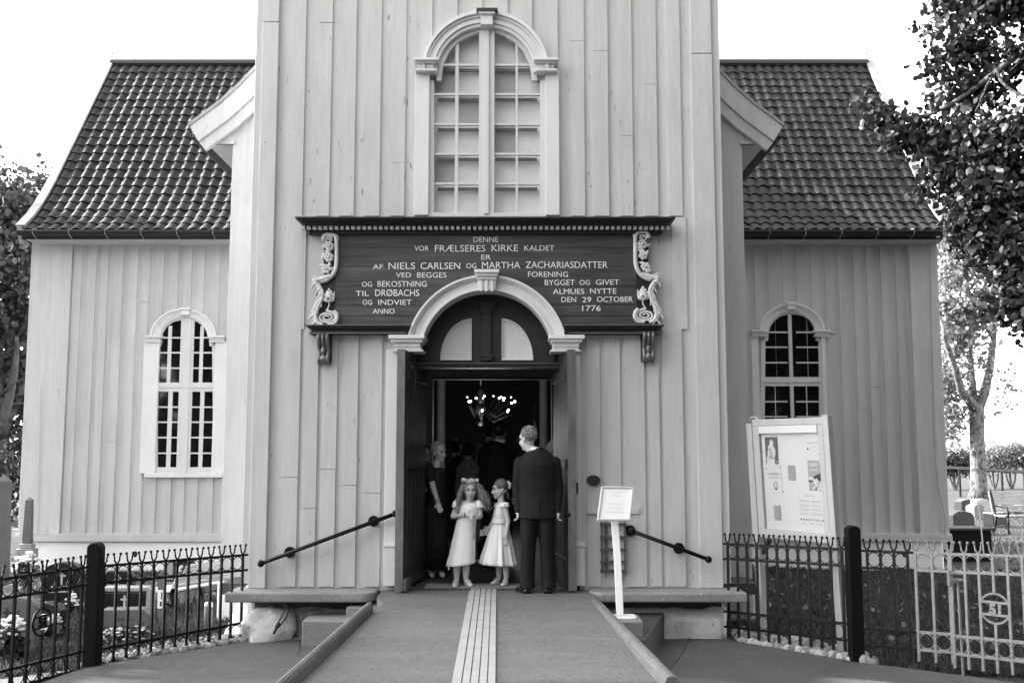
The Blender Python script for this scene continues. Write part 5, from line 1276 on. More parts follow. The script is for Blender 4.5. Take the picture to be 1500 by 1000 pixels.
part('trunk', mb, M['bark_pale'], t, smooth=True)
bl = [Bt(1385, 560, 24, 500), Bt(1400, 500, 28, 560), Bt(1385, 450, 26, 420), Bt(1420, 470, 28, 420), Bt(1400, 400, 32, 460), Bt(1440, 440, 28, 330), Bt(1450, 390, 30, 330), Bt(1390, 350, 30, 360), Bt(1430, 350, 34, 360), Bt(1470, 360, 30, 260), Bt(1440, 530, 16, 90), Bt(1470, 560, 12, 40), Bt(1470, 595, 9, 22), Bt(1392, 600, 22, 300), Bt(1388, 630, 14, 160), Bt(1480, 430, 18, 90), Bt(1500, 380, 24, 160)]
pts = blob_points([(c, r, n*2) for c, r, n in bl], 6, 9, .30, .2)-np.array(t.location)
link('crown', leaves_mesh('crown', M['leaf_pale'], pts, .17, 8), t)
# --- distance: hedge of shrubs, rail fence, hills
for k, (x, y, r_, n_, D) in enumerate(((1398, 678, 16, 500, 52), (1372, 680, 16, 400, 52), (1425, 676, 14, 500, 54), (1455, 672, 15, 520, 53), (1480, 668, 17, 560, 53), (1508, 668, 18, 560, 53))):
    c = P(x, y, D); b = (c.x, D, gz(c.x, D)); rw = r_*D/1500
    bl = [((c.x, D, c.z-.1), (rw*1.3, rw, rw*.8), n_), ((c.x+rw*.5, D, c.z+rw*.4), (rw*.5, rw*.5, rw*.55), n_//4)]
    t = thing('shrub', ('dark low shrub behind the rail fence beside the church corner', 'dark low shrub half hidden by the church corner', 'dark shrub just behind the pale trunk', 'pale feathery shrub right of the pale trunk', 'tall pale feathery shrub near the right edge', 'pale shrub at the right edge of the view')[k], 'shrub', b, 0, 'shrubs behind the rail fence')
    link('foliage', leaves_mesh('foliage', M['leaf_dark'] if k < 3 else M['leaf_pale'], blob_points([(c, r, n*4) for c, r, n in bl], 60+k, 8, .2, .2)-np.array(b), .13, 70+k, droop=-.6), t)
    mb = MB()
    for s_ in range(5): an = s_*1.3; mb.tube([(b[0], b[1], b[2]-.1), (b[0]+.2*math.cos(an), b[1]+.2*math.sin(an), b[2]+.5), (b[0]+rw*.6*math.cos(an), b[1]+rw*.5*math.sin(an), c.z)], [.05, .04, .015], 5)
    part('stem', mb, M['bark'], t)
mb = MB(); D = 44.0; a, b = P(1340, 682, 46), P(1560, 694, 40)
mb.tube([a, b], .07, 6)
t = thing('rail_fence', 'dark rail fence on thin posts behind the pale tree trunk', 'fence', (a.x, a.y, gz(a.x, a.y)), 0)
part('rail', mb, M['iron'], t)
for k in range(8):
    u = k/7+.04; p = a+(b-a)*u; mb = MB(); mb.tube([(p.x, p.y, p.z), (p.x, p.y, gz(p.x, p.y)-.1)], .055, 6); part('post', mb, M['iron'], t)
def hill(pts, D, depth, m, label):
    mb = MB(); n = len(pts); vs = []
    for x, z in pts: vs += [(x, D, -2), (x, D+depth*.3, z*.6), (x, D+depth*.55, z), (x, D+depth, -2)]
    mb.add(vs, [(i*4+k, (i+1)*4+k, (i+1)*4+k+1, i*4+k+1) for i in range(n-1) for k in range(3)])
    return struct('hill', mb, m, smooth=True)
M['far_hill'] = mat('far_hill', .16, .95, layers=[(.02, (1,1,1), .3)])
rh = random.Random(4)
hill([(x, 9+3*math.sin(x*.006)+2*math.sin(x*.017+1)) for x in range(-1500, 1501, 50)], 900, 400, M['far_hill'], '')
mb = MB(); mb.box(-3000, 3000, 118, 3000, -3.2, -.62); struct('far_ground', mb, M['grass_soil'])
mb = MB(); mb.box(-3000, 3000, -2500, -118, -3.2, -.9); struct('far_ground', mb, M['grass_soil'])
# ================================================================ GRAVEYARD
def grave(name, label, x0, x1, yt, yb, D, outline, m, th=.14, rot=0, dec=None, base=None, lines=(), cat='gravestone', group='gravestones left of the church', lc='gold', edge=None):
    a, b = P(x0, yb, D), P(x1, yb, D); zt = P(x0, yt, D).z; W = (b.x-a.x); cx = (a.x+b.x)/2; zb = gz(cx, D)-.06; H = zt-zb
    t = thing(name, label, cat, (cx, D, zb), rot, group); mb = MB(); w = W/2
    if outline == 'round': pts = [(-w, 0), (w, 0), (w, H*.82)]+[(w*math.cos(R(q)), H*.82+H*.18*math.sin(R(q))) for q in range(15, 180, 15)]+[(-w, H*.82)]
    elif outline == 'shoulder': pts = [(-w, 0), (w, 0), (w, H*.78), (w*.9, H*.86)]+[(w*.85*math.cos(R(q)), H*.86+H*.14*math.sin(R(q))) for q in range(15, 180, 15)]+[(-w*.9, H*.86), (-w, H*.78)]
    elif outline == 'chamfer': pts = [(-w, 0), (w, 0), (w, H*.84), (w*.72, H), (-w*.72, H), (-w, H*.84)]
    elif outline == 'peak': pts = [(-w, 0), (w, 0), (w, H*.86), (0, H), (-w, H*.86)]
    elif outline == 'slope': pts = [(-w, 0), (w, 0), (w, H*.78), (w*.75, H*.92), (w*.1, H), (-w*.5, H*.98), (-w, H*.86)]
    else: pts = [(-w, 0), (w, 0), (w, H), (-w, H)]
    mb.prism(pts, -th/2, th/2); st = part('stone', mb, m, t, world=False, bevel=.014)
    if dec == 'cross' or dec == 'crossdark':
        mb = MB(); zc = H*.72; mb.box(-.012, .012, -th/2-.004, -th/2, zc-.09, zc+.07); mb.box(-.045, .045, -th/2-.004, -th/2, zc+.01, zc+.032); part('cross', mb, M['gold'] if dec == 'cross' else M['engrave'], st, world=False)
    if lines:
        rr = random.Random(int(x0*7+yt)); mb = MB()
        for z_, wd in lines:
            x = -w*wd
            while x < w*wd:
                l = rr.uniform(.012, .03); mb.box(x, min(x+l, w*wd), -th/2-.004, -th/2, H*z_-.011, H*z_+.011); x += l+rr.uniform(.008, .02)
        part('inscription', mb, M[lc], st, world=False)
    if base:
        mb = MB(); mb.box(-w*base[0], w*base[0], -th*.5-base[1], th*.5+.05, 0, base[2]); part('plinth', mb, M['grey_stone'], t, world=False, bevel=.012)
    return t
grave('gravestone', 'broad grey rounded gravestone with a cross and engraved lines behind the left gate', -30, 53, 872, 952, 10.7, 'round', M['grey_stone'], .16, .12, 'crossdark', None, [(.62, .8), (.53, .6), (.45, .8), (.36, .5), (.28, .7), (.19, .5)], lc='engrave')
grave('gravestone', 'dark low gravestone with sloping top, behind the number ring of the left gate', 46, 93, 880, 924, 11.9, 'slope', M['black_stone'], .16, -.15)
grave('gravestone', 'black round-shouldered gravestone with pale cross, left of the left black post', 63, 121, 822, 878, 13.6, 'shoulder', M['black_stone'], .16, .1, 'cross', (1.12, .05, .16), [(.55, .5), (.46, .6)], )
grave('gravestone', 'black upright gravestone with gilt lettering, behind the framed black stone', 152, 196, 835, 872, 14.8, 'chamfer', M['black_stone'], .14, .05, 'cross', None, [(.55, .7), (.45, .6), (.35, .7), (.25, .6)])
g_ = grave('gravestone', 'wide black gravestone with a white cross in a pale stone frame', 152, 216, 866, 902, 12.7, 'flat', M['black_stone'], .12, .03, 'cross', None, [(.42, .35), (.30, .45)])
mb = MB(); a, b = P(147, 900, 12.75), P(222, 900, 12.75); w = (b.x-a.x)/2; zt = P(150, 862, 12.75).z-(gz(a.x, 12.7)-.06)
mb.box(-w, -w+.045, -.09, .13, 0, zt); mb.box(w-.045, w, -.09, .13, 0, zt); mb.box(-w+.045, w-.045, -.09, .13, zt-.03, zt+.012); part('surround', mb, M['pale_stone'], g_, world=False, bevel=.006)
grave('gravestone', 'grey gravestone with cut corners and flowers at its foot, nearest the left fence panel', 142, 221, 890, 940, 11.2, 'chamfer', M['grey_stone'], .22, .10, None, None, [(.72, .3), (.50, .75), (.44, .7), (.36, .6)], lc='engrave')
grave('gravestone', 'black gravestone with white lettering on rough grey stone behind the bench', 251, 287, 817, 850, 15.2, 'slope', M['black_stone'], .14, -.1, None, None, [(.62, .3), (.52, .7), (.42, .6)])
grave('gravestone', 'rough grey stone slab leaning behind the bench, left of the black one', 240, 250, 822, 866, 15.0, 'round', M['pale_stone'], .14, -.2)
grave('gravestone', 'small pale block stone far off at the left edge, near the tall obelisk', 19, 34, 774, 796, 21, 'flat', M['pale_stone'], .2, .1)
grave('gravestone', 'small grey round-topped stone far off beside the pale block, at the left edge', 8, 20, 771, 800, 22.5, 'round', M['grey_stone'], .2, 0)
def obelisk(x0, x1, yt, yb, D, m, label, base):
    a, b = P(x0, yb, D), P(x1, yb, D); cx = (a.x+b.x)/2; w = (b.x-a.x)/2; zb = gz(cx, D); zt = P(x0, yt, D).z-zb
    t = thing('obelisk', label, 'obelisk', (cx, D, zb), .1, 'obelisks left of the church'); mb = MB(); tp = w*.75; z1 = base
    mb.hexa([(-w, -w, z1), (w, -w, z1), (w, w, z1), (-w, w, z1)], [(-tp, -tp, zt-w*.9), (tp, -tp, zt-w*.9), (tp, tp, zt-w*.9), (-tp, tp, zt-w*.9)])
    mb.add([(-tp, -tp, zt-w*.9), (tp, -tp, zt-w*.9), (tp, tp, zt-w*.9), (-tp, tp, zt-w*.9), (0, 0, zt)], [(0,1,4),(1,2,4),(2,3,4),(3,0,4)])
    part('shaft', mb, m, t, world=False); mb = MB(); mb.box(-w*2, w*2, -w*2, w*2, -.05, base); mb.box(-w*1.5, w*1.5, -w*1.5, w*1.5, base, base+.08); part('pedestal', mb, M['pale_stone'], t, world=False, bevel=.01)
obelisk(-14, 9, 694, 860, 13.2, M['grey_stone'], 'tall dark obelisk cut by the left edge of the view', .3)
obelisk(32, 44, 727, 840, 17.4, M['grey_stone'], 'slender grey obelisk on a pale block beside the wing corner', .45)
# grave marker stake and grey box post
D = 11.9; a = P(235, 900, D); mb = MB(); t = thing('grave_stake', 'pointed grey stake with a white label strip, in front of the bench', 'stake', (a.x, D, gz(a.x, D)))
w = 4.2*D/1500; zt = P(235, 834, D).z; zb = P(235, 900, D).z; mb.prism([(a.x-w, zb), (a.x, zb-.05), (a.x+w, zb), (a.x+w, zt), (a.x+w*.2, zt-.0), (a.x-w, zt-.06)], D-.02, D+.02); mb.box(a.x-.012, a.x+.012, D-.01, D+.01, gz(a.x, D)-.1, zb)
part('stake', mb, M['grey_stone'], t)
mb = MB(); mb.box(a.x-w*.95, a.x+w*.95, D-.024, D-.021, P(0, 890, D).z, P(0, 863, D).z); lb = part('label_strip', mb, M['sign_white'], t)
mb = MB(); mb.box(a.x+w*.2, a.x+w*.6, D-.027, D-.0245, P(0, 877, D).z, P(0, 866, D).z); mb.box(a.x-w*.1, a.x+w*.6, D-.027, D-.0245, P(0, 887, D).z, P(0, 880, D).z); part('label_print', mb, M['ink'], lb)
D = 11.3; a = P(304, 940, D); w = 6*D/1500; zt = P(304, 884, D).z
t = thing('grey_bollard', 'small grey bollard with a pale cap on the pebbles behind the left fence', 'bollard', (a.x, D, gz(a.x, D)))
mb = MB(); mb.lathe([(w, -.1), (w, zt-gz(a.x, D)-.04), (w*.95, zt-gz(a.x, D)-.035)], (a.x, D, gz(a.x, D)), 16); part('post', mb, M['grey_stone'], t, smooth=True)
mb = MB(); mb.lathe([(w*1.02, -.03), (w*1.02, 0), (w*.8, .02), (.01, .024)], (a.x, D, zt), 16); part('cap', mb, M['clean_white'], t, smooth=True)
def bench(label, loc, rz_, slat, length=1.15, group='benches among the graves'):
    t = thing('park_bench', label, 'bench', loc, rz_, group); L2 = length/2
    for k in range(5):
        mb = MB(); y = -.20+k*.095; mb.box(-L2, L2, y, y+.08, .40+abs(k-2)*.006, .43+abs(k-2)*.006); part('seat_slat', mb, slat, t, world=False, bevel=.006)
    for k in range(6):
        mb = MB(); z = .50+k*.085; y = .27+.26*(z-.45); mb.hexa([(-L2, y, z), (L2, y, z), (L2, y+.028, z), (-L2, y+.028, z)], [(-L2, y+.02, z+.07), (L2, y+.02, z+.07), (L2, y+.048, z+.07), (-L2, y+.048, z+.07)]); part('back_slat', mb, slat, t, world=False, bevel=.006)
    for s_ in (-1, 1):
        x = s_*(L2-.06); mb = MB()
        mb.tube([(x, -.27, 0), (x, -.21, .10), (x, -.24, .25), (x, -.22, .39), (x, .10, .40), (x, .26, .41), (x, .33, .7), (x, .42, .98), (x, .45, 1.02)], [.035, .026, .03, .03, .026, .034, .03, .026, .03], 8)
        mb.tube([(x, .40, 0), (x, .30, .14), (x, .26, .28), (x, .24, .40)], [.036, .028, .03, .034], 8); mb.tube([(x, -.22, .39), (x, -.26, .52), (x, -.18, .64), (x, .05, .645), (x, .32, .66)], [.022, .024, .028, .026, .02], 8); mb.tube([(x, -.21, .12), (x, .0, .2), (x, .32, .12)], .018, 6)
        part('end_frame', mb, M['iron'], t, world=False, smooth=True)
    return t
q = P(272, 880, 13.6); bench('white-slatted bench with black iron ends, seen from its side behind the left fence', (q.x, 13.6, gz(q.x, 13.6)), R(-114), M['clean_white'], 1.2).scale = (1, 1, .58)
# right-hand graves
def rg(lbl, x0, x1, yt, D, o_, m, **k): grave('gravestone', lbl, x0, x1, yt, 760, D, o_, m, group='gravestones beyond the church on the right', **k)
rg('grey gravestone with white edge, in front of the pale stone near the thick trunk', 1418, 1440, 738, 30, 'round', M['grey_stone'], th=.3, rot=.5)
rg('pale gravestone half hidden behind the grey one near the thick trunk', 1425, 1448, 730, 33, 'round', M['pale_stone'], th=.3, rot=.4)
rg('peaked dark gravestone with a pale rim behind the dark bench end', 1457, 1480, 735, 31, 'peak', M['grey_stone'], th=.3, rot=.5, lines=[(.4, .4)], lc='gold')
rg('dark gravestone with a pale rim cut by the right edge', 1487, 1512, 737, 31, 'round', M['grey_stone'], th=.3, rot=.5)
rg('dark wide gravestone with a pale left edge, left of the iron bench end', 1442, 1474, 750, 27, 'flat', M['black_stone'], th=.3, rot=.5)
rg('dark boulder-like gravestone against the wing corner', 1383, 1420, 747, 25, 'slope', M['black_stone'], th=.5, rot=.3)
rg('small dark gravestone between the boulder and the thick trunk', 1403, 1424, 731, 34, 'slope', M['black_stone'], th=.4, rot=.2)
q = P(1488, 790, 26); bench('pale-slatted bench with a black iron end at the right edge', (P(1496, 765, 25).x, 25, gz(9, 25)), R(8), M['pale_stone'], 1.1)
D = 19.5; a = P(1418, 815, D); mb = MB(); mb.box(a.x-.55, a.x+.35, D-.25, D+.3, gz(a.x, D)-.05, P(0, 775, D).z)
t = thing('compost_bin', 'low dark timber bin standing against the wing corner', 'bin', (a.x, D, gz(a.x, D))); part('box', mb, M['post_wood'], t, bevel=.02)
mb = MB(); mb.box(a.x-.60, a.x+.40, D-.30, D+.35, P(0, 775, D).z, P(0, 773, D).z+.02); part('lid', mb, M['dark_timber'], t, bevel=.01)
mb = MB(); a, b = P(1428, 715, 18.5), P(1441, 812, 17.0); mb.tube([a, (a+b)/2+Vector((.02, 0, 0)), b], .012, 5)
solo('wire_stay', mb, M['zinc'], 'thin slanting wire stay in the shade right of the wing corner', 'wire', (b.x, b.y, b.z))
# flowers
def flowers(label, x0, x1, yt, yb, D, n_leaf, n_fl, seed, fs=.035):
    a, b = P(x0, yb, D), P(x1, yb, D); cx = (a.x+b.x)/2; w = (b.x-a.x)/2; zb = gz(cx, D); zt = P(x0, yt, D).z; h = max(.06, (zt-zb))
    t = thing('flower_bush', label, 'flowers', (cx, D, zb), 0, 'flowers planted on the graves'); rg_ = np.random.default_rng(seed)
    bl = [((0, 0, h*.45), (w, min(w, .3), h*.5), n_leaf)]
    link('foliage', leaves_mesh('foliage', M['leaf_dark'], blob_points(bl, seed, 6, .04, .3), .075, seed), t)
    mb = MB()
    for k in range(int(n_fl*.65)):
        an = rg_.uniform(0, 6.28); q = math.sqrt(rg_.uniform(0, 1)); x, y = w*q*math.cos(an), min(w, .3)*q*math.sin(an); z = h*(.55+.45*math.sqrt(max(0, 1-q*q)))+rg_.uniform(-.06, .03)
        for p in range(5):
            th = p*1.257+k; mb.ball((x+fs*.6*math.cos(th), y+fs*.6*math.sin(th), z), (fs*.6, fs*.6, fs*.35), 6, 4)
    part('blooms', mb, M['flower'], t, world=False)
flowers('white rose bush in front of the grey rounded gravestone by the left gate', -10, 36, 905, 965, 10.2, 260, 60, 1)
flowers('pale flower bush on the pedestal block near the slender obelisk', 22, 56, 810, 846, 15.2, 160, 40, 2, .05)
flowers('white flowers in front of the dark sloping gravestone by the number ring', 52, 90, 900, 926, 11.4, 150, 34, 3)
flowers('low pale flowers at the foot of the gravestone with cut corners', 150, 222, 922, 948, 10.9, 220, 60, 4, .022)
flowers('small flowers beside the black round-shouldered gravestone', 96, 118, 868, 886, 13.2, 80, 20, 5)
# grass blades, pebbles
def blades(name, regions, n, seed, hmin, hmax, mtl, w=.008):
    rg_ = np.random.default_rng(seed); P_ = []
    for (x0, x1, y0, y1), cnt in zip(regions, n):
        x = rg_.uniform(x0, x1, cnt); y = y0+(y1-y0)*rg_.uniform(0, 1, cnt)**1.3
        ok = np.array([yy > edgeY(xx)+.05 and not (-2.95 < xx < 2.4 and yy < 11.2) for xx, yy in zip(x, y)]); P_.append(np.stack([x[ok], y[ok]], 1))
    Q = np.concatenate(P_); m = len(Q); z = np.array([gz(a, b) for a, b in Q]); c = np.concatenate([Q, z[:, None]], 1)
    h = rg_.uniform(hmin, hmax, m); an = rg_.uniform(0, 6.28, m); dx = np.stack([np.cos(an), np.sin(an), 0*an], 1)*w*rg_.uniform(.6, 1.4, m)[:, None]
    ln = np.stack([rg_.normal(size=m)*.4*h, rg_.normal(size=m)*.4*h, h], 1); mid = c+ln*.5*np.array([.6, .6, 1.1])
    V = np.stack([c-dx, c+dx, mid+dx*.7, mid-dx*.7, c+ln], 1).reshape(-1, 3); i = np.arange(m)*5
    Fq = np.stack([i, i+1, i+2, i+3], 1); Ft = np.stack([i+3, i+2, i+4], 1)
    me = bpy.data.meshes.new(name); me.vertices.add(len(V)); me.vertices.foreach_set('co', V.reshape(-1).astype(np.float32))
    lo = np.concatenate([Fq.reshape(-1), Ft.reshape(-1)]); me.loops.add(len(lo)); me.loops.foreach_set('vertex_index', lo.astype(np.int32))
    me.polygons.add(2*m); me.polygons.foreach_set('loop_start', np.concatenate([np.arange(m)*4, 4*m+np.arange(m)*3]).astype(np.int32)); me.polygons.foreach_set('loop_total', np.concatenate([np.full(m, 4), np.full(m, 3)]).astype(np.int32))
    me.materials.append(mtl); me.update(calc_edges=True); o = link(name, me); o['kind'] = 'stuff'; return o
blades('grass', [(-9.5, -2.9, 8.6, 17.9), (-14, -8, 14, 26), (2.5, 9, 9.3, 17.9), (9, 17, 16, 34)], [52000, 9000, 42000, 16000], 5, .03, .085, M['grass'])
rk = random.Random(6); mb = MB()
def pebble(x, y, s_): mb.ball((x, y, gz(x, y)+s_*.25), (s_*rk.uniform(.7, 1.3), s_*rk.uniform(.7, 1.2), s_*rk.uniform(.45, .8)), 7, 5, Euler((rk.uniform(0, 3), rk.uniform(0, 3), rk.uniform(0, 3))).to_matrix())
n_ = 0
while n_ < 1300:
    u = rk.random(); x = -3.95+u*1.3; y = edgeY(x)+.03+abs(rk.gauss(0, .22))
    if y > 11.3 and x > -2.9: continue
    pebble(x, y, rk.uniform(.018, .05)); n_ += 1
n_ = 0
while n_ < 900:
    x = 2.35+rk.random()*1.0; y = edgeY(x)+.03+abs(rk.gauss(0, .3)); pebble(x, y, rk.uniform(.02, .06)); n_ += 1
for _ in range(60): x = rk.uniform(-2.3, -1.9); pebble(x, 10.9+rk.uniform(-.1, .05), rk.uniform(.012, .03))
struct('pebbles', mb, M['pebble'], smooth=True, kind='stuff')
# fallen leaves on the shaded grass
rg_ = np.random.default_rng(3); pts = np.array([(x, y, gz(x, y)+.07) for x, y in zip(rg_.uniform(2.6, 7, 160), rg_.uniform(9.8, 17, 160))])
o = link('fallen_leaves', leaves_mesh('fallen_leaves', M['leaf_pale'], pts, .07, 3, droop=0)); o['kind'] = 'stuff'
# loose cables hanging at the left footing
mb = MB()
mb.tube([P(392, 872, 10.7), P(412, 876, 10.7), P(420, 884, 10.7), P(424, 892, 10.7), P(418, 906, 10.7), P(408, 918, 10.6), P(401, 926, 10.5)], .008, 6)
mb.tube([P(416, 880, 10.68), P(419, 890, 10.66), P(412, 904, 10.66), P(404, 916, 10.6), P(401, 926, 10.5)], .007, 6); mb.tube([P(409, 912, 10.62), P(401, 927, 10.5)], .014, 6)
solo('cable', mb, M['rubber'], 'black cables hanging from the left ledge down to the footing', 'cable', (P(408, 920, 10.6).x, 10.6, -.5), smooth=True)
# ================================================================ PEOPLE
def rm_mesh(name, mb, voxel, mats, smooth=4, paint=None):
    """one continuous surface from overlapping volumes"""
    me = mb.mesh(name+'_src', mats); o = link(name, me)
    m = o.modifiers.new('r', 'REMESH'); m.mode = 'VOXEL'; m.voxel_size = voxel
    if smooth: s_ = o.modifiers.new('s', 'SMOOTH'); s_.factor = .5; s_.iterations = smooth
    dg = bpy.context.evaluated_depsgraph_get(); out = bpy.data.meshes.new_from_object(o.evaluated_get(dg)); out.name = name
    bpy.data.objects.remove(o); bpy.data.meshes.remove(me)
    if not len(out.materials):
        for k in (mats if isinstance(mats, (list, tuple)) else [mats]): out.materials.append(k)
    out.polygons.foreach_set('use_smooth', [True]*len(out.polygons)); return out
def attach(name, me, parent):
    me.transform(wmat(parent).inverted()); return link(name, me, parent)
def frame(c, yaw=0, pitch=0, roll=0, s=1.0):
    """head frame: front is -y before turning; yaw>0 turns to the viewer's right"""
    return Matrix.Translation(Vector(c)) @ Matrix.Rotation(R(yaw), 4, 'Z') @ Matrix.Rotation(R(pitch), 4, 'X') @ Matrix.Rotation(R(roll), 4, 'Y') @ Matrix.Scale(s, 4)
def head(mb, T, child=False):
    Rm = T.to_3x3()
    def e_(c, r): mb.ball(T@Vector(c), r, 16, 12, Rm)
    e_((0, .012, .03), (.074, .094, .102)); e_((0, -.03, -.045), (.058 if not child else .062, .062, .066)); e_((0, -.062, -.098), (.026, .022, .02))
    e_((0, -.07, .035), (.052, .022, .03)); e_((.036, -.062, -.03), (.026, .026, .03)); e_((-.036, -.062, -.03), (.026, .026, .03))
    e_((0, -.086, -.066), (.022, .012, .007)); e_((0, -.084, -.078), (.019, .012, .007))
    mb.cap(T@Vector((0, -.086, .012)), .010*T.to_scale()[0], T@Vector((0, -.108, -.034)), .0125*T.to_scale()[0]); e_((.012, -.094, -.04), (.009, .01, .008)); e_((-.012, -.094, -.04), (.009, .01, .008))
    for s_ in (-1, 1): e_((s_*.078, .012, -.008), (.011, .020, .032)); e_((s_*.073, .006, -.008), (.012, .016, .02))
def face(T, parent, smile=False, brow=M['hair_mid'], closed=False):
    Rm = T.to_3x3()
    for s_ in (-1, 1):
        mb = MB(); mb.ball(T@Vector((s_*.031, -.0845, .006)), (.0135, .007, .004 if closed else .0075), 10, 8, Rm); attach('eye', mb.mesh('eye', M['eye'], True), parent)
        mb = MB(); mb.tube([T@Vector((s_*.017, -.096, .026)), T@Vector((s_*.033, -.093, .031)), T@Vector((s_*.05, -.078, .024))], .0042*T.to_scale()[0], 5); attach('eyebrow', mb.mesh('eyebrow', brow, True), parent)
    mb = MB(); mb.tube([T@Vector((-.026 if smile else -.02, -.091, -.066)), T@Vector((0, -.1005, -.073)), T@Vector((.026 if smile else .02, -.091, -.066))], [.003*T.to_scale()[0], .0055*T.to_scale()[0], .003*T.to_scale()[0]], 6); attach('mouth', mb.mesh('mouth', M['lip'], True), parent)
def hand(mb, wrist, d, across, s=1.0, curl=.5, thumb=1):
    """palm, five fingers: d points from wrist to fingertips, across over the knuckles"""
    d = Vector(d).normalized(); a = Vector(across); a = (a-d*a.dot(d)).normalized(); n = d.cross(a); w_ = Vector(wrist)
    Rm = Matrix((a, d, n)).transposed()
    mb.ball(w_+d*.048*s, (.038*s, .05*s, .016*s), 12, 8, Rm)
    for k, (o_, l, r_) in enumerate(((-.030, .062, .0085), (-.011, .072, .009), (.009, .068, .0088), (.027, .054, .0078))):
        p0 = w_+d*.085*s+a*o_*s; c1 = curl*(.8+.12*k)
        d1 = (d*math.cos(c1)+n*math.sin(c1)).normalized(); p1 = p0+d1*l*.52*s; d2 = (d*math.cos(c1*2.1)+n*math.sin(c1*2.1)).normalized(); p2 = p1+d2*l*.48*s
        mb.cap(p0-d*.015*s, r_*1.1*s, p1, r_*s, 8); mb.cap(p1, r_*s, p2, r_*.8*s, 8)
    p0 = w_+d*.025*s-a*.028*s*thumb; p1 = p0+(d*.6-a*.75*thumb+n*.35)*.034*s; p2 = p1+(d*.9-a*.25*thumb+n*.4)*.03*s
    mb.cap(p0, .0115*s, p1, .0105*s, 8); mb.cap(p1, .0105*s, p2, .0085*s, 8)
def ring(c, rx, ry, n=48, amp=0, waves=9, ph=0, rot=0, tilt=0):
    out = []
    for k in range(n):
        a = 2*math.pi*k/n; f = 1+amp*math.sin(waves*a+ph)+amp*.5*math.sin((waves*2-3)*a+ph*2+1)
        x, y = rx*f*math.cos(a), ry*f*math.sin(a); x, y = x*math.cos(rot)-y*math.sin(rot), x*math.sin(rot)+y*math.cos(rot)
        out.append((c[0]+x, c[1]+y, c[2]+tilt*x))
    return out
def shoe(mb, heel, toe, w_=.035, h=.05):
    heel, toe = Vector(heel), Vector(toe); d = (toe-heel); m = heel+d*.5
    mb.cap(heel+Vector((0, 0, h*.55)), h*.55, heel+d*.35+Vector((0, 0, h*.5)), h*.5); mb.cap(heel+d*.3+Vector((0, 0, h*.42)), w_*.9, toe+Vector((0, 0, h*.3)), h*.3)
# ---------------------------------------------------------------- girl with long curls
D = 11.2
def g1(x, y, dy=0): return P(x, y, D+dy)
t = thing('person', 'little girl in plain white dress with long loose curls and flower wreath, facing out', 'girl', (g1(680, 852).x, D, 0), 0, 'flower girls in the doorway')
hc = g1(688.5, 717.5); T = frame(hc, yaw=8, pitch=4, s=.86)
mb = MB(); head(mb, T, True)
sh_l, sh_r = g1(671, 738, .02), g1(701, 738.5, .02); nk = g1(687, 734, .01)
mb.cap(hc+Vector((0, .01, -.05)), .036, nk+Vector((0, .01, -.03)), .042); mb.cap(sh_l, .042, sh_r, .042); mb.cap(nk+Vector((-.0, .02, -.07)), .066, g1(683, 765, .01), .07)
mb.cap(g1(681, 775, .01), .095, g1(680, 790, .01), .09)
el, wl = g1(663.5, 756, -.0), g1(683.5, 753.5, -.12); er, wr2 = g1(703.5, 756, .0), g1(699.5, 757.5, -.10)
mb.cap(sh_l, .036, el, .028); mb.cap(el, .028, wl, .019); mb.cap(sh_r, .036, er, .028); mb.cap(er, .028, wr2, .019)
hand(mb, wl, g1(694, 753, -.15)-wl, (0, .3, 1), .72, .5, -1); hand(mb, wr2, g1(694, 759, -.15)-wr2+Vector((0, 0, .01)), (0, .3, 1), .72, .6, -1)
for hx, kx, ax, tx, ty in ((676, 674, 669, 666, -.08), (687, 685, 682.5, 690.5, -.08)):
    k_ = g1(kx, 810); an = Vector((g1(ax, 842).x, D, .07)); mb.cap(g1(hx, 785), .07, k_, .048); mb.cap(k_, .045, an+Vector((0, 0, .12)), .042); mb.cap(an+Vector((0, 0, .1)), .04, an, .026)
    mb.cap(an, .027, Vector((g1(tx, 850).x, D+ty, .028)), .022)
body = attach('body', rm_mesh('body', mb, .0055, M['skin'], 3), t)
face(T, t, True, M['hair_blond'], closed=True)
# dress
mb = MB(); rings = []
for y, xl, xr, ry, amp in ((736, 679, 696, .058, 0), (737.5, 675.5, 699, .078, .0), (745, 672.5, 701, .094, .004), (756, 671.5, 699, .094, .006), (765, 668.5, 697, .10, .008), (780, 665, 696, .112, .012), (795, 661.5, 696, .13, .016), (810, 658, 695.5, .148, .02), (824, 654, 695.5, .165, .026), (826.5, 653.5, 695.5, .166, .027)):
    a, b = g1(xl, y), g1(xr, y); rings.append(ring(((a.x+b.x)/2, D+.02, a.z), (b.x-a.x)/2, ry, 64, amp, 6, .8, 0, .10 if y > 800 else 0))
mb.loft(rings); o = attach('dress', mb.mesh('dress', M['dress_white'], True), t)
for s_, p in ((-1, sh_l), (1, sh_r)):
    mb = MB(); c = p+Vector((s_*.0, 0, .012))
    rr_ = []
    for k, (zz, rx) in enumerate(((.038, .02), (.03, .045), (.005, .06), (-.03, .066), (-.045, .064))): rr_.append(ring((c.x+s_*.012*k*.5, c.y, c.z+zz), rx*.72, rx, 32, .07 if k > 1 else 0, 7, k*.3))
    mb.loft(rr_); attach('cap_sleeve', mb.mesh('cap_sleeve', M['dress_white'], True), o)
mb = MB(); mb.tube([g1(658, 825, -.05), g1(657, 830, -.06), g1(657.5, 834, -.06)], [.012, .009, .011], 5); attach('ribbon', mb.mesh('ribbon', M['dress_white'], True), o)
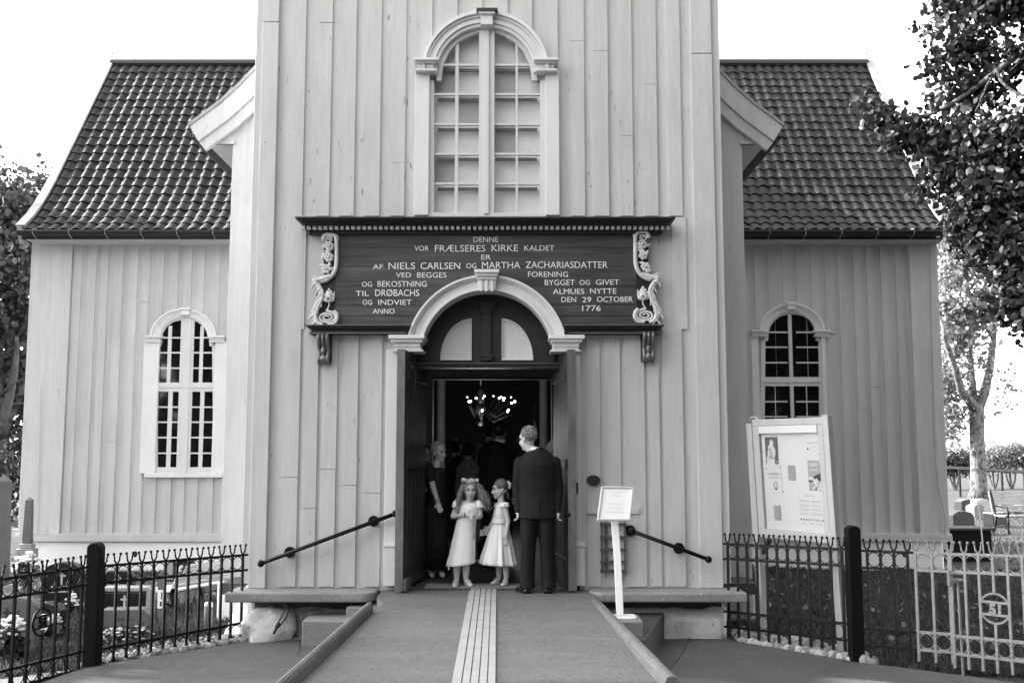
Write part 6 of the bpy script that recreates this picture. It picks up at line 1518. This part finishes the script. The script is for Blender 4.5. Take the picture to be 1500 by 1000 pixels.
# curls
rr = random.Random(12); mb = MB(); Rm = T.to_3x3()
mb.ball(T@Vector((0, .028, .046)), (.083, .090, .098), 16, 12, Rm)
for k in range(430):
    an = R(rr.uniform(-12, 192)) if k % 3 else R(rr.choice((rr.uniform(-24, 10), rr.uniform(170, 204))))
    el_ = rr.uniform(.1, 1.0); p0 = T@Vector((.092*math.cos(an)*(1.12-.4*el_), .02+.096*math.sin(an)*(1.12-.4*el_), .01+.128*el_))
    side = 1 if math.cos(an) > 0 else -1; L_ = rr.uniform(.16, .27) if side > 0 else rr.uniform(.17, .25)
    out = Vector((side*rr.uniform(.03, .14) if side > 0 else side*rr.uniform(.01, .055), -rr.uniform(.0, .07) if math.sin(an) < .45 else rr.uniform(.0, .06), -L_))
    pts = []; wv = rr.uniform(.006, .013); fq = rr.uniform(2.0, 3.6); ph = rr.uniform(0, 6.3); m = 16
    for i in range(m+1):
        q = i/m; b = p0+Vector((out.x*q**1.1, out.y*math.sin(q*1.6), out.z*q)); b += Vector((math.cos(fq*6.28*q+ph), math.sin(fq*6.28*q+ph), 0))*wv*min(1, q*3)
        b.x += side*.022*math.sin(min(1, q*2.2)*math.pi/2)*(.4+.6*abs(math.cos(an)))
        pts.append(b)
    mb.tube(pts, [.0042*(1-.55*i/m) for i in range(m+1)], 4)
for k in range(26):   # fringe swept off the brow
    s_ = rr.choice((-1, 1)); a = T@Vector((s_*rr.uniform(.0, .02), -.05, .128)); pts = [a, T@Vector((s_*rr.uniform(.035, .05), -.078, rr.uniform(.09, .11))), T@Vector((s_*.078, -.045, rr.uniform(.03, .06))), T@Vector((s_*.09, -.02, -.03))]
    mb.tube(pts, .006, 5)
attach('hair', mb.mesh('hair', M['hair_blond'], True), t)
mb = MB()
for k in range(22):
    an = R(rr.uniform(-20, 200)+180) if k < 15 else R(rr.uniform(0, 360)); c = T@Vector((.090*math.cos(an), .012+.098*math.sin(an), .124+.006*math.sin(k)))
    for p in range(4): mb.ball(c+Vector((.011*math.cos(p*1.57+k), -.002, .011*math.sin(p*1.57+k))), (.0095, .008, .0095), 6, 4)
attach('flower_wreath', mb.mesh('flower_wreath', M['flower'], True), t)
mb = MB(); w_ = wl+(el-wl)*.12; mb.tube([w_+Vector((.0, .022*math.cos(q*.5), .022*math.sin(q*.5))) for q in range(13)], .006, 6, closed=True); attach('bracelet', mb.mesh('bracelet', M['rubber'], True), t)
def pumps(parent, lst, m):
    for heel, toe in lst:
        mb = MB(); heel, toe = Vector(heel), Vector(toe); d = toe-heel; n_ = Vector((-d.y, d.x, 0)).normalized()
        rings = []
        for q, w_, h in ((0, .020, .045), (.12, .030, .048), (.35, .031, .034), (.6, .036, .030), (.82, .034, .030), (.95, .022, .024), (1, .008, .012)):
            c = heel+d*q; rings.append([c+n_*w_+Vector((0, 0, .006)), c+n_*w_*1.02+Vector((0, 0, h*.6)), c+n_*w_*.5+Vector((0, 0, h)), c-n_*w_*.5+Vector((0, 0, h)), c-n_*w_*1.02+Vector((0, 0, h*.6)), c-n_*w_+Vector((0, 0, .006))])
        mb.loft(rings); mb.box(heel.x-.016, heel.x+.016, heel.y-.014, heel.y+.016, .002, .02)
        sh = attach('shoe', mb.mesh('shoe', m, True), parent)
        mb = MB(); c = heel+d*.42; mb.tube([c+n_*.034+Vector((0, 0, .03)), c+n_*.02+Vector((0, 0, .066)), c-n_*.02+Vector((0, 0, .066)), c-n_*.034+Vector((0, 0, .03))], .006, 5); attach('strap', mb.mesh('strap', m, True), sh)
pumps(t, ((( g1(669.5, 850).x, D+.035, .012), (g1(666.5, 850).x-.004, D-.11, .012)), ((g1(682, 850).x, D+.03, .012), (g1(691.5, 850).x, D-.10, .012))), M['shoe_silver'])
# ---------------------------------------------------------------- girl in profile with a bun
D = 11.3
t = thing('person', 'little girl in satin dress with pinned-up hair, turned sideways to the left', 'girl', (g1(733, 848).x, D, 0), 0, 'flower girls in the doorway')
hc = g1(732.5, 717); T = frame(hc, yaw=-74, pitch=2, s=.84)
mb = MB(); head(mb, T, True); nk = g1(734, 733)
mb.cap(hc+Vector((.008, 0, -.05)), .034, nk+Vector((0, 0, -.02)), .040)
shn, shf = g1(738.5, 740, -.085), g1(731, 740, .10)
mb.cap(shn, .04, shf, .04); mb.cap(nk+Vector((0, 0, -.06)), .062, g1(732, 764), .07); mb.cap(g1(732, 775), .085, g1(733, 790), .08)
en, wn = g1(744.5, 763, -.10), g1(741.5, 783, -.13); mb.cap(shn, .035, en, .027); mb.cap(en, .027, wn, .019); hand(mb, wn, (-.10, -.05, -1), (1, .15, 0), .72, .35, 1)
ef, wf = g1(724, 760, .10), g1(717, 772, .04); mb.cap(shf, .034, ef, .027); mb.cap(ef, .026, wf, .018); hand(mb, wf, (-.7, -.2, -.4), (0, .4, 1), .70, .5, -1)
for ax, tx, dy in ((730, 719.5, .05), (740.5, 735, -.04)):
    k_ = g1(ax+1, 812, dy); an = Vector((g1(ax+1, 842).x, D+dy, .07)); mb.cap(g1(733, 785, dy), .065, k_, .046); mb.cap(k_, .044, an+Vector((0, 0, .12)), .040); mb.cap(an+Vector((0, 0, .1)), .038, an, .026); mb.cap(an, .026, Vector((g1(tx+3, 848).x, D+dy-.04, .028)), .02)
attach('body', rm_mesh('body', mb, .0055, M['skin'], 3), t); face(T, t, False, M['hair_mid'])
mb = MB(); rings = []
for y, xl, xr, ry, amp in ((737.5, 728, 740, .085, 0), (739, 725.5, 741.5, .105, 0), (748, 723, 742.5, .11, .006), (757, 721.5, 742.5, .105, .01), (762, 721, 743, .105, .006), (768, 720, 744, .11, .02), (780, 716, 747.5, .135, .04), (795, 712, 751.5, .165, .055), (810, 707.5, 755, .19, .065), (823, 704, 758.5, .205, .075), (826, 703.5, 759, .206, .078)):
    a, b = g1(xl, y), g1(xr, y); rings.append(ring(((a.x+b.x)/2, D, a.z), (b.x-a.x)/2, ry, 96, amp, 11, 1.2+y*.004, 0, -.04 if y > 800 else 0))
mb.loft(rings); o = attach('dress', mb.mesh('dress', M['satin'], True), t)
mb = MB(); rings = []
for y in (760.5, 762, 765, 766.5): a, b = g1(720.3, y), g1(743.6, y); rings.append(ring(((a.x+b.x)/2, D, a.z), (b.x-a.x)/2+.004, .115, 64, .004, 9))
mb.loft(rings); attach('sash', mb.mesh('sash', M['satin'], True), o)
for p in (shn, shf):
    mb = MB(); rr_ = []
    for k, (zz, rx) in enumerate(((.036, .03), (.028, .05), (.0, .058), (-.02, .058))): rr_.append(ring((p.x, p.y, p.z+zz), rx, rx*.75, 32, .05 if k > 1 else 0, 7, k*.3))
    mb.loft(rr_); attach('cap_sleeve', mb.mesh('cap_sleeve', M['satin'], True), o)
rr = random.Random(31); mb = MB(); Rm = T.to_3x3(); mb.ball(T@Vector((0, .016, .050)), (.081, .096, .097), 16, 12, Rm)
bun = T@Vector((-.02, .115, .055))
for k in range(260):
    an = rr.uniform(-.3, 3.44); el_ = rr.uniform(.0, 1); p0 = T@Vector((.080*math.cos(an)*.98, -.045+.05*abs(math.sin(an))*rr.random(), .045+.080*max(0, math.sin(an))*(.4+.55*el_)))
    md = T@Vector((.088*math.cos(an), .045, .05+.095*math.sin(an)*el_)); e_ = bun+Vector((rr.uniform(-.02, .02), rr.uniform(-.02, .02), rr.uniform(-.025, .025))); mb.tube([p0, md, e_], [.003, .0042, .003], 4)
for k in range(60):
    a1, a2 = rr.uniform(0, 6.3), rr.uniform(0, 6.3); mb.tube([bun+Vector((.028*math.cos(a1+q*.6), .028*math.sin(a2+q*.5), .03*math.sin(a1+q*.6))) for q in range(6)], .005, 5)
for k in range(12): p0 = T@Vector((rr.uniform(-.05, .05), .09, -.02)); mb.tube([p0, p0+Vector((rr.uniform(0, .02), rr.uniform(-.01, .01), -.05)), p0+Vector((rr.uniform(.0, .03), 0, -.09))], .003, 4)
attach('hair', mb.mesh('hair', M['hair_mid'], True), t)
mb = MB()
for k in range(7): c = bun+Vector((rr.uniform(-.005, .03), -.035, rr.uniform(-.02, .035))); [mb.ball(c+Vector((.012*math.cos(p*1.26), 0, .012*math.sin(p*1.26))), .009, 6, 4) for p in range(5)]
attach('hair_flower', mb.mesh('hair_flower', M['flower'], True), t)
pumps(t, (((g1(731.5, 848).x, D+.05, .012), (g1(718, 848).x, D+.01, .012)), ((g1(743, 848).x, D-.04, .012), (g1(734.5, 848).x, D-.11, .012))), M['shoe_silver'])
# ---------------------------------------------------------------- generic standing adult seen from behind
def adult(label, D, xc, ytop, xl, xr, suit_m, skin=M['skin'], hair=M['hair_grey'], cat='man', yaw=180, head_dx=0, head_pitch=0, hair_len=0, collar=True, hands=True, floor=0.0, trousers=True, detail=1, skirt=False, group=None):
    def q(x, y, dy=0): return P(x, y, D+dy)
    z_top = P(xc, ytop, D).z; H = z_top-floor; s = H/1.78; cx = P(xc, 700, D).x; hw = (xr-xl)*D/3000; mid = P((xl+xr)/2, 700, D).x
    t = thing('person', label, cat, (mid, D, floor), 0, group)
    fz_ = -1 if abs(yaw) > 90 else 1                     # chest direction in y: away (-1 -> +y)
    hc = Vector((cx, D+.0, z_top-.135*s)); T = frame(hc, yaw=yaw, pitch=head_pitch, s=s)
    mb = MB(); head(mb, T); sz = floor+1.475*s; b0 = Vector((mid, D, sz))
    mb.cap(hc+Vector((0, .01, -.06*s)), .056*s, Vector((mid+(cx-mid)*.4, D, sz+.02)), .062*s)
    mb.cap(b0+Vector((-hw*.5, 0, -.10*s)), .06*s, b0+Vector((hw*.5, 0, -.10*s)), .06*s); mb.cap(b0+Vector((0, 0, -.14*s)), .085*s, Vector((mid, D, floor+.95*s)), .085*s)
    arms = []
    for s_ in (-1, 1):
        sh = b0+Vector((s_*(hw-.085*s), 0, -.085*s)); e_ = b0+Vector((s_*(hw-.05*s), .03, -.36*s)); w_ = b0+Vector((s_*(hw-.062*s), -.03, -.61*s)); arms.append((sh, e_, w_))
        mb.cap(sh, .055*s, e_, .042*s); mb.cap(e_, .042*s, w_, .028*s)
        if hands: hand(mb, w_, (0, -.15, -1), (0, s_*1.0, 0), s*.82, .75, 1)
        hp = Vector((mid+s_*.09*s, D, floor+.92*s)); kn = Vector((mid+s_*.095*s, D, floor+.5*s)); an = Vector((mid+s_*.10*s, D, floor+.09)); mb.cap(hp, .09*s, kn, .06*s); mb.cap(kn, .058*s, an, .04*s); mb.cap(an, .04*s, an+Vector((s_*.03, -fz_*.12, -.045)), .03)
    body = attach('body', rm_mesh('body', mb, .007*s if detail else .011, skin, 3), t)
    return t, T, b0, arms, mid, hw, s, q, hc
def jacket(t, b0, arms, mid, D, hw, s, hem, m, flare=1.0, name='jacket', floor=0, ydepth=.13):
    mb = MB(); rings = []
    for zz, fx_, ry in ((.085, .20, .055), (.065, .28, .07), (.035, .44, .09), (.0, .60, .105), (-.045, .74, .118), (-.10, .80, ydepth+.01), (-.25, .76, ydepth), (-.40, .71, ydepth-.008), (-.55, .78*flare, ydepth+.005), (hem, .83*flare, ydepth+.02)):
        rings.append(ring((mid, D, b0.z+zz*s), hw*fx_, ry*s, 32))
    mb.loft(rings)
    for sh, e_, w_ in arms: mb.cap(sh, .072*s, e_, .058*s); mb.cap(e_, .058*s, w_+Vector((0, 0, .015)), .046*s)
    return attach(name, rm_mesh(name, mb, .010, m, 5), t)
def trousers(t, mid, D, s, m, floor=0, spread=.095, gap=.0):
    mb = MB()
    for s_ in (-1, 1):
        x0 = mid+s_*.088*s; x1 = mid+s_*(spread+.01)*s; rings = []
        for zz, rx, ry in ((.98, .10, .12), (.85, .102, .125), (.7, .095, .11), (.5, .082, .09), (.3, .078, .085), (.12, .08, .09), (.045, .085, .105)):
            u = (.98-zz)/.93; rings.append(ring((x0+(x1-x0)*u, D+.01, floor+zz*s), rx*s, ry*s, 24, .02*u, 3, zz*30))
        mb.loft(rings)
    return attach('trousers', rm_mesh('trousers', mb, .010, m, 4), t)
def short_hair(T, m, t, seed, thick=1.0, tuft=160, cover=-.02, length=.03):
    rr = random.Random(seed); mb = MB(); Rm = T.to_3x3(); mb.ball(T@Vector((0, .028, .043)), (.081*thick, .091*thick, .099*thick), 18, 14, Rm)
    for k in range(tuft):
        an = rr.uniform(0, 6.283); e_ = rr.uniform(-.35, 1.5)
        n_ = Vector((math.cos(e_)*math.cos(an), math.cos(e_)*math.sin(an), math.sin(e_)))
        if n_.y < -.35 and n_.z < .55: continue
        p0 = Vector((0, .028, .043))+Vector((n_.x*.079, n_.y*.089, n_.z*.097))*thick; fl = Vector((.15+rr.uniform(-.22, .22), .75*max(0, n_.z)+rr.uniform(-.15, .15), -1+.8*max(0, n_.z)+rr.uniform(-.15, .15))); fl = (fl-n_*fl.dot(n_)).normalized()
        mb.tube([T@p0, T@(p0+n_*.004+fl*length*.5), T@(p0+n_*.001+fl*length)], [.005, .0055, .002], 5)
    return attach('hair', mb.mesh('hair', m, True), t)
# man in the suit standing outside, back to us, head turned left
D = 10.75
t, T, b0, arms, mid, hw, s, q, hc = adult('grey-haired man in glasses and dark suit, back turned, at the doorway', D, 773, 625, 751, 824, M['suit'], yaw=-133, head_pitch=8, floor=0.0)
jk = jacket(t, b0, arms, mid, D, hw, s, -.685, M['suit'], 1.0)
trousers(t, mid, D, s, M['suit'], 0, .105)
short_hair(T, M['hair_grey'], t, 5, 1.0, 620, length=.022)
mb = MB(); rr_ = [ring((mid-.03, D+.005, b0.z+zz*s), rx*s, ry*s, 28) for zz, rx, ry in ((.045, .075, .075), (.085, .070, .070))]
mb.loft(rr_); attach('collar', mb.mesh('collar', M['shirt'], True), jk)
for sh, e_, w_ in arms:
    mb = MB(); d = (w_-e_).normalized(); mb.cap(w_-d*.02, .036*s, w_+d*.004, .034*s); attach('cuff', mb.mesh('cuff', M['shirt'], True), jk)
mb = MB()
for s_ in (-1, 1): mb.tube([T@Vector((s_*.033+.027*math.cos(k*.393), -.102, .004+.022*math.sin(k*.393))) for k in range(16)], .0028, 5, closed=True); mb.tube([T@Vector((s_*.06, -.10, .008)), T@Vector((s_*.084, -.03, .01)), T@Vector((s_*.086, .02, .0))], .003, 5)
mb.tube([T@Vector((-.008, -.108, .006)), T@Vector((.008, -.108, .006))], .003, 5); attach('glasses', mb.mesh('glasses', M['rubber'], True), t)
for s_ in (-1, 1):
    mb = MB(); x = mid+s_*.105*s; a = Vector((x-.0, D-.07, 0)); d = Vector((s_*.06-.05, .25, 0))
    rings = []; n_ = Vector((-d.y, d.x, 0)).normalized()
    for u, w_, h in ((0, .03, .06), (.1, .040, .075), (.35, .042, .07), (.6, .048, .055), (.85, .046, .045), (1, .02, .03)):
        c = a+d*u; rings.append([c+n_*w_+Vector((0, 0, .003)), c+n_*w_+Vector((0, 0, h*.5)), c+n_*w_*.5+Vector((0, 0, h)), c-n_*w_*.5+Vector((0, 0, h)), c-n_*w_+Vector((0, 0, h*.5)), c-n_*w_+Vector((0, 0, .003))])
    mb.loft(rings); attach('shoe', mb.mesh('shoe', M['shoe_black'], True), t)
mb = MB(); mb.box(mid-.003, mid+.003, D-.155*s, D-.14*s, b0.z-.68*s, b0.z-.45*s); attach('vent', mb.mesh('vent', M['rubber']), jk)
# tall man in a dark suit inside (back turned), and the guests beyond
D = 12.95
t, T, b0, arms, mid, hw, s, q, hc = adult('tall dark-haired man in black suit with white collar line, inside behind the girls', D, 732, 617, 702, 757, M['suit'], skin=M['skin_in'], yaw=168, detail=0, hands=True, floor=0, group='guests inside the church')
jk = jacket(t, b0, arms, mid, D, hw, s, -.66, M['suit']); trousers(t, mid, D, s, M['suit']); short_hair(T, M['hair_dark'], t, 8, 1.02, 60)
mb = MB(); mb.loft([ring((T.translation.x-.005, D, b0.z+zz*s), rx*s, ry*s, 24) for zz, rx, ry in ((.03, .085, .078), (.085, .074, .072))]); attach('collar', mb.mesh('collar', M['shirt'], True), jk)
for label, D, xc, yt, xl, xr, cm, hm, yaw, wm in (
    ('dark-haired man in black half hidden left of the tall man in the doorway', 13.7, 717, 619, 698, 740, M['suit'], M['hair_dark'], 175, False),
    ('guest in a grey patterned jacket with dark hair, back turned, deep in the porch', 13.6, 686, 649, 667, 706, M['patterned'], M['hair_dark'], 170, True),
    ('guest with a dark bob in black, seen from behind left of the grey jacket', 14.2, 667, 645, 652, 688, M['black_dress'], M['hair_dark'], 178, True),
    ('guest in a mottled dress beside the tall man, deep in the porch', 14.0, 702, 650, 690, 716, M['patterned'], M['hair_mid'], 150, True),
    ('guest behind the suited man, only a pale cheek showing by the right door leaf', 12.4, 809, 645, 792, 840, M['black_dress'], M['hair_pale'], -120, True)):
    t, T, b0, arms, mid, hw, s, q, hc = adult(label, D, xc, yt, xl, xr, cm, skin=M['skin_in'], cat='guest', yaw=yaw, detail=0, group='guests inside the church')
    jacket(t, b0, arms, mid, D, hw, s, -.66, cm, name='dress' if wm else 'jacket')
    if wm:
        mb = MB(); mb.loft([ring((mid, D, zz*s), rx*s, ry*s, 32, .03, 7) for zz, rx, ry in ((.95, .16, .13), (.7, .19, .15), (.4, .21, .17), (.3, .22, .18))]); attach('skirt', mb.mesh('skirt', cm, True), t)
    else: trousers(t, mid, D, s, cm)
    short_hair(T, hm, t, int(xc), 1.06 if wm else 1.02, 60, length=.07 if wm else .03)
# woman with short fair hair, arm hanging, and the woman in glasses beside her
def woman(label, D, xc, yt, xl, xr, yaw, hm, armpts, hair_len, seed, glasses=False, watch=False):
    z_top = P(xc, yt, D).z; s = z_top/1.72; mid = P((xl+xr)/2, 700, D).x; cx = P(xc, 700, D).x; hw = (xr-xl)*D/3000
    t = thing('person', label, 'woman', (mid, D, 0), 0, 'guests inside the church'); hc = Vector((cx, D, z_top-.132*s)); T = frame(hc, yaw=yaw, s=s)
    mb = MB(); head(mb, T); b0 = Vector((mid, D, 1.38*s)); mb.cap(hc+Vector((0, .01, -.06)), .048*s, b0+Vector((0, 0, .02)), .055*s); mb.cap(b0+Vector((-hw*.45, 0, -.08)), .05, b0+Vector((hw*.45, 0, -.08)), .05); mb.cap(b0+Vector((0, 0, -.14)), .075, Vector((mid, D, .9)), .075)
    pa = [P(x, y, D+dy) for x, y, dy in armpts]; mb.cap(pa[0], .045, pa[1], .036); mb.cap(pa[1], .036, pa[2], .025); hand(mb, pa[2], pa[3]-pa[2], (1, .3, 0), .92, .4, 1)
    for s_ in (-1, 1): an = Vector((mid+s_*.06, D, .08)); mb.cap(Vector((mid+s_*.05, D, .85)), .06, an, .04); mb.cap(an, .04, an+Vector((.03, -.12, -.04)), .03)
    attach('body', rm_mesh('body', mb, .0065, M['skin'], 3), t); face(T, t, True, M['hair_mid'])
    mb = MB(); rings = [ring((mid, D, zz*s), rx*s, ry*s, 48, amp, 7) for zz, rx, ry, amp in ((1.40, .07, .06, 0), (1.385, hw*.75, .09, 0), (1.33, hw*.95, .115, 0), (1.2, hw*.92, .13, 0), (1.0, hw*.85, .125, .01), (.85, hw*1.0, .15, .02), (.5, hw*1.1, .17, .04), (.12, hw*1.25, .2, .06))]
    mb.loft(rings); d_ = attach('dress', mb.mesh('dress', M['black_dress'], True), t); mb = MB(); mb.cap(pa[0]+Vector((0, 0, .01)), .062, pa[0]+(pa[1]-pa[0])*.6, .052); attach('sleeve', mb.mesh('sleeve', M['black_dress'], True), d_)
    short_hair(T, hm, t, seed, 1.05, 260, length=hair_len)
    if watch: w_ = pa[2]+(pa[1]-pa[2])*.1; mb = MB(); ax = (pa[1]-pa[2]).normalized(); o1 = ax.orthogonal().normalized(); o2 = ax.cross(o1); mb.tube([w_+(o1*math.cos(k*.5236)+o2*math.sin(k*.5236))*.028 for k in range(12)], .008, 6, closed=True); attach('watch', mb.mesh('watch', M['zinc'], True), t)
    if glasses:
        mb = MB()
        for s_ in (-1, 1): mb.tube([T@Vector((s_*.033+.027*math.cos(k*.393), -.102, .004+.02*math.sin(k*.393))) for k in range(16)], .003, 5, closed=True)
        mb.tube([T@Vector((-.008, -.106, .006)), T@Vector((.008, -.106, .006))], .003, 5); attach('glasses', mb.mesh('glasses', M['zinc'], True), t)
woman('woman with short fair hair in black dress inside the left door leaf', 12.0, 643, 648, 622, 656, 48, M['hair_pale'], ((628, 686, -.08), (634, 712, -.12), (641.5, 735, -.17), (644.5, 746, -.19)), .05, 3, watch=True)
woman('woman in glasses with dark hair, mostly hidden behind the left door leaf', 12.25, 621, 652, 600, 634, 30, M['hair_dark'], ((628, 690, -.05), (632, 712, -.08), (629, 716, -.2), (622, 718, -.25)), .09, 6, glasses=True)
# booklet, flag, chandelier
mb = MB(); a = P(709, 780, 11.75); mb.hexa([(a.x-.05, 11.74, a.z-.035), (a.x+.05, 11.76, a.z-.03), (a.x+.05, 11.765, a.z-.03), (a.x-.05, 11.745, a.z-.035)], [(a.x-.042, 11.76, a.z+.035), (a.x+.055, 11.78, a.z+.04), (a.x+.055, 11.785, a.z+.04), (a.x-.042, 11.765, a.z+.035)])
t = thing('booklet', 'white folded booklet showing between the two little girls', 'booklet', (a.x, 11.75, a.z-.03)); part('cover', mb, M['sign_white'], t)
mb = MB(); mb.box(a.x-.005, a.x+.005, 11.735, 11.745, a.z-.02, a.z+.02); part('print', mb, M['ink'], t)
D = 13.4; mb = MB(); a, b = P(782.5, 592, D), P(781.5, 690, D); mb.tube([a, b], .012, 6); mb.tube([b, (b.x, D, 0)], .012, 6); mb.ball(a, .018, 8, 6)
t = thing('flag', 'narrow pole with a small white pennant above the suited man’s head', 'flag', (b.x, D, 0)); part('pole', mb, M['brass'], t)
mb = MB(); pts = [P(782, 613, D), P(785.5, 622, D), P(787, 633, D), P(786, 642, D), P(780, 642, D), P(780.5, 630, D)]; mb.prism([(p.x, p.z) for p in pts], D-.03, D-.015); part('pennant', mb, M['cloth_white'], t)
mb = MB(); a = P(704, 583, 17.0)
t = thing('chandelier', 'brass chandelier with small lit lamps hanging inside the church', 'chandelier', (a.x, 17, a.z))
mb = MB(); mb.tube([(a.x, 17, 5.3), (a.x, 17, a.z-.35)], .015, 6); mb.ball((a.x, 17, a.z-.2), .09, 12, 8); mb.ball((a.x, 17, a.z-.42), .05, 10, 8); mb.lathe([(.02, -.1), (.06, -.05), (.03, .0), (.05, .1), (.02, .2)], (a.x, 17, a.z), 12); part('stem', mb, M['brass'], t, smooth=True)
for x, y, dy, r_ in ((687, 588, -.4, .018), (689.5, 587.5, -.3, .020), (697.5, 583, .3, .018), (706.3, 583.5, .5, .018), (709.5, 580, .6, .015), (731, 583, .5, .016), (734, 581.5, .4, .014), (738.3, 583.3, .3, .021), (737.5, 586, .1, .014), (749.5, 590, -.3, .019), (754, 588, -.1, .020), (706.5, 601, -.6, .020), (743.5, 602.5, -.6, .019), (744.8, 600.8, -.5, .019), (723, 580, .6, .010), (684.6, 581.5, .2, .010), (748.5, 581.5, .2, .010)):
    p = P(x, y, 17+dy); c = Vector((a.x, 17, a.z-.2)); mb = MB(); m_ = (c+p)/2+Vector((0, 0, -.18)); mb.tube([c, m_, Vector((p.x, p.y, p.z-.07)), Vector((p.x, p.y, p.z-.02))], [.012, .010, .008, .007], 6); ar = part('arm', mb, M['iron'], t, smooth=True)
    mb = MB(); mb.ball(p, r_*.8, 10, 8); part('lamp', mb, M['bulb'], ar, smooth=True)

ld = bpy.data.lights.new('chandelier_light', 'POINT'); ld.energy = 8; ld.shadow_soft_size = .5; ld.color = (1, 1, 1)
lo = bpy.data.objects.new('chandelier_light', ld); COL.objects.link(lo); lo.location = (a.x, 16.6, a.z-.75)
